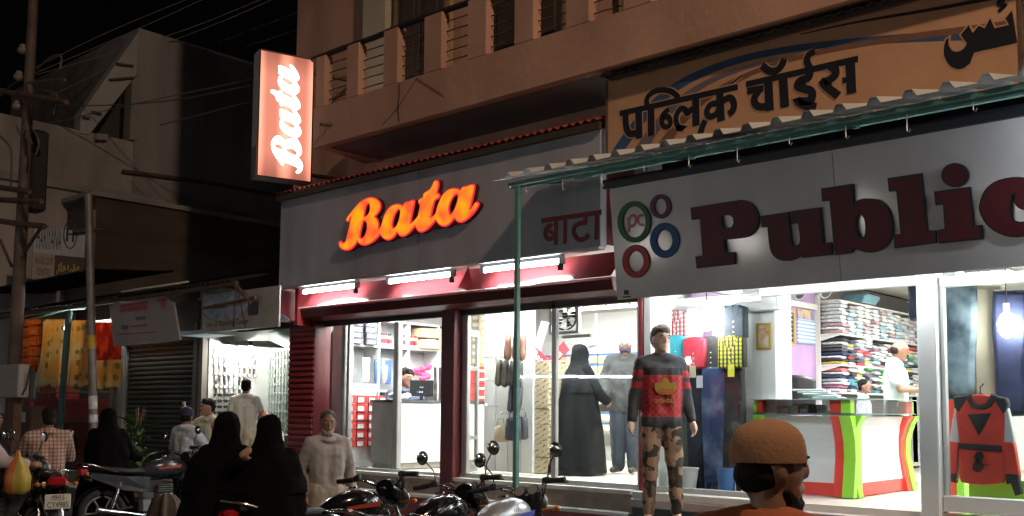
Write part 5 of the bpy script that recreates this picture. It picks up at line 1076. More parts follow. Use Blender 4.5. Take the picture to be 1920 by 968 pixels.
# purple side wall with frames
WX = -5.5
pwall = thing('purple_partition', 'purple painted side wall behind the sales counter', 'wall', (WX, 10.8, .85))
g = G(); g.box(WX-.06, WX, 8.95, 11.9, .85, 3.31); g.build('wall_panel', PW, pwall)
g = G(); g.box(WX, WX+.03, 9.3, 11.9, 2.90, 2.97); g.build('picture_rail', CREAM, pwall)
def sideframe(name, label, px0, px1, y0, y1, m):
    a, b = at(px0, y0, X=WX), at(px1, y1, X=WX); z1, z0 = a.z, b.z; r = thing(name, label, 'picture', (WX, a.y, z0)); w = .03
    for q in ((a.y, b.y, z0, z0+w), (a.y, b.y, z1-w, z1), (a.y, a.y+w, z0+w+.0005, z1-w-.0005), (b.y-w, b.y, z0+w+.0005, z1-w-.0005)): g = G(); g.box(WX+.001, WX+.025, *q); g.build('frame_bar', GOLD, r)
    g = G(); g.box(WX+.001, WX+.012, a.y+w, b.y-w, z0+w, z1-w); g.build('print', m, r)
sideframe('wall_certificate', 'large gilt framed dark chart on the purple wall', 1452, 1488, 577, 649, patmat('dark_chart', lambda n, l, c: mixc(n, l, math_(n, l, 'MULTIPLY', stripe(n, l, xyz(n, l, c)[2], 18, .4), math_(n, l, 'GREATER_THAN', noisef(n, l, c, 40, .3, .7), .4)), (.03, .035, .04), (.35, .36, .36)), .12))
a, b = at(1493, 579, X=WX), at(1526, 647, X=WX); g = G(); g.box(WX+.002, WX+.02, a.y, b.y, b.z, a.z)
one('wall_calendar', g, patmat('calendar_print', lambda n, l, c: mixc(n, l, math_(n, l, 'GREATER_THAN', xyz(n, l, c)[2], .3), mixc(n, l, stripe(n, l, xyz(n, l, c)[2], 22, .5), (.7, .7, .68), (.2, .35, .5)), mixc(n, l, noisef(n, l, c, 9, .4, .6), (.6, .4, .12), (.15, .15, .4))), .5), 'colourful hanging calendar on the purple wall beside the shelves', 'calendar')
# ------------------------------------------------------------------ shelves of folded clothes, running back into the shop
S0 = Vector((-5.19, 11.88, 0)); sd = Vector((0, 1, 0)); sn = Vector((1, 0, 0))    # sn faces the customer
zl = [at(1533, y, X=WX).z for y in (735, 684, 627)]
SL = 3.1
su = thing('clothes_shelving', 'long wall shelving packed with folded clothes', 'shelving', S0+ZU*.85)
g = G(); obox(g, S0, sd, sn, 0, SL, -.31, -.295, .85, 3.3); g.build('back_panel', mat('shelf_back_dark', (.10, .09, .09), .7), su)
for z in zl+[.9, zl[0]-.35, zl[2]+.42]: g = G(); obox(g, S0, sd, sn, 0, SL, -.294, 0, z-.02, z); g.build('shelf', CREAM, su)
for k in range(1): g = G(); obox(g, S0, sd, sn, -.02, -.001, -.31, -.25, .85, 3.1); g.build('end_panel', CREAM, su)
for z in zl: g = G(); g.prism([S0-sn*.29+ZU*(z-.1), S0+ZU*(z-.025), S0-sn*.29+ZU*(z-.025)], sd*.012) ; g.build('shelf_bracket', CREAM, su)
fm = G()
def fold(g):
    g.loft([[(x, w*math.cos(a)*1.0, max(0, .5*h*(1+math.copysign(abs(math.sin(a))**.6, math.sin(a))))) for a in [i*math.pi/5 for i in range(10)]] for x, w, h in ((-.17, .10, .03), (-.15, .125, .036), (0, .13, .040), (.13, .125, .040), (.165, .11, .034))], 0, True)
fold(fm); FOLD = fm.build('folded_garment', objcol('folded_cotton', .85, .4, 30, .3), local=True); tag(FOLD, 'x', 'folded garment')
ang = math.atan2(sn.y, sn.x)
PAL = [(.72, .72, .72), (.7, .7, .66), (.68, .68, .7), (.4, .4, .42), (.62, .6, .55), (.7, .7, .72), (.16, .17, .2), (.1, .1, .11), (.05, .05, .06), (.06, .07, .12), (.75, .75, .75), (.45, .04, .05), (.03, .03, .03), (.08, .22, .28), (.35, .38, .42), (.55, .42, .08), (.1, .3, .12), (.6, .6, .62), (.02, .03, .08), (.5, .12, .14), (.66, .66, .7), (.28, .1, .16)]
shn = ['lowest', 'middle', 'topmost']
def cname(c):
    r, g_, b = c; mx, mn = max(c), min(c)
    if mx < .09: return 'navy' if b > 1.6*r else 'black'
    if mx-mn < .12: return 'white' if mx > .6 else 'grey'
    if r == mx: return 'yellow' if g_ > .3 else ('red' if b < .1 else 'dark pink')
    return 'green' if g_ == mx and b < g_*.7 else 'blue'
for li, z in enumerate(zl):
    t = .14; nst = -1
    while t < SL-.1:
        nst += 1; kk = -1; hgt = 0; lim = .335 if li < 2 else .40; lim *= rnd.uniform(.85, 1)
        while hgt < lim:
            kk += 1; c = rnd.choice(PAL) if li < 2 else rnd.choice([(.72, .72, .74), (.66, .64, .56), (.7, .72, .74), (.6, .62, .6), (.45, .3, .32), (.3, .42, .5), (.74, .74, .74)])
            s = rnd.uniform(.95, 1.2)
            o = put(FOLD, f'{cname(c)} folded garment, {ORD[kk]} from the bottom in the {ORD[nst]} stack of the {shn[li]} shelf', S0+sd*(t+rnd.uniform(-.012, .012))-sn*(.155+rnd.uniform(-.03, .02))+ZU*(z+hgt), ang+rnd.uniform(-.08, .08), c, (.86, .93, s*(1 if li < 2 else 1.15)), f'folded garments on the {shn[li]} shelf'); hgt += .038*s*(1 if li < 2 else 1.15)
        t += .25 if li < 2 else .26
g = G()
for k in range(6): g.rbox(-.25, .25, -.15, .15, 0, .02, .004, 0, Matrix.Translation(S0+sd*(.9+k*.03)-sn*.14+ZU*(zl[2]+.44+k*.021)) @ Matrix.Rotation(ang+1.57+rnd.uniform(-.1, .1), 4, 'Z'))
one('flat_garment_packs', g, mat('teal_polybag', (.18, .35, .42), .3, var=.3), 'flat teal garment packs piled on top of the shelving', 'packs')
# ------------------------------------------------------------------ counter of green, red and white
LIME = mat('lime_laminate', (.28, .62, .05), .3, var=.05); REDL = mat('red_laminate', (.62, .05, .035), .3, var=.05)
K0 = Vector((fx(1592, 8.8825), 8.8825, 0)); zt = .85
kc = thing('sales_counter', 'white sales counter with lime green ribs and red trim, glass top', 'counter', K0+ZU*zt)
La = K0.x-fx(1417, 8.8825); dA = Vector((-1, 0, 0)); nA = Vector((0, -1, 0)); dB = Vector((0, 1, 0)); nB = Vector((1, 0, 0)); Lb = 1.45
def curvep(g, o, d, n, a0, a1, prof, mi=0):
    """panel whose front follows a profile of (z, out)"""
    rings = [[o+d*a+n*out+ZU*z for z, out in prof]+[o+d*a-n*.12+ZU*z for z, out in reversed(prof)] for a in (a0, a1)]
    g.loft(rings, mi, False)
prof = [(zt+.09, .02), (zt+.2, .0), (zt+.35, -.02), (zt+.5, -.02), (zt+.65, 0), (zt+.735, .03)]
WPN = mat('white_gloss_panel', (.72, .73, .73), .25, var=.06, scale=2, stretch=(1, 1, 4))
g = G(); curvep(g, K0, dA, nA, .12, La-.1, prof); g.build('front_panel', WPN, kc)
g = G(); curvep(g, K0, dB, nB, .16, Lb-.22, prof); g.build('side_panel', WPN, kc)
def rib(o, d, n, a0, a1, m, out=.05, z0=zt, z1=None, nm='rib'):
    pr = [(zt+.0, out+.01), (zt+.15, out-.02), (zt+.35, out-.055), (zt+.5, out-.05), (zt+.65, out), (zt+.74, out+.05)]
    g = G(); curvep(g, o, d, n, a0, a1, pr); return g.build(nm, m, kc)
rib(K0, dA, nA, -.06, .05, LIME, .07, nm='green_rib'); rib(K0, dA, nA, .055, .14, REDL, .055, nm='red_rib'); rib(K0, dA, nA, La-.12, La-.02, LIME, .06, nm='green_rib')
rib(K0, dB, nB, .0, .10, LIME, .07, nm='green_rib'); rib(K0, dB, nB, Lb-.12, Lb, LIME, .07, nm='green_rib'); rib(K0, dB, nB, Lb-.22, Lb-.125, REDL, .055, nm='red_rib')
g = G(); obox(g, K0, dA, nA, .14, La-.1, -.1, .02, zt+.0, zt+.12); g.build('red_skirting', REDL, kc)
g = G(); obox(g, K0, dB, nB, .14, Lb-.12, -.1, .02, zt+.0, zt+.12); g.build('red_skirting', REDL, kc)
g = G(); obox(g, K0, dA, nA, -.05, La, -.45, .08, zt+.742, zt+.752); g.build('case_floor', mat('case_glass_edge', (.12, .2, .18), .15), kc)
g = G(); obox(g, K0, dB, nB, -.05, Lb, -.45, .08, zt+.7535, zt+.7615); g.build('case_floor', mat('case_glass_edge', (.12, .2, .18), .15), kc)
for o_, d_, n_, L_, z_ in ((K0, dA, nA, La, zt+.885), (K0, dB, nB, Lb, zt+.893)): g = G(); obox(g, o_, d_, n_, -.06, L_, -.46, .1, z_, z_+.007); g.build('glass_top', mat('green_edge_glass', (.25, .36, .33), .05), kc)
g = G(); obox(g, K0, dA, nA, .06, La-.03, .066, .07, zt+.753, zt+.884); g.build('glass_front', GLASS, kc)
g = G(); obox(g, K0, dB, nB, .10, Lb-.03, .066, .07, zt+.763, zt+.884); g.build('glass_front', GLASS, kc)
for o_, d_, n_, a, b, m in ((K0, dA, nA, -.04, .05, LIME), (K0, dA, nA, .055, .16, REDL), (K0, dA, nA, La-.1, La-.05, REDL), (K0, dA, nA, La-.045, La-.01, LIME), (K0, dB, nB, Lb-.2, Lb-.06, REDL), (K0, dB, nB, Lb-.055, Lb-.01, LIME)): g = G(); obox(g, o_, d_, n_, a, b, -.02, .06, zt+.764, zt+.884); g.build('case_block', m, kc)
for k in range(9):
    a = .25+k*.09+rnd.uniform(-.02, .02)
    if a > La-.2: break
    g = G(); c_ = rnd.choice([(.6, .6, .6), (.03, .03, .035), (.35, .36, .38), (.5, .45, .3)]); h = rnd.uniform(.03, .09); obox(g, K0, dA, nA, a, a+.08, -.25-rnd.uniform(0, .1), -.05, zt+.754, zt+.754+h); one('boxed_accessory', g, mat('accessory_%d' % k, c_, .4), ['pale', 'dark'][c_[0] < .1]+' boxed accessory, '+ORD[k]+' from the right inside the glass case of the counter', 'box', 'accessories in the glass case')
for k in range(5):
    p = K0+dA*(.28+.05*k)-nA*.2+ZU*(zt+.894+.022*k*.9); g = G(); g.rbox(-.15, .15, -.05, .05, 0, .02, .006, 0, Matrix.Translation(p) @ Matrix.Rotation(rnd.uniform(-.5, .5), 4, 'Z')); one('polybag_pack', g, mat('clear_poly', (.55, .62, .62), .25), ORD[k]+' flat polybag pack from the bottom of the pile on the counter top', 'pack', 'packs on the counter top')
# chair behind the counter
p = at(1484, 745, Y=10.03); ch = thing('office_chair', 'black padded office chair back behind the sales counter', 'chair', (p.x, p.y, .84))
g = G(); g.grid(lambda u, v: (p.x-.24+.48*u, p.y+.07*(2*u-1)**2-.0+.02*v, p.z-.1+.34*v-.05*abs(2*u-1)**3*v), 12, 8); o = g.build('backrest', mat('black_leatherette', (.02, .018, .018), .35, bump=.1), ch); so = o.modifiers.new('s', 'SOLIDIFY'); so.thickness = .06
g = G(); g.rbox(p.x-.24, p.x+.24, p.y-.5, p.y-.02, 1.28, 1.36, .02); g.build('seat', MC['black_leatherette'], ch)
g = G(); g.cyl((p.x, p.y-.25, .9), (p.x, p.y-.25, 1.28), .03, n=8); g.build('column', CHROME, ch)
for k in range(5): a = k*1.2566; g = G(); g.tube([(p.x, p.y-.25, .95), (p.x+.28*math.cos(a), p.y-.25+.28*math.sin(a), .87)], .02, 6); g.build('leg', BLACKP, ch)
for s in (-1, 1): g = G(); g.tube([(p.x+s*.25, p.y-.02, 1.5), (p.x+s*.27, p.y-.3, 1.52), (p.x+s*.26, p.y-.32, 1.34)], .018, 6); g.build('armrest', BLACKP, ch)
# ceiling spots
for k, (a, b) in enumerate(((1464, 556), (1500, 552), (1549, 549))):
    p = at(a, b, Y=9.52); d_ = Vector((.75, -.35, -.5)).normalized(); r = thing('ceiling_spotlight', ['leftmost', 'middle', 'rightmost'][k]+' white spotlight on the clothes shop ceiling', 'spotlight', p, group='ceiling spotlights')
    g = G(); g.cyl(p-d_*.14, p, .055, .065, 14); g.build('housing', WHITE, r)
    g = G(); g.cyl(p+d_*.001, p+d_*.006, .052, n=14); g.build('lens', BLACKP, r)
    g = G(); g.cyl(p-d_*.08, Vector((p.x-d_.x*.08, p.y-d_.y*.08, 3.32)), .012, n=6); g.build('stem', WHITE, r)
# ceiling light panels
for i_, (x, y) in enumerate(((-4.272, 9.86), (-2.9376, 9.69), (-2.8542, 11.39), (-3.6882, 12.75), (-1.1862, 9.52), (-1.353, 11.56), (.4, 10.4))): clight(x, y, 3.31, ORD[i_]+' square panel light in the cream ceiling of the clothes shop', grp='clothes shop panel lights')
q = at(1690, 588, Z=3.31); r = thing('round_downlight', 'round lit downlight in the ceiling above the man in white', 'ceiling light', q)
g = G(); g.cyl((q.x, q.y, 3.29), (q.x, q.y, 3.282), .16, n=20); g.build('diffuser', emis('downlight_glow', (1, .97, .9), 9), r); g = G(); g.cyl((q.x, q.y, 3.32), (q.x, q.y, 3.291), .19, n=20); g.build('rim', WHITE, r)
# ------------------------------------------------------------------ hanging clothes in the left window
def cloth_front(name, pts, Y, m, label, cat, group=None, depth=.06, folds=5, wob=.012, extra=None):
    """a garment hung flat: outline traced in photo pixels, rounded front and back"""
    O = Vector((0, Y, 0)); P = on_plane(pts, O, UX, ZU); me = shapemesh([smooth_loop(P, 2, 60)], depth/2, 0, depth*.35)
    o = plate(name, me, m, None, (0, Y, 0), UX, ZU)
    # move origin to the base
    xs = [v.co.x for v in me.vertices]; zs_ = [v.co.z for v in me.vertices]; off = Vector(((min(xs)+max(xs))/2, Y, min(zs_)))
    me.transform(Matrix.Translation(-off)); o.location = off
    if name == 'folded_shirt':
        cx = off.x; zt_ = max(zs_); w_ = (max(xs)-min(xs)); yf = Y-depth*.9
        for s_ in (-1, 1):
            g = G(); g.prism([(cx, yf, zt_-.13), (cx+s_*w_*.04, yf, zt_-.01), (cx+s_*w_*.26, yf, zt_-.005), (cx+s_*w_*.22, yf, zt_-.09)], (0, .012, 0)); g.build('collar', m, o)
        for k_ in range(4): g = G(); g.cyl((cx, yf+.004, zt_-.17-k_*.05), (cx, yf-.003, zt_-.17-k_*.05), .007, n=6); g.build('button', WHITE, o)
    return tag(o, label, cat, group)
HM = lambda n, l, c, base: base
def plaid(cols, f):
    def fn(n, l, c):
        s = xyz(n, l, c); b = cols[0]
        b = mixc(n, l, stripe(n, l, s[0], f, .45), cols[0], cols[1]); b = mixc(n, l, math_(n, l, 'MULTIPLY', stripe(n, l, s[2], f, .45), .6), b, cols[2]); return b
    return fn
def denim(dark, light, scale=3, lo=.5, hi=.75):
    return lambda n, l, c: mixc(n, l, noisef(n, l, c, scale, lo, hi, 4), dark, light)
HY = 8.7125
def sq(x0, y0, x1, y1, skew=0): return [(x0, y0+3), ((x0+x1)/2-5, y0), ((x0+x1)/2+5, y0), (x1, y0+3), (x1+1+skew, y1-2), ((x0+x1)/2, y1+1), (x0-1+skew, y1)]
cloth_front('folded_shirt', sq(1254, 586, 1289, 636), HY, patmat('red_tartan', plaid([(.6, .55, .55), (.45, .03, .05), (.12, .04, .06)], 22)), 'red tartan shirt hanging top left in the display window', 'shirt')
cloth_front('folded_shirt', sq(1292, 584, 1312, 632), HY+.02, mat('white_cotton', (.72, .72, .74), .8, var=.15), 'white shirt hanging beside the glowing bulb', 'shirt')
cloth_front('folded_shirt', sq(1343, 582, 1362, 632), HY+.02, mat('pale_shirt', (.6, .62, .66), .8, var=.2), 'pale shirt hanging right of the glowing bulb', 'shirt')
cloth_front('folded_shirt', sq(1365, 576, 1396, 632), HY-.05, mat('charcoal_shirt', (.035, .045, .06), .8, var=.3), 'charcoal shirt hanging top right in the display window', 'shirt')
cloth_front('folded_shirt', sq(1256, 633, 1288, 682), HY-.03, mat('turquoise_shirt', (.05, .38, .48), .8, var=.15), 'turquoise folded shirt left in the second row of window', 'shirt')
cloth_front('folded_shirt', sq(1288, 636, 1323, 688), HY-.06, mat('crimson_shirt', (.46, .03, .055), .8, var=.15), 'crimson folded shirt in the second row of window', 'shirt')
cloth_front('folded_shirt', sq(1324, 634, 1352, 690), HY-.03, mat('black_red_tee', (.03, .028, .03), .8, var=.4), 'black folded shirt between crimson and yellow checked shirts', 'shirt')
cloth_front('folded_shirt', sq(1354, 634, 1394, 687), HY-.08, patmat('yellow_gingham', plaid([(.62, .60, .03), (.03, .03, .02), (.02, .02, .02)], 24)), 'yellow and black checked shirt in the second row of window', 'shirt')
def leg2(x0, x1, y0, y1, t=4): 
    m = (x0+x1)/2; return [(x0, y0), (x1, y0), (x1+1, y0+60), (x1-t, y1-5), (x1-t-1, y1), (m+1, y1+2), (m, y1-20), (m-1, y1+2), (x0+t+1, y1+3), (x0+t, y1-5), (x0-1, y0+60)]
cloth_front('hanging_jeans', leg2(1294, 1324, 690, 896), HY, patmat('navy_denim', denim((.008, .010, .022), (.03, .045, .09))), 'navy jeans hanging left in the display window', 'jeans')
cloth_front('hanging_jeans', leg2(1323, 1357, 692, 900), HY-.04, patmat('faded_denim', denim((.02, .04, .12), (.16, .22, .32), 4, .45, .7)), 'faded blue jeans hanging in the middle of display window', 'jeans')
cloth_front('hanging_jeans', leg2(1358, 1390, 690, 880), HY-.02, patmat('black_denim', denim((.012, .011, .012), (.06, .06, .06), 3, .5, .8)), 'black jeans hanging right in the display window', 'jeans')
cloth_front('hanging_trousers', leg2(1260, 1294, 705, 876), HY+.1, mat('grey_green_twill', (.13, .15, .14), .8, var=.3, stretch=(1, 1, .15)), 'grey green trousers hanging behind the mannequin', 'trousers')
for px, py, c, lab in ((1299, 697, (.5, .42, .3), 'buff price tag on the crimson shirt'), (1312, 716, (.6, .62, .66), 'white price tag on the navy jeans'), (1371, 695, (.65, .6, .05), 'yellow price tag on the black jeans')):
    p = at(px, py, Y=HY-.13); g = G(); g.box(p.x-.035, p.x+.035, HY-.135, HY-.13, p.z-.06, p.z+.06); one('price_tag', g, mat('tag_'+lab[:4], c, .5), lab, 'price tag')
for px, z_ in ((1296, 2.5), (1375, 2.5)):
    pass
g = G(); g.cyl((fx(1250, HY+.05), HY+.05, at(1320, 582, Y=HY).z), (fx(1398, HY+.05), HY+.05, at(1320, 582, Y=HY).z), .012, n=6); g.cyl((fx(1392, HY), HY+.06, .86), (fx(1392, HY), HY+.06, at(1320, 582, Y=HY).z), .01, n=6); one('garment_rail', g, CHROME, 'chrome rail carrying the hanging shirts in display window', 'rail')
p = at(1325, 602, Y=8.4575)
def bulb(p, label, r_=.075, s=120):
    r = thing('bulb_lamp', label, 'bulb', p); g = G(); g.ell(p, (r_*.85, r_*.85, r_*1.25)); g.build('bulb', emis('cfl_glow_%d' % s, (.97, 1, 1), s), r); g = G(); g.cyl(p+Vector((0, 0, r_*1.2)), p+Vector((0, 0, r_*2.2)), .025, n=8); g.build('holder', WHITE, r)
    g = G(); g.cyl(p+Vector((0, 0, r_*2.2)), Vector((p.x, p.y, 3.32)), .006, n=5); g.build('cord', BLACKP, r)
bulb(p, 'blazing white bulb among the shirts in the display window', .08, 110)
bulb(at(1888, 610, Y=8.5), 'blazing white bulb in the right hand display window', .08, 110)
# bucket
p = at(1285, 905, Y=8.4575); r = thing('paint_bucket', 'white plastic bucket on the window floor beside the mannequin', 'bucket', (p.x, p.y, .852))
g = G(); g.loft([[(p.x+a*math.cos(t), p.y+a*math.sin(t), .855+h) for t in [i*math.pi/9 for i in range(18)]] for h, a in ((0, .10), (.02, .105), (.17, .125), (.2, .128))], 0, True); g.build('pail', mat('white_pail', (.66, .68, .66), .4), r)
g = G(); g.cyl((p.x, p.y, 1.056), (p.x, p.y, 1.072), .134, n=18); g.build('lid', mat('white_pail', (.66, .68, .66), .4), r)
p = at(1362, 900, Y=8.585); g = G(); g.loft([[(p.x+a*math.cos(t), p.y+a*math.sin(t), .855+h) for t in [i*math.pi/7 for i in range(14)]] for h, a in ((0, .07), (.02, .075), (.2, .09), (.22, .092))], 0, True); one('blue_bin', g, mat('blue_pail', (.03, .15, .4), .4), 'small blue bin on the window floor beside the jeans', 'bin')
# ------------------------------------------------------------------ right window
JY = 8.755
def one_leg(x0, x1, y0, y1, bend=4): return [(x0, y0), (x1, y0), (x1+2, y0+60), (x1-bend, y0+140), (x1-3, y1), (x0+6, y1+2), (x0+4, y0+130), (x0-2, y0+60)]
cloth_front('hanging_jeans', one_leg(1782, 1826, 545, 738), JY, patmat('worn_denim', denim((.015, .03, .045), (.20, .28, .32), 3, .45, .7)), 'worn blue green jeans hanging left in right hand window', 'jeans', depth=.12)
cloth_front('hanging_trousers', one_leg(1834, 1874, 545, 745), JY+.05, mat('khaki_twill', (.38, .34, .25), .8, var=.2, scale=4), 'khaki cargo trousers hanging in right hand window', 'trousers', depth=.12)
cloth_front('hanging_jeans', one_leg(1876, 1924, 555, 770), JY-.05, patmat('indigo_denim', denim((.010, .015, .05), (.05, .07, .16), 3, .5, .8)), 'indigo jeans hanging at right edge of the picture', 'jeans', depth=.12)
p = at(1801, 555, Y=JY-.1); g = G(); g.box(p.x-.05, p.x+.05, JY-.09, JY-.085, p.z-.04, p.z+.04); one('price_tag', g, mat('white_label', (.8, .8, .78), .6), 'white paper label at waist of the worn jeans', 'price tag')
p = at(1815, 592, Y=JY-.1); g = G(); g.box(p.x-.04, p.x+.04, JY-.09, JY-.085, p.z-.07, p.z+.06, 0, None); one('price_tag', g, mat('pink_white_tag', (.6, .45, .48), .5, var=.5, scale=30), 'pink and white swing tag on the worn jeans', 'price tag')
# red sweatshirt
SY = 8.415
sw = thing('hanging_sweatshirt', 'red sweatshirt with black triangle and pale sleeves hung in right window', 'sweatshirt', at(1838, 905, Y=SY))
Z7 = lambda pts: [(1740+.46272*a, 520+.46281*b) for a, b in pts]
RK = mat('red_jersey', (.46, .045, .03), .8, var=.12, scale=10, bump=.2); BK = mat('black_jersey', (.02, .02, .024), .8); LB = mat('pale_sleeve', (.55, .60, .62), .8)
def swp(nm, pts, m, dy=0, d=.03, sharp=50):
    P = on_plane(Z7(pts), Vector((0, SY, 0)), UX, ZU); plate(nm, shapemesh([smooth_loop(P, 2, sharp)], d, 0, d*.4), m, sw, (0, SY+dy, 0), UX, ZU)
swp('body', [(150, 490), (215, 480), (280, 490), (305, 530), (308, 600), (305, 700), (312, 790), (300, 828), (220, 835), (145, 825), (137, 790), (140, 690), (130, 600), (125, 530)], RK)
swp('left_sleeve', [(120, 520), (135, 560), (125, 660), (128, 700), (115, 815), (88, 810), (95, 680), (105, 590)], LB, .01, .025); swp('left_cuff', [(97, 670), (126, 675), (120, 740), (113, 822), (84, 815), (90, 740)], RK, .0, .027)
swp('left_wristband', [(87, 795), (114, 800), (112, 826), (84, 818)], BK, -.003, .028)
swp('right_sleeve', [(305, 520), (320, 530), (340, 620), (348, 680), (315, 680), (308, 600)], LB, .01, .025); swp('right_cuff', [(315, 672), (348, 675), (362, 760), (368, 805), (326, 830), (318, 760)], RK, .0, .027); swp('right_wristband', [(326, 800), (366, 803), (376, 875), (362, 878), (345, 830), (328, 830)], BK, -.003, .028)
swp('shoulder', [(115, 490), (165, 484), (130, 540), (118, 525)], BK, -.006, .028); swp('shoulder', [(275, 486), (318, 495), (325, 520), (310, 545), (290, 515)], BK, -.006, .028)
swp('collar', [(165, 484), (180, 478), (185, 505), (215, 520), (245, 515), (265, 480), (278, 484), (262, 520), (225, 532), (185, 522)], BK, -.010, .028)
swp('triangle_print', [(168, 556), (262, 552), (214, 640)], BK, -.045, .002, 20); swp('chest_band', [(131, 672), (308, 682), (308, 706), (131, 694)], BK, -.045, .002, 20)
O = Vector((0, SY-.05, 0)); strokes('numeral_print', [(on_plane(Z7([(222, 720), (205, 712), (192, 728), (205, 748), (220, 765), (205, 786), (185, 775), (195, 750), (215, 735), (222, 720)]), O, UX, ZU), .03, True), (on_plane(Z7([(222, 760), (250, 762)]), O, UX, ZU), .012, False)], BK, sw, O, UX, ZU)
g = G(); a, b = at(1816, 748, Y=SY), at(1862, 748, Y=SY); m_ = at(1838, 738, Y=SY); g.tube([a, m_, b], .007, 5); g.tube([m_, m_+Vector((0, 0, .05)), m_+Vector((.03, 0, .08))], .005, 5); g.build('hanger', BLACKP, sw)
g = G(); g.box(fx(1825, 8.67), .4, 8.5, 8.925, .86, 1.10); r = one('display_plinth', g, LIME, 'lime green display box on the floor of right hand window', 'plinth')
g = G(); g.box(fx(1780, 9.52), fx(1800, 9.52), 9.35, 9.52, .86, 1.75); g.box(fx(1801, 9.52), fx(1815, 9.52), 9.35, 9.52, .86, 1.75, 1); one('counter_end', g, [REDL, LIME], 'red and lime counter end seen through the right hand window', 'counter')
for k, x in enumerate((-5.3, -3.9, -2.5, -1.1)):
    r = thing('tube_lamp', ['leftmost', 'second', 'third', 'rightmost'][k]+' lit tube lamp behind the lower edge of the white sign', 'tube light', (x+.6, 7.7, 2.7), group='tube lamps behind the white sign')
    g = G(); g.cyl((x, 7.715, 2.70), (x+1.2, 7.715, 2.70), .018, n=8); g.build('tube', MC['cool_tube_glow'], r); g = G(); g.box(x-.02, x+1.22, 7.70, 7.73, 2.73, 2.77); g.build('batten', WHITE, r)
# hanging jean leg in the doorway
cloth_front('display_trouser_leg', [(1710, 520), (1728, 520), (1730, 555), (1724, 575), (1727, 588), (1716, 592), (1712, 575), (1716, 560)], 9.01, patmat('navy_denim', None) if False else MC['navy_denim'], 'dark jean leg hanging from above in the doorway', 'jeans', depth=.1)
g = G(); g.rbox(fx(1432, 8.245), fx(1733, 8.245), 8.177, 8.262, 2.66, 2.74, .01); one('door_header', g, WFR, 'white header rail over the open doorway of the clothes shop', 'header')
g = G()
for k in range(14): g.rbox(fx(1530, 8.4575)+k*.09, fx(1530, 8.4575)+k*.09+.085, 8.3725, 8.585, 2.74, 2.78+.02*(k % 3), .004)
one('overhead_packs', g, mat('clear_pack', (.6, .62, .6), .25, var=.3), 'clear garment packs laid along the top of the doorway', 'packs')
# ================================================================== people
SKIN = mat('brown_skin', (.24, .12, .075), .5, var=.1, scale=14); SKIN2 = mat('light_brown_skin', (.34, .19, .125), .5, var=.1, scale=14)
HAIR = mat('black_hair', (.010, .008, .007), .75, var=.3, scale=60, spec=.15); GREYH = mat('grey_hair', (.35, .33, .32), .8, var=.3, scale=60)
SHOE_M = mat('dark_shoe', (.03, .025, .022), .5); EYEM = mat('eye_white', (.6, .58, .55), .3); PUP = mat('eye_dark', (.01, .008, .006), .2)
def remesh(o, vox, smooth=4):
    r = o.modifiers.new('r', 'REMESH'); r.mode = 'VOXEL'; r.voxel_size = vox; r.use_smooth_shade = True
    s = o.modifiers.new('s', 'SMOOTH'); s.factor = .5; s.iterations = smooth
FT = bpy.data.textures.new('fold_noise', 'CLOUDS'); FT.noise_scale = .11; FT.noise_depth = 2
HT = bpy.data.textures.new('hair_noise', 'CLOUDS'); HT.noise_scale = .03; HT.noise_depth = 1
def crease(o, t=FT, s=.022):
    d = o.modifiers.new('d', 'DISPLACE'); d.texture = t; d.strength = s; d.mid_level = .5; d.texture_coords = 'LOCAL'
def hand(g, wr, d, n_, s=1, fist=.5):
    """palm and five fingers from wrist wr along d; n_ = palm normal (fingers curl towards it)"""
    d = Vector(d).normalized(); n_ = Vector(n_); n_ = (n_-d*n_.dot(d)).normalized(); sd_ = d.cross(n_)
    g.cap(wr, wr+d*.07*s, .026*s, .034*s); g.cap(wr+d*.05*s+sd_*.02*s, wr+d*.085*s+sd_*.022*s, .02*s, .018*s); g.cap(wr+d*.05*s-sd_*.02*s, wr+d*.085*s-sd_*.022*s, .02*s, .018*s)
    for k, (off, L_) in enumerate(((-.028, .058), (-.010, .072), (.010, .068), (.028, .055))):
        a = wr+d*.092*s+sd_*off*s; b = a+(d*(1-fist*.5)+n_*fist*.7).normalized()*L_*.5*s; c = b+(d*(1-fist)+n_*fist*1.4).normalized()*L_*.5*s
        g.cap(a, b, .0105*s, .0095*s, 6); g.cap(b, c, .0095*s, .008*s, 6)
    a = wr+d*.035*s-sd_*.03*s; b = a+(d*.7-sd_*.6+n_*.4).normalized()*.04*s; c = b+(d*.9+n_*.5).normalized()*.032*s
    g.cap(a, b, .013*s, .011*s, 6); g.cap(b, c, .011*s, .009*s, 6)
J0 = dict(hip=(0, 0, .94), chest=(0, 0, 1.28), neck=(0, .015, 1.45), head=(0, -.015, 1.605), shL=(.175, .01, 1.39), elL=(.225, .02, 1.10), wrL=(.235, -.05, .86), hpL=(.085, 0, .91), knL=(.1, -.015, .50), anL=(.1, .02, .075))
def joints(J):
    q = {k: Vector(v) for k, v in J0.items()}
    for k in list(q):
        if k.endswith('L'): v = q[k]; q[k[:-1]+'R'] = Vector((-v.x, v.y, v.z))
    for k, v in J.items(): q[k] = Vector(v)
    for s in 'LR': q['to'+s] = q.get('to'+s) or q['an'+s]+Vector((.02 if s == 'L' else -.02, -.16, -.035))
    return q
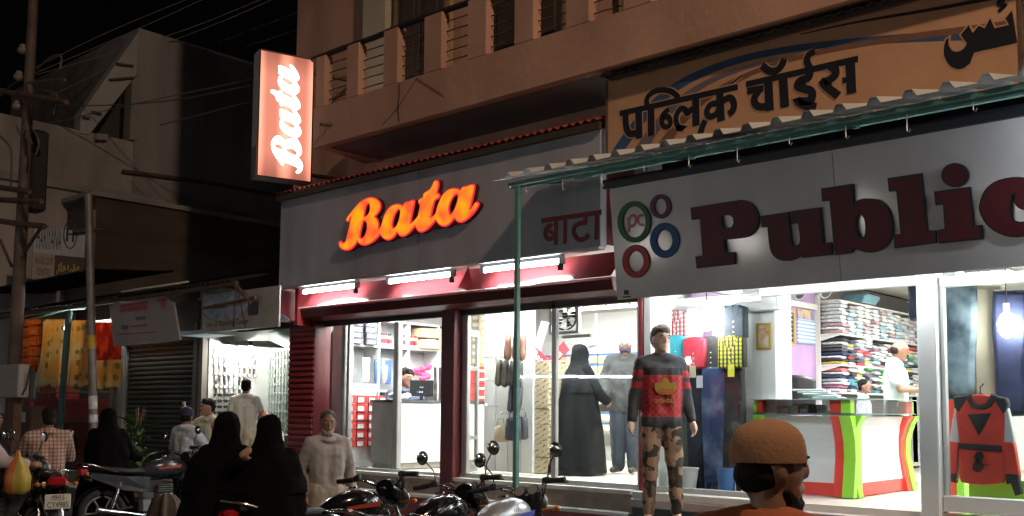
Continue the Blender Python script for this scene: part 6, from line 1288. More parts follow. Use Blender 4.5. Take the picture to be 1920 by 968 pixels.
def figure(label, loc, rz, J={}, S=1.0, look=(0, 0), skin=None, garments=(), fist=.5, vox=.011, palms=None, group=None, name='person', cat='person', face=True):
    q = joints(J); skin = skin or SKIN; g = G()
    HM_ = Matrix.Translation(q['head']) @ Matrix.Rotation(R(look[0]), 4, 'Z') @ Matrix.Rotation(R(look[1]), 4, 'X') @ Matrix.Translation(-q['head'])
    hd = lambda p: HM_ @ (q['head']+Vector(p))
    def torso(g, f=0, hem=None):
        g.ell(q['hip']+Vector((0, 0, 0)), (.15+f, .10+f, .11+f))
        for s in (-1, 1):
            g.cap(q['hip']+Vector((s*.06, 0, 0)), q['chest']+Vector((s*.065, 0, 0)), .098+f, .105+f)
            if hem: g.cap(q['hip']+Vector((s*.07, 0, 0)), Vector((q['hip'].x+s*.078, q['hip'].y, hem)), .098+f, .10+f)
        g.cap(q['chest'], q['shL']+Vector((-.02, 0, -.03)), .10+f, .062+f); g.cap(q['chest'], q['shR']+Vector((.02, 0, -.03)), .10+f, .062+f)
        g.cap(q['shL']+Vector((-.01, 0, -.005)), q['neck'], .058+f, .052+f*.5); g.cap(q['shR']+Vector((.01, 0, -.005)), q['neck'], .058+f, .052+f*.5)
    def arm(g, s, f=0, upto=1.0, full=True):
        a, b, c = q['sh'+s], q['el'+s], q['wr'+s]; g.cap(a, a+(b-a)*(1 if full else .62), .056+f, (.043+f) if full else (.055+f))
        if full: g.cap(b, b+(c-b)*upto, .042+f, .029+f)
    def leg(g, s, f=0, upto=1.0):
        a, b, c = q['hp'+s], q['kn'+s], q['an'+s]; g.cap(a, b, .085+f, .057+f); g.cap(b, b+(c-b)*upto, .056+f, .038+f)
    torso(g); 
    for s in 'LR':
        arm(g, s); leg(g, s); g.cap(q['an'+s]+Vector((0, .02, -.025)), q['to'+s], .038, .034)
        pn = (palms or {}).get(s, (-1 if s == 'L' else 1, -.2, 0)); hand(g, q['wr'+s], (q['wr'+s]-q['el'+s]), pn, 1, fist)
    g.cap(q['neck']-Vector((0, 0, .05)), q['head']+Vector((0, .02, -.05)), .056, .05)
    g.ell((0, 0, 0), (.076, .096, .115), M=HM_ @ Matrix.Translation(q['head']))
    for c, r_ in (((0, -.035, -.065), (.055, .058, .055)), ((0, -.098, -.012), (.014, .022, .026)), ((0, -.085, .03), (.055, .02, .018)), ((0, -.088, -.058), (.024, .014, .011)), ((.077, .005, -.01), (.010, .022, .032)), ((-.077, .005, -.01), (.010, .022, .032)), ((0, -.075, -.1), (.026, .022, .02))): g.ell((0, 0, 0), r_, 10, 6, M=HM_ @ Matrix.Translation(q['head']+Vector(c)))
    root = g.build(name, skin, local=True); remesh(root, vox); tag(root, label, cat, group); root.location = loc; root.rotation_euler = (0, 0, rz); root.scale = (S, S, S)
    if face:
        for s in (-1, 1):
            g = G(); g.ell((0, 0, 0), (.014, .006, .007), 8, 5, M=HM_ @ Matrix.Translation(q['head']+Vector((s*.031, -.091, .008)))); e = g.build('eye', EYEM, root, True)
            g = G(); g.ell((0, 0, 0), (.006, .004, .006), 8, 5, M=HM_ @ Matrix.Translation(q['head']+Vector((s*.031, -.095, .008)))); g.build('pupil', PUP, e, True)
            g = G(); g.ell((0, 0, 0), (.022, .006, .005), 8, 5, M=HM_ @ Matrix.Translation(q['head']+Vector((s*.031, -.093, .030)))); g.build('eyebrow', HAIR, root, True)
    for nm, m, o in garments:
        if nm in ('shirt', 'jacket'):
            c_ = G(); nk = q['neck']+Vector((0, -.004, .012)); c_.loft([[(nk.x+(r_)*math.cos(t), nk.y+(r_*1.05)*math.sin(t), nk.z+h-.035*max(0, -math.sin(t))) for t in [2*math.pi*i/20 for i in range(20)]] for h, r_ in ((-.03, .083), (.0, .076), (.03, .070), (.028, .082), (-.012, .098))], 0, True, None, False); co = c_.build('collar', m, root, True)
            pass
        g = G(); f = o.get('f', .016); vx = o.get('vox', vox*1.25)
        if nm in ('shirt', 'jacket', 'kurta', 'sweater'):
            torso(g, f, o.get('hem', .80)); sl = o.get('sleeve', 'long')
            for s in 'LR': arm(g, s, f, o.get('upto', .93), sl == 'long')
            if nm == 'kurta':
                for s in (-1, 1): g.cap(q['hip']+Vector((s*.07, 0, 0)), Vector((s*.10, .02, o['hem'])), .11+f, .13+f)
        elif nm in ('trousers', 'jeans'):
            g.ell(q['hip'], (.155+f, .105+f, .10+f))
            for s in 'LR': leg(g, s, f+o.get('loose', 0), o.get('upto', .97))
        elif nm == 'shoe':
            for s in 'LR':
                h = G(); h.cap(q['an'+s]+Vector((0, .035, -.02)), q['to'+s]+Vector((0, -.02, .0)), .05, .042); ob = h.build('shoe', m, root, True); remesh(ob, vx)
            continue
        elif nm == 'hair':
            g.ell((0, 0, 0), (.084, .096, .082), M=HM_ @ Matrix.Translation(q['head']+Vector((0, .022, .052)))); g.ell((0, 0, 0), (.082, .062, .085), M=HM_ @ Matrix.Translation(q['head']+Vector((0, .048, .0))))
            if o.get('fwd'): g.ell((0, 0, 0), (.083, .098, .06), M=HM_ @ Matrix.Translation(q['head']+Vector((.004, .004, .078))))
            if o.get('fringe'): [g.cap(hd((-.05+.018*k_, -.045, .115)), hd((-.03+.022*k_, -.086, .062-.006*k_)), .015, .008, 6) for k_ in range(6)]
        elif nm == 'fringe_hair':
            g.ell((0, 0, 0), (.081, .072, .06), M=HM_ @ Matrix.Translation(q['head']+Vector((0, .036, -.02)))); 
        elif nm == 'beard':
            g.ell((0, 0, 0), (.054, .042, .042+o.get('long', 0)), M=HM_ @ Matrix.Translation(q['head']+Vector((0, -.052, -.095-o.get('long', 0)*.6)))); g.ell((0, 0, 0), (.071, .04, .034), M=HM_ @ Matrix.Translation(q['head']+Vector((0, -.02, -.072))))
        elif nm == 'face_scarf': g.ell((0, 0, 0), (.084, .098, .055), M=HM_ @ Matrix.Translation(q['head']+Vector((0, -.012, -.05)))); g.ell((0, 0, 0), (.075, .07, .07), M=HM_ @ Matrix.Translation(q['head']+Vector((0, -.005, -.10))))
        elif nm == 'moustache': g.ell((0, 0, 0), (.032, .012, .010), M=HM_ @ Matrix.Translation(q['head']+Vector((0, -.102, -.046))))
        elif nm == 'cap':
            h_ = o.get('h', .075); rr = [[tuple(hd((.089*math.cos(a)*k, .008+.109*math.sin(a)*k, z))) for a in [i*math.pi/9 for i in range(18)]] for z, k in ((.015, 1.03), (.03, 1.04), (.035+h_*.5, 1.0), (.035+h_*.85, .84), (.035+h_*1.1, .55), (.035+h_*1.2, .1))]
            g.loft(rr, 0, True); ob = g.build('cap', m, root, True); ob.modifiers.new('s', 'SUBSURF').levels = 1; continue
        elif nm == 'cowl':
            g.ell((0, 0, 0), (.105, .125, .14), M=HM_ @ Matrix.Translation(q['head']+Vector((0, .02, .01))))
        ob = g.build(nm, m, root, True); remesh(ob, vx, o.get('smooth', 5)); crease(ob, *((HT, o.get('fold', .02)) if nm in ('hair', 'beard', 'fringe_hair') else (FT, o.get('fold', .022))))
    return root
def face_to(alpha): return R(41.87+alpha)     # 0 = towards the camera, 90 = towards picture right, 180 = away, 270 = picture left
def at_feet(px, D, z=0.0): p = at(px, 700, D=D); return Vector((p.x, p.y, z))
def robe(g, rings, amp=.02, nf=9, n=36, seed=0):
    R_ = []
    for i, (z, cx, cyy, rx, ry, a_) in enumerate(rings):
        R_.append([(cx+(rx+amp*a_*math.sin(nf*t+seed+z*2.2)+amp*.5*a_*math.sin(2.3*nf*t+seed*2))*math.cos(t), cyy+(ry+amp*a_*math.sin(nf*t+seed+z*2.2))*math.sin(t), z) for t in [2*math.pi*j/n for j in range(n)]])
    g.loft(R_, 0, True)
BLK = mat('black_abaya_cloth', (.004, .0036, .004), .9, var=.3, scale=5, bump=.3, bscale=12, spec=.06)
def veiled(label, loc, rz, S=1.0, J={}, look=(0, 0), wide=1.0, m=None, lean=0, palms=None, veil=True):
    J = dict(J); root = figure(label, loc, rz, J, S, look, skin=SKIN2, palms=palms, vox=.013); m = m or BLK; q = joints(J); g = G()
    robe(g, [(.02, 0, .03, .38*wide, .34*wide, 1.4), (.3, 0, .03, .35*wide, .31*wide, 1.3), (.7, 0, .02, .31*wide, .27*wide, 1.1), (1.0, lean*.3, .02, .255*wide, .21*wide, .5), (1.25, lean*.6, .015, .25*wide, .19*wide, .3), (1.40, lean*.8, .015, .215*wide, .16, .2), (1.47, lean, .015, .12, .12, .1), (1.50, lean, .0, .06, .06, 0)], .022, 8, seed=hash(label) % 7 if False else len(label) % 7)
    o = g.build('robe', m, root, True); o.modifiers.new('s', 'SUBSURF').levels = 2; crease(o, FT, .035)
    g = G(); hx, hy, hz = q['head']; tz = lambda v: hz+v
    HM_ = Matrix.Translation(q['head']) @ Matrix.Rotation(R(look[0]), 4, 'Z') @ Matrix.Rotation(R(look[1]), 4, 'X') @ Matrix.Translation(-q['head'])
    R_ = []
    for z, rx, ry, cyy in ((-.52, .275*wide, .21*wide, .03), (-.36, .255*wide, .19*wide, .03), (-.22, .20, .16, .03), (-.13, .135, .13, .025), (-.04, .112, .13, .015), (.04, .108, .128, .012), (.09, .098, .115, .015), (.13, .07, .085, .02), (.15, .02, .03, .02)):
        R_.append([(hx*(1)+(rx+.008*math.sin(5*t+z*9))*math.cos(t), hy+cyy+ry*math.sin(t), hz+z) for t in [2*math.pi*j/28 for j in range(28)]])
    g.loft(R_, 0, True); o = g.build('headscarf', m, root, True); o.modifiers.new('s', 'SUBSURF').levels = 2; crease(o, FT, .03)
    g = G()
    for s in 'LR':
        a, b, c = q['sh'+s], q['el'+s], q['wr'+s]; g.cap(a, b, .085, .085); g.cap(b, b+(c-b)*.95, .08, .07)
    o = g.build('sleeve', m, root, True); remesh(o, .016)
    return root
# --------- two veiled women in the middle foreground
w1 = at_feet(428, 7.9)
veiled('veiled woman in black abaya at left of the embracing pair, hand on companion', w1, face_to(165), .905, dict(elR=(-.27, -.05, 1.16), wrR=(-.1, -.2, 1.05), elL=(.24, -.1, 1.15), wrL=(.1, -.24, 1.1)), (0, 0), 1.42)
w2 = at_feet(508, 7.8)
veiled('veiled woman in black abaya at right of the pair, before the red pillar', w2, face_to(185), .895, dict(elL=(.33, .10, 1.24), wrL=(.21, .21, 1.37), elR=(-.24, -.06, 1.12), wrR=(-.1, -.2, 1.05)), (0, 0), 1.28, palms={'L': (0, -1, -.2)})
# visible hand on the companion's shoulder
# --------- veiled woman further back
veiled('veiled woman in black abaya standing alone before the round pole', at_feet(207, 12.8), face_to(200), .915, dict(elR=(-.3, -.1, 1.1), wrR=(-.42, -.25, 1.05)), (0, 0), 1.1)
# --------- old man walking
PINK = mat('pale_mauve_shirt', (.33, .29, .28), .85, var=.12, scale=4, bump=.3, bscale=10)
figure('elderly man with grey beard in pale loose shirt walking past shoe shop', at_feet(617, 9.6), face_to(25), dict(knL=(.1, -.14, .50), anL=(.1, -.2, .09), knR=(-.1, .02, .5), anR=(-.1, .2, .12), elL=(.26, .05, 1.10), wrL=(.26, -.10, .88), elR=(-.26, .08, 1.12), wrR=(-.24, -.05, .88)), .925, (-10, 4), SKIN,
    (('hair', mat('dark_grey_hair', (.06, .055, .05), .8, var=.3, scale=60), {}), ('beard', GREYH, dict(long=.005)), ('shirt', PINK, dict(hem=.86, f=.02, fold=.03)), ('trousers', mat('cream_trousers', (.36, .31, .25), .85, var=.1), dict(loose=.03)), ('shoe', SHOE_M, {})))
# --------- man in the foreground (close, seen from behind in profile)
TURB = mat('tan_knitted_cap', (.32, .16, .08), .9, var=.08, scale=45, bump=.15, bscale=90)
figure('nearby man in tan knitted cap and rust orange shirt, head turned right', at_feet(1440, 2.6), face_to(150), dict(), .92, (-52, 0), SKIN, (('cap', TURB, dict(h=.085)), ('beard', HAIR, dict(long=.03, vox=.008)), ('fringe_hair', HAIR, dict(vox=.008, fold=.006)), ('shirt', mat('rust_orange_shirt', (.30, .07, .02), .85, var=.2, scale=5, bump=.3, bscale=14), dict(f=.03, hem=.75)), ('trousers', mat('dark_trousers', (.03, .028, .03), .8), {}), ('shoe', SHOE_M, {})), vox=.008)
# --------- men by the watch shop
BSH = mat('pale_blue_shirt', (.45, .47, .52), .85, var=.12, scale=4, bump=.3)
figure('man in dark blue cap and pale shirt seen from behind by the motorcycle', at_feet(352, 13.4), face_to(150), dict(elR=(-.3, -.12, 1.18), wrR=(-.3, -.35, 1.2)), .93, (20, 0), SKIN, (('fringe_hair', HAIR, {}), ('cap', mat('navy_cap', (.012, .015, .04), .8), dict(h=.09)), ('shirt', BSH, dict(f=.028)), ('trousers', MC['dark_trousers'], dict(loose=.02)), ('shoe', SHOE_M, {})))
ph_J = dict(elR=(-.33, -.05, 1.26), wrR=(-.30, -.14, 1.52), elL=(.24, .0, 1.12))
CRM = mat('cream_shirt', (.52, .48, .36), .85, var=.1)
pm = figure('young man in cream shirt holding up a phone before the shutter', at_feet(393, 14.4), face_to(330), ph_J, 1.01, (-25, 0), SKIN2, (('hair', HAIR, dict(fringe=1)), ('shirt', CRM, dict(f=.022)), ('trousers', MC['dark_trousers'], {}), ('shoe', SHOE_M, {})), palms={'R': (.3, -1, 0)})
mp_ = wmat(pm) @ Vector((-.29, -.19, 1.60)); g = G(); g.rbox(mp_.x-.035, mp_.x+.035, mp_.y-.01, mp_.y+.01, mp_.z-.06, mp_.z+.085, .005); one('mobile_phone', g, mat('silver_phone', (.6, .6, .62), .3, .3), 'silver mobile phone held up by the man in cream shirt', 'phone')
figure('dark haired boy behind the left veiled woman', at_feet(413, 13.8), face_to(300), {}, .85, (0, 0), SKIN, (('hair', HAIR, {}), ('shirt', BSH, {}), ('trousers', MC['dark_trousers'], {}), ('shoe', SHOE_M, {})))
figure('young shopkeeper in white shirt with back turned inside the watch shop', at_feet(462, 14.6, .5), face_to(175), dict(elL=(.27, -.02, 1.15), wrL=(.22, -.2, 1.02), elR=(-.27, -.02, 1.15), wrR=(-.2, -.2, 1.02)), .89, (10, 0), SKIN, (('hair', HAIR, {}), ('shirt', mat('white_shirt', (.70, .69, .66), .8, var=.08), dict(sleeve='short', f=.025)), ('trousers', MC['dark_trousers'], {}), ('shoe', SHOE_M, {})))
figure('bald man half hidden behind the veiled pair', at_feet(497, 11.8), face_to(190), {}, .935, (0, 0), mat('pink_brown_skin', (.36, .19, .14), .4, var=.1), (('shirt', CRM, dict(f=.025)), ('trousers', mat('cream_trousers', (.48, .42, .35), .85), dict(loose=.02)), ('shoe', SHOE_M, {})))
# --------- rider in plaid shirt
PLD = patmat('peach_plaid_shirt', lambda n, l, c: mixc(n, l, stripe(n, l, xyz(n, l, c)[2], 24, .22), mixc(n, l, stripe(n, l, xyz(n, l, c)[0], 24, .25), (.52, .33, .24), (.13, .10, .10)), (.15, .10, .09)), .85)
SIT = dict(hip=(0, 0, .80), chest=(0, -.04, 1.14), neck=(0, -.05, 1.31), head=(0, -.075, 1.465), shL=(.18, -.03, 1.25), shR=(-.18, -.03, 1.25), elL=(.26, -.2, 1.02), elR=(-.26, -.2, 1.02), wrL=(.30, -.42, 1.0), wrR=(-.30, -.42, 1.0), hpL=(.09, -.02, .79), hpR=(-.09, -.02, .79), knL=(.2, -.38, .66), knR=(-.2, -.38, .66), anL=(.2, -.2, .3), anR=(-.2, -.2, .3))
RID = at_feet(97, 11.4)
hE = math.atan2(RID.y, RID.x)+R(9); RZE = math.atan2(math.cos(hE), -math.sin(hE))
figure('rider in peach checked shirt seated on the motorcycle with number plate', RID, RZE, SIT, 1.01, (0, 0), SKIN, (('hair', HAIR, {}), ('shirt', PLD, dict(f=.028, hem=.74)), ('trousers', MC['dark_trousers'], {}), ('shoe', SHOE_M, {})))
figure('person in pinkish white shirt cut off at the left edge', at_feet(-26, 10.8), face_to(120), SIT, 1.0, (0, 0), SKIN, (('hair', HAIR, {}), ('shirt', mat('pinkish_shirt', (.5, .42, .42), .85), dict(f=.03)), ('trousers', MC['dark_trousers'], {}), ('shoe', SHOE_M, {})))
# --------- inside the shops
figure('cashier with dark hair seated behind the monitor in the shoe shop', Vector((-10.15, 9.15, .86)), face_to(20), dict(SIT, hip=(0, 0, .50), chest=(0, -.02, .84), neck=(0, -.02, 1.01), head=(0, -.04, 1.165), shL=(.18, 0, .95), shR=(-.18, 0, .95), elL=(.24, -.1, .75), elR=(-.24, -.1, .75), wrL=(.15, -.3, .78), wrR=(-.15, -.3, .78), hpL=(.09, 0, .49), hpR=(-.09, 0, .49), knL=(.12, -.4, .48), knR=(-.12, -.4, .48), anL=(.12, -.38, .08), anR=(-.12, -.38, .08)), 1.02, (35, 12), SKIN2, (('hair', HAIR, dict(fringe=1)), ('shirt', mat('dark_blue_shirt', (.05, .06, .10), .8), {}), ('trousers', MC['dark_trousers'], {}), ('shoe', SHOE_M, {})))
g = G(); g.rbox(-10.36, -9.94, 8.95, 9.36, 1.22, 1.28, .02); g.cyl((-10.15, 9.15, .87), (-10.15, 9.15, 1.22), .03, n=8); one('stool', g, BLACKP, 'black stool under the seated cashier', 'stool')
DEN = mat('grey_denim_jacket', (.035, .037, .038), .8, var=.25, scale=4, bump=.4, bscale=14)
figure('man in white skull cap and grey denim jacket browsing in shoe shop', Vector((-7.2, 10.15, .86)), face_to(335), dict(elL=(.26, .0, 1.1), wrL=(.2, -.18, .95), elR=(-.27, -.02, 1.12), wrR=(-.2, -.2, .98)), .98, (15, 14), SKIN, (('fringe_hair', HAIR, {}), ('cap', mat('white_skull_cap', (.42, .42, .43), .8, var=.06), dict(h=.07)), ('face_scarf', mat('purple_print_scarf', (.06, .045, .075), .85, var=.7, scale=40), dict(vox=.009, fold=.004)), ('jacket', DEN, dict(f=.055, hem=.84, fold=.035)), ('jeans', mat('dark_blue_jeans', (.022, .03, .045), .8, var=.25, scale=5), dict(loose=.03, f=.018)), ('shoe', SHOE_M, {})))
veiled('veiled woman in grey black abaya inside the shoe shop', Vector((-7.45, 9.55, .86)), face_to(120), .89, dict(elR=(-.28, -.1, 1.1), wrR=(-.2, -.3, .98)), (0, 15), 1.12, mat('charcoal_abaya', (.0065, .0072, .008), .9, var=.3, scale=4, bump=.3, spec=.08))
figure('man with moustache in white shirt and trousers behind the sales counter', Vector((-3.98, 10.48, .85)), face_to(62), dict(elL=(.24, -.08, 1.12), wrL=(.12, -.30, 1.12), elR=(-.24, -.08, 1.12), wrR=(-.1, -.32, 1.12), head=(0, -.05, 1.59)), .90, (15, 14), SKIN, (('fringe_hair', HAIR, {}), ('moustache', HAIR, dict(vox=.006, smooth=1)), ('shirt', mat('white_shirt', (.7, .69, .66), .8), dict(sleeve='short', f=.03)), ('trousers', mat('white_trousers', (.66, .65, .58), .8), dict(loose=.03)), ('shoe', SHOE_M, {})))
figure('dark haired boy peering over the sales counter', Vector((-4.5, 10.9, .85)), face_to(60), {}, .66, (0, 0), SKIN, (('hair', HAIR, {}), ('shirt', BSH, {}), ('trousers', MC['dark_trousers'], {}), ('shoe', SHOE_M, {})))
# --------- mannequin in front of the windows
PLASTIC = mat('mannequin_skin', (.78, .56, .45), .35, var=.04); MH = mat('mannequin_hair', (.17, .13, .09), .55, var=.3, scale=30)
def sweater():
    def fn(n, l, c):
        s = xyz(n, l, c); ax = math_(n, l, 'ABSOLUTE', s[0]); d1 = math_(n, l, 'ADD', s[0], s[2]); d2 = math_(n, l, 'SUBTRACT', s[0], s[2])
        quilt = math_(n, l, 'MAXIMUM', stripe(n, l, d1, 19, .14), stripe(n, l, d2, 19, .14))
        redq = mixc(n, l, quilt, (.40, .025, .03), (.13, .012, .02)); body = mixc(n, l, band(n, l, s[2], .93, 1.29), (.045, .047, .055), redq)
        body = mixc(n, l, band(n, l, s[2], 1.29, 1.355), body, (.012, .012, .014))
        slv = math_(n, l, 'ADD', band(n, l, s[2], 1.275, 1.335), band(n, l, s[2], 1.18, 1.235)); arm_ = mixc(n, l, slv, (.045, .047, .055), (.42, .025, .035))
        return mixc(n, l, math_(n, l, 'GREATER_THAN', ax, .178), body, arm_)
    return patmat('quilted_sweater', fn, .75)
def camo(n, l, c):
    b = mixc(n, l, noisef(n, l, c, 9, .50, .52, 2), (.30, .19, .13), (.035, .028, .024)); return mixc(n, l, noisef(n, l, c, 7, .56, .58, 2, 4), b, (.13, .085, .055))
mq = at(1240, 962, Y=7.6); ML = Vector((mq.x, 7.6, .61))
mk = figure('male mannequin in red quilted sweater and camouflage trousers on shop step', ML, face_to(8), dict(shL=(.165, .01, 1.39), shR=(-.165, .01, 1.39), elL=(.225, .02, 1.12), wrL=(.27, -.03, .90), elR=(-.225, .02, 1.12), wrR=(-.27, -.03, .90), hpL=(.08, 0, .91), hpR=(-.08, 0, .91), anL=(.14, .0, .075), knL=(.115, -.03, .5), anR=(-.11, .02, .075), knR=(-.10, -.01, .5)), 1.03, (8, 0), PLASTIC, (('hair', MH, dict(fwd=1, vox=.009, fold=.014)), ('sweater', sweater(), dict(f=.019, hem=.90, vox=.012)), ('trousers', patmat('brown_camouflage', camo), dict(f=.006, loose=.010, upto=.90, fold=.03)),), name='mannequin', cat='mannequin')
# gold three-leaf print and lettering on the chest
GOLDP = mat('gold_foil_print', (.62, .42, .10), .3, .6)
fwd = Matrix.Rotation(face_to(8), 3, 'Z') @ Vector((0, -1, 0)); rgt = Vector((-fwd.y, fwd.x, 0)); cz = .60+1.03*1.125
cp = ML+fwd*(.136)*1.03+ZU*(cz-.6)
leafp = lambda a, L_, w_: [(0, 0), (math.sin(a)*L_*.5-w_*math.cos(a), math.cos(a)*L_*.5+w_*math.sin(a)), (math.sin(a)*L_, math.cos(a)*L_), (math.sin(a)*L_*.5+w_*math.cos(a), math.cos(a)*L_*.5-w_*math.sin(a))]
for k, a in enumerate((-.75, 0, .75)): plate('chest_print_leaf', shapemesh([smooth_loop(leafp(a, .15 if a == 0 else .135, .048), 4, 175)], .002), GOLDP, mk, cp+fwd*(.001*k)+ZU*.0, rgt, ZU)
for k in range(3): g = G(); g.box(-.075, .075, .010+.016*k, .015+.016*k, .004, .006); plate('chest_print_bar', g.mesh('chest_print_bar', SLABE if False else MC['red_laminate']), MC['red_laminate'], mk, cp, rgt, ZU)
plate('chest_lettering', textmesh('adidas', .1, .002, (.19, .045)), GOLDP, mk, cp-rgt*.095-ZU*.075, rgt, ZU)
g = G(); g.box(ML.x-.3, ML.x+.25, 7.42, 7.9, .3, .61); one('mannequin_step', g, mat('grey_stone', (.22, .21, .2), .8), 'grey stone step carrying the mannequin', 'step')
# ================================================================== motorcycles
def ring(g, c, r, t, n=28, k=8, mi=0):
    c = Vector(c); g.tube([(c.x+r*math.cos(2*math.pi*i/n), c.y, c.z+r*math.sin(2*math.pi*i/n)) for i in range(n)], t, k, mi, True, False, None, True)
TYRE = RUBBER; ENG = mat('engine_alloy', (.20, .20, .20), .4, .7, var=.25, scale=9); SEATM = mat('seat_vinyl', (.014, .013, .013), .5, bump=.1)
GL_BLK = mat('gloss_black_paint', (.010, .010, .012), .12, coat=.6); AMB = mat('amber_lens', (.5, .14, .02), .2); REDLENS = mat('red_lens', (.35, .012, .015), .15); LENS = mat('clear_lens', (.5, .52, .55), .08, .3)
def motorcycle(label, loc, heading, lean=-10, tank=GL_BLK, fairing=False, mirrors=True, plate_txt=None, steer=0, stripe=None, logo=None):
    """local axes: forward +X, left +Y"""
    root = thing('motorcycle', label, 'motorcycle', loc, group=None); root.rotation_euler = (R(lean), 0, heading)
    B = lambda nm, g, m, par=None: g.build(nm, m, par or root, True)
    for nm, x in (('rear_wheel', -.64), ('front_wheel', .64)):
        g = G(); ring(g, (x, 0, .305), .255, .05); w = B(nm, g, TYRE)
        g = G(); ring(g, (x, 0, .305), .205, .018, 24, 6); g.cyl((x, -.06, .305), (x, .06, .305), .045, n=10)
        for k in range(6):
            a = k*math.pi/3; g.cyl((x, 0, .305), (x+.2*math.cos(a), 0, .305+.2*math.sin(a)), .014, n=5)
        B('rim', g, ENG, w)
        g = G(); g.loft([[(x+r_*math.cos(a), y, .305+r_*math.sin(a)) for a in [R(20+ (140/10)*i) for i in range(11)]] for y, r_ in ((-.06, .315), (-.03, .335), (.03, .335), (.06, .315))], 0, True, None, False, False); B('mudguard', g, tank if nm == 'front_wheel' else BLACKP)
    for s in (-1, 1):
        g = G(); g.tube([(.64, s*.085, .305), (.47, s*.085, .82)], [.028, .022], 8); B('fork', g, CHROME)
        g = G(); g.tube([(-.64, s*.1, .305), (-.30, s*.1, .36)], .02, 6); B('swing_arm', g, BLACKP)
        g = G(); g.tube([(-.56, s*.12, .36), (-.45, s*.12, .68)], .03, 8); B('shock_absorber', g, CHROME)
    g = G(); g.tube([(.44, 0, .84), (.1, 0, .72), (-.45, 0, .70)], .025, 8); g.tube([(.44, 0, .78), (.28, 0, .35), (-.28, 0, .33), (-.45, 0, .66)], .022, 8); B('frame_tube', g, BLACKP)
    g = G(); g.rbox(-.22, .24, -.13, .13, .26, .47, .04); B('crankcase', g, ENG)
    for k in range(6): g = G(); g.rbox(.02, .22, -.1, .1, .475+k*.028, .49+k*.028, .006); B('cooling_fin', g, ENG)
    g = G(); g.tube([(.18, -.1, .5), (.3, -.12, .4), (.2, -.14, .24), (-.2, -.15, .24), (-.75, -.17, .34)], [.018, .018, .02, .03, .045], 10); B('exhaust', g, CHROME)
    # tank
    T = []
    for x, w_, z0, z1 in ((.40, .05, .80, .86), (.36, .10, .76, .93), (.26, .145, .72, .985), (.10, .15, .71, .985), (-.06, .12, .72, .93), (-.16, .07, .74, .85)):
        T.append([(x, w_*math.copysign(abs(math.cos(a))**.75, math.cos(a)), (z0+z1)/2+(z1-z0)/2*math.copysign(abs(math.sin(a))**.8, math.sin(a))) for a in [i*math.pi/9 for i in range(18)]])
    g = G(); g.loft(T, 0, True); tk = B('fuel_tank', g, tank); tk.modifiers.new('s', 'SUBSURF').levels = 1
    g = G(); g.cyl((.15, 0, .985), (.15, 0, 1.0), .04, n=12); B('filler_cap', g, CHROME, tk)
    if stripe:
        for s in (-1, 1): g = G(); g.prism([(.30, s*.150, .83), (.31, s*.153, .87), (.02, s*.152, .835), (.02, s*.150, .81)], (0, s*.006, 0)); B('tank_stripe', g, stripe, tk)
    if logo:
        m_ = textmesh('HERO\nHONDA', .05, .001, (.15, .075)); plate('tank_lettering', m_, BLACKP, None, (.07, -.158, .825), (1, 0, .05), (0, .18, 1)); o = bpy.data.objects[-1] if False else [q_ for q_ in SC.objects if q_.name.startswith('tank_lettering')][-1]; adopt(o, tk, True)
    S_ = [[(x, w_*math.cos(a), z+.05*math.sin(a)) for a in [i*math.pi/7 for i in range(14)]] for x, w_, z in ((-.10, .06, .80), (-.16, .12, .80), (-.34, .14, .80), (-.56, .135, .83), (-.74, .11, .85), (-.80, .06, .86))]
    g = G(); g.loft(S_, 0, True); B('seat', g, SEATM)
    for s in (-1, 1): g = G(); g.prism([(-.08, s*.11, .72), (-.1, s*.12, .55), (-.40, s*.13, .56), (-.82, s*.10, .74), (-.80, s*.1, .80), (-.4, s*.12, .74)], (0, s*.03, 0)); B('side_panel', g, tank)
    g = G(); g.tube([(-.50, .14, .80), (-.80, .13, .90), (-.93, .08, .93), (-.93, -.08, .93), (-.80, -.13, .90), (-.50, -.14, .80)], .013, 7); B('grab_rail', g, CHROME)
    g = G(); g.rbox(-.93, -.82, -.09, .09, .76, .86, .02); B('tail_light', g, REDLENS)
    if plate_txt:
        g = G(); g.rbox(-.99, -.975, -.13, .13, .52, .68, .006); pl_ = B('number_plate', g, mat('plate_white', (.62, .60, .52), .5))
        for k, t_ in enumerate(plate_txt): m_ = textmesh(t_, .1, .0015, (.21 if k else .12, .058)); o = plate('plate_lettering', m_, BLACKP, None, (-.991, .105 if k else .06, .615-.075*k), (0, -1, 0), (0, 0, 1)); adopt(o, pl_, True)
    for s in (-1, 1): g = G(); g.tube([(-.85, s*.08, .78), (-.87, s*.16, .78)], .01, 5); g.ell((-.87, s*.19, .78), (.03, .03, .025), 8, 5); B('indicator', g, AMB)
    # steering head group
    st_ = bpy.data.objects.new('handlebar_assembly', None); bpy.data.objects.remove(st_)
    SM = Matrix.Translation((.46, 0, 0)) @ Matrix.Rotation(R(steer), 4, 'Z') @ Matrix.Translation((-.46, 0, 0))
    def C(nm, g, m, par=None): g.v = [tuple(SM @ Vector(p)) for p in g.v]; return B(nm, g, m, par)
    g = G(); g.tube([(.30, .36, 1.06), (.36, .22, 1.07), (.45, .08, .99), (.45, -.08, .99), (.36, -.22, 1.07), (.30, -.36, 1.06)], .012, 8); hb_ = C('handlebar', g, CHROME)
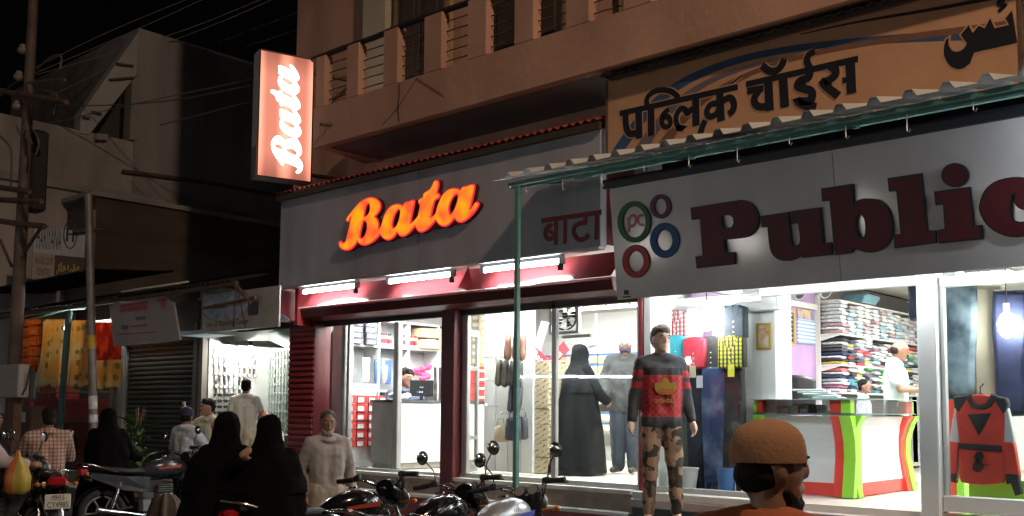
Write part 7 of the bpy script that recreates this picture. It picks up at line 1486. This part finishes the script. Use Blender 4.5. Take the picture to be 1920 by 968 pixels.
    for s in (-1, 1):
        g = G(); g.tube([(.31, s*.25, 1.068), (.29, s*.39, 1.06)], .019, 8); C('grip', g, RUBBER, hb_)
        g = G(); g.tube([(.36, s*.22, 1.06), (.37, s*.27, 1.055), (.35, s*.39, 1.04)], .007, 5); C('lever', g, ENG, hb_)
        g = G(); g.rbox(.31, .37, s*.22-.03, s*.22+.03, 1.05, 1.10, .01); C('switch_gear', g, BLACKP, hb_)
        if mirrors:
            g = G(); g.tube([(.36, s*.22, 1.08), (.37, s*.24, 1.18), (.36, s*.30, 1.26)], .006, 6); mm = C('mirror_stem', g, BLACKP, hb_)
            g = G(); g.ell((0, 0, 0), (.020, .052, .058), 12, 7, Matrix.Translation((.355, s*.32, 1.29)) @ Matrix.Rotation(s*.3, 4, 'X')); C('mirror', g, BLACKP, mm)
            g = G(); g.ell((0, 0, 0), (.004, .045, .051), 12, 5, Matrix.Translation((.334, s*.32, 1.29)) @ Matrix.Rotation(s*.3, 4, 'X')); C('mirror_glass', g, CHROME, mm)
        g = G(); g.tube([(.50, s*.08, .86), (.52, s*.17, .86)], .009, 5); g.ell((.52, s*.2, .86), (.025, .03, .022), 8, 5); C('front_indicator', g, AMB)
    for s in (-1, 1):
        for k in range(2): g = G(); g.tube(chaikin([(.36, s*(.2-.02*k), 1.06), (.46, s*(.16-.03*k), 1.04+.03*k), (.52, s*.1, .95), (.46, s*.05, .80), (.30, s*.04, .66)]), .006, 5); C('control_cable', g, BLACKP, hb_)
    if fairing:
        F = [[(x, w_*math.cos(a), z+h_*math.sin(a)) for a in [i*math.pi/8 for i in range(16)]] for x, w_, z, h_ in ((.40, .09, .98, .07), (.50, .115, .95, .115), (.60, .11, .90, .11), (.66, .075, .87, .075), (.68, .03, .86, .03))]
        g = G(); g.loft(F, 0, True); fa = C('fairing', g, tank); fa.modifiers.new('s', 'SUBSURF').levels = 1
        g = G(); g.ell((.655, 0, .90), (.03, .08, .05), 12, 6); C('headlight', g, LENS, fa)
    else:
        g = G(); g.ell((.58, 0, .92), (.08, .095, .095), 14, 9); C('headlight_shell', g, BLACKP)
        g = G(); g.ell((.635, 0, .92), (.035, .085, .085), 14, 7); C('headlight', g, LENS)
    for s in (-1, 1): g = G(); g.cyl((.44, s*.055, 1.02), (.49, s*.055, .98), .05, .055, 14); C('dial', g, BLACKP, None)
    for s in (-1, 1): g = G(); g.cyl((.437, s*.055, 1.022), (.4385, s*.055, 1.021), .042, .042, 14); C('dial_face', g, mat('dial_grey', (.25, .25, .26), .3))
    g = G(); g.tube([(-.05, .1, .3), (-.12, .26, .02)], .012, 6); B('side_stand', g, BLACKP)
    return root
SILV = mat('silver_blue_tank', (.42, .44, .48), .25, .5, var=.05); BLUES = mat('blue_decal', (.05, .07, .40), .3); REDS = mat('red_decal', (.35, .05, .03), .3); GREYD = mat('grey_decal', (.4, .4, .4), .3)
def bpos(px, D, dx=.4):
    p = at(px, 800, D=D); return Vector((p.x, p.y, 0))
HB = lambda px, D, hdg, f=.38: bpos(px, D)-Vector((math.cos(hdg), math.sin(hdg), 0))*f
hA = R(95)
motorcycle('silver tanked motorcycle parked right of the mint green post', HB(1010, 7.5, hA), hA, -9, SILV, False, True, None, 12, BLUES, True)
motorcycle('black motorcycle with small fairing parked left of the mint green post', HB(893, 7.75, R(92)), R(92), -9, GL_BLK, True, True, None, 14)
motorcycle('black motorcycle with turned handlebar and no mirrors in front of the counter window', HB(728, 8.1, R(75)), R(75), -8, GL_BLK, True, False, None, 30, REDS)
motorcycle('dark motorcycle with red striped tank parked before the closed shutter', HB(352, 13.0, R(80)), R(80), -9, mat('dark_graphite_paint', (.04, .042, .05), .2, .3), True, True, None, 20, REDS)
motorcycle('motorcycle carrying the rider in checked shirt, white number plate at rear', RID+Vector((math.cos(hE), math.sin(hE), 0))*.25, hE, 0, mat('maroon_tank', (.10, .012, .015), .2), False, True, ('MH15', 'CY4985'), 0)
motorcycle('motorcycle cut off by the left picture edge', at_feet(-28, 10.7)+Vector((.1, .1, 0)), hE-R(60), 0, GL_BLK, False, True, None, 0)
# carrier bag hanging from the left motorcycle
p = at(32, 880, D=10.6); g = G(); robe(g, [(p.z-.26, p.x, p.y, .10, .08, .3), (p.z-.22, p.x, p.y, .17, .12, 1), (p.z-.08, p.x, p.y, .18, .12, 1), (p.z+.04, p.x, p.y, .13, .08, 1), (p.z+.12, p.x, p.y, .05, .03, .4), (p.z+.2, p.x+.01, p.y, .015, .015, 0)], .018, 5, 24)
one('carrier_bag', g, patmat('orange_yellow_bag', lambda n, l, c: mixc(n, l, math_(n, l, 'GREATER_THAN', math_(n, l, 'ADD', math_(n, l, 'MULTIPLY', xyz(n, l, c)[0], .75), math_(n, l, 'MULTIPLY', xyz(n, l, c)[1], .66)), .02), (.50, .13, .03), (.45, .33, .05)), .45), 'orange and yellow plastic carrier bag hanging at far left', 'bag')
# scrap of cloth on the parked motorcycle, papers on the ground
p = at(310, 935, D=12.2); g = G(); robe(g, [(p.z-.5, p.x, p.y, .30, .2, 1.6), (p.z-.2, p.x, p.y, .24, .17, 1.5), (p.z-.02, p.x, p.y, .19, .12, 1.2), (p.z+.05, p.x, p.y, .12, .07, .8), (p.z+.07, p.x, p.y, .04, .03, .2)], .03, 7, 42)
one('draped_cloth', g, mat('brown_cover_cloth', (.07, .045, .035), .9, var=.3, bump=.3), 'brown cloth bundle in front of the red striped motorcycle', 'cloth')
# ================================================================== overhead wires
WIRE = mat('wire_grey', (.20, .17, .16), .6)
def wire(label, pts, D, r=.011):
    P = [at(x, y, D=D if not isinstance(D, (tuple, list)) else D[i]) for i, (x, y) in enumerate(pts)]
    g = G(); g.tube([tuple(q) for q in chaikin([tuple(q) for q in P])], r, 4); return one('overhead_wire', g, WIRE, label, 'wire', 'overhead wires')
wire('overhead wire crossing upper part of the pink lightbox to the balcony rail', [(-20, 258), (250, 195), (480, 148), (600, 112)], (21, 19, 17.5, 17))
wire('overhead wire from the leaning pole crossing the middle of the pink lightbox', [(100, 200), (300, 195), (487, 157), (620, 128)], (21, 19, 17, 16.5))
wire('overhead wire crossing lightbox at mid height and parapet slots', [(300, 235), (487, 186), (640, 150), (960, 70), (1200, 0)], (19, 17, 16, 14, 13))
wire('topmost pair overhead wire rising from pole to upper edge', [(60, 130), (200, 60), (360, -5)], (21, 22, 23))
wire('lower overhead wire of the rising pair above the concrete building', [(60, 140), (220, 72), (390, -5)], (21, 22, 23))
wire('overhead wire running just above the concrete building roof', [(70, 140), (330, 65), (500, -5)], (21, 22, 23))
wire('overhead wire crossing sky between concrete building and pink building', [(410, 80), (560, 22), (640, -5)], (20, 19, 18))
wire('overhead wire meeting the top of the lightbox from the sky', [(460, 88), (560, 55), (720, 0)], (20, 18, 17))
wire('overhead wire passing the sloping stair parapet', [(75, 190), (260, 100), (420, 40), (520, -5)], (21, 22, 22, 22))
wire('sagging service wire across the low concrete wall', [(75, 278), (120, 290), (170, 308), (230, 318)], (21, 23, 25, 27))
wire('second sagging service wire dropping to the handloom sign', [(70, 310), (110, 305), (150, 335), (185, 365)], (21, 21, 21, 21))
wire('taut service wire running right from the crossarm to the brown wall', [(65, 372), (120, 374), (175, 378)], (21, 21.5, 22))
wire('thin wire hanging between leaning pole and handloom monogram', [(80, 318), (110, 355), (140, 400)], (21, 21, 21))
# ================================================================== street lamps (out of the picture, they light the upper storey)
def street_lamp(spec, label, foot, arm):
    loc, to, col, pw = spec
    root = thing('street_lamp', label, 'street lamp', (foot[0], foot[1], 0))
    g = G(); g.tube([(foot[0], foot[1], 0), (foot[0], foot[1], loc[2]+.1)], [.09, .06], 10); g.build('pole', STEEL, root)
    g = G(); g.tube([(foot[0], foot[1], loc[2]), (loc[0], loc[1], loc[2]+.25)], .035, 8); g.build('arm', STEEL, root)
    g = G(); g.loft([[(loc[0]+a*math.cos(t_), loc[1]+.6*a*math.sin(t_), loc[2]+h) for t_ in [i*math.pi/6 for i in range(12)]] for h, a in ((.10, .36), (.2, .34), (.27, .12))], 0, True); g.build('lamp_head', STEEL, root)
    l = spot('lamp_light', loc, to, col, pw, 108, .25); adopt(l, root)
street_lamp(SODIUM, 'sodium street lamp on a tall pole across the road', (SODIUM[0][0]+1.2, SODIUM[0][1]-1.0), 1)
BULBL = emis('stall_bulb_glow', (1, .95, .86), 270)
for k, (x, y, z) in enumerate(((-11.5, -2.2, 2.7), (-9.2, -2.0, 2.55), (-7.0, -2.3, 2.8), (-4.6, -2.0, 2.6), (-2.0, -2.4, 2.75))):
    r = thing('stall_lamp', ['first', 'second', 'third', 'fourth', 'fifth'][k]+' bare stall lamp from the left across the road', 'lamp', (x, y-.4, 0), group='stall lamps across the road')
    g = G(); g.tube([(x, y-.4, 0), (x, y-.4, z+.3), (x, y, z+.35)], .025, 8); g.build('post', STEEL, r)
    g = G(); g.ell((x, y, z), (.06, .06, .08)); g.build('bulb', BULBL, r)
    g = G(); g.loft([[(x+a*math.cos(t), y+a*math.sin(t), z+h) for t in [i*math.pi/6 for i in range(12)]] for h, a in ((.07, .2), (.16, .1), (.22, .03))], 0, True, None, False); g.build('shade', STEEL, r)
r = thing('tube_lamp', 'lit tube lamp hung under the tin awning beyond the right picture edge', 'tube light', (-.8, 7.0, 3.6))
g = G(); g.cyl((-1.45, 7.0, 3.6), (-.25, 7.0, 3.6), .021, n=8); g.build('tube', MC['cool_tube_glow'], r); g = G(); g.box(-1.47, -.23, 6.985, 7.015, 3.625, 3.66); g.build('batten', WHITE, r)
for k in range(4):
    a, b = at(965+k*60, 707, Y=22.3), at(965+k*60+56, 707, Y=22.3); za = a.z; r = thing('tube_lamp', ORD[k]+' tube lamp in the row on the shop across the road', 'tube light', ((a.x+b.x)/2, -6, za), group='tube lamps across the road')
    g = G(); g.cyl((a.x, -5.98, za), (b.x, -5.98, za), .02, n=8); g.build('tube', MC['cool_tube_glow'], r); g = G(); g.box(a.x-.02, b.x+.02, -6.05, -6.01, za-.02, za+.04); g.build('batten', WHITE, r)
g = G(); a, b = at(940, 707, Y=22.3), at(1230, 707, Y=22.3); g.box(a.x-2, b.x+2, -6.6, -6.06, 0, 3.6); one('facing_shop_wall', g, CONC, 'plain shop wall across the road carrying the tube lamps', 'wall')
street_lamp(MERC, 'pale street lamp on a tall pole across the road further left', (MERC[0][0]+.3, MERC[0][1]-1.4), 1)
for o in SC.objects:
    if o.get('_used') is not None: del o['_used']
# ================================================================== apply modifiers
bpy.context.view_layer.update()
dg = bpy.context.evaluated_depsgraph_get(); todo = [o for o in SC.objects if o.type == 'MESH' and len(o.modifiers)]
done = {}
for o in todo:
    k = o.data.name
    if k not in done: done[k] = bpy.data.meshes.new_from_object(o.evaluated_get(dg))
for o in todo:
    m = done[o.data.name]; m.name = o.name.split('.')[0]
for o in todo:
    k = o.data.name; o['_k'] = k
for o in todo: o.data = done[o['_k']]; o.modifiers.clear(); del o['_k']
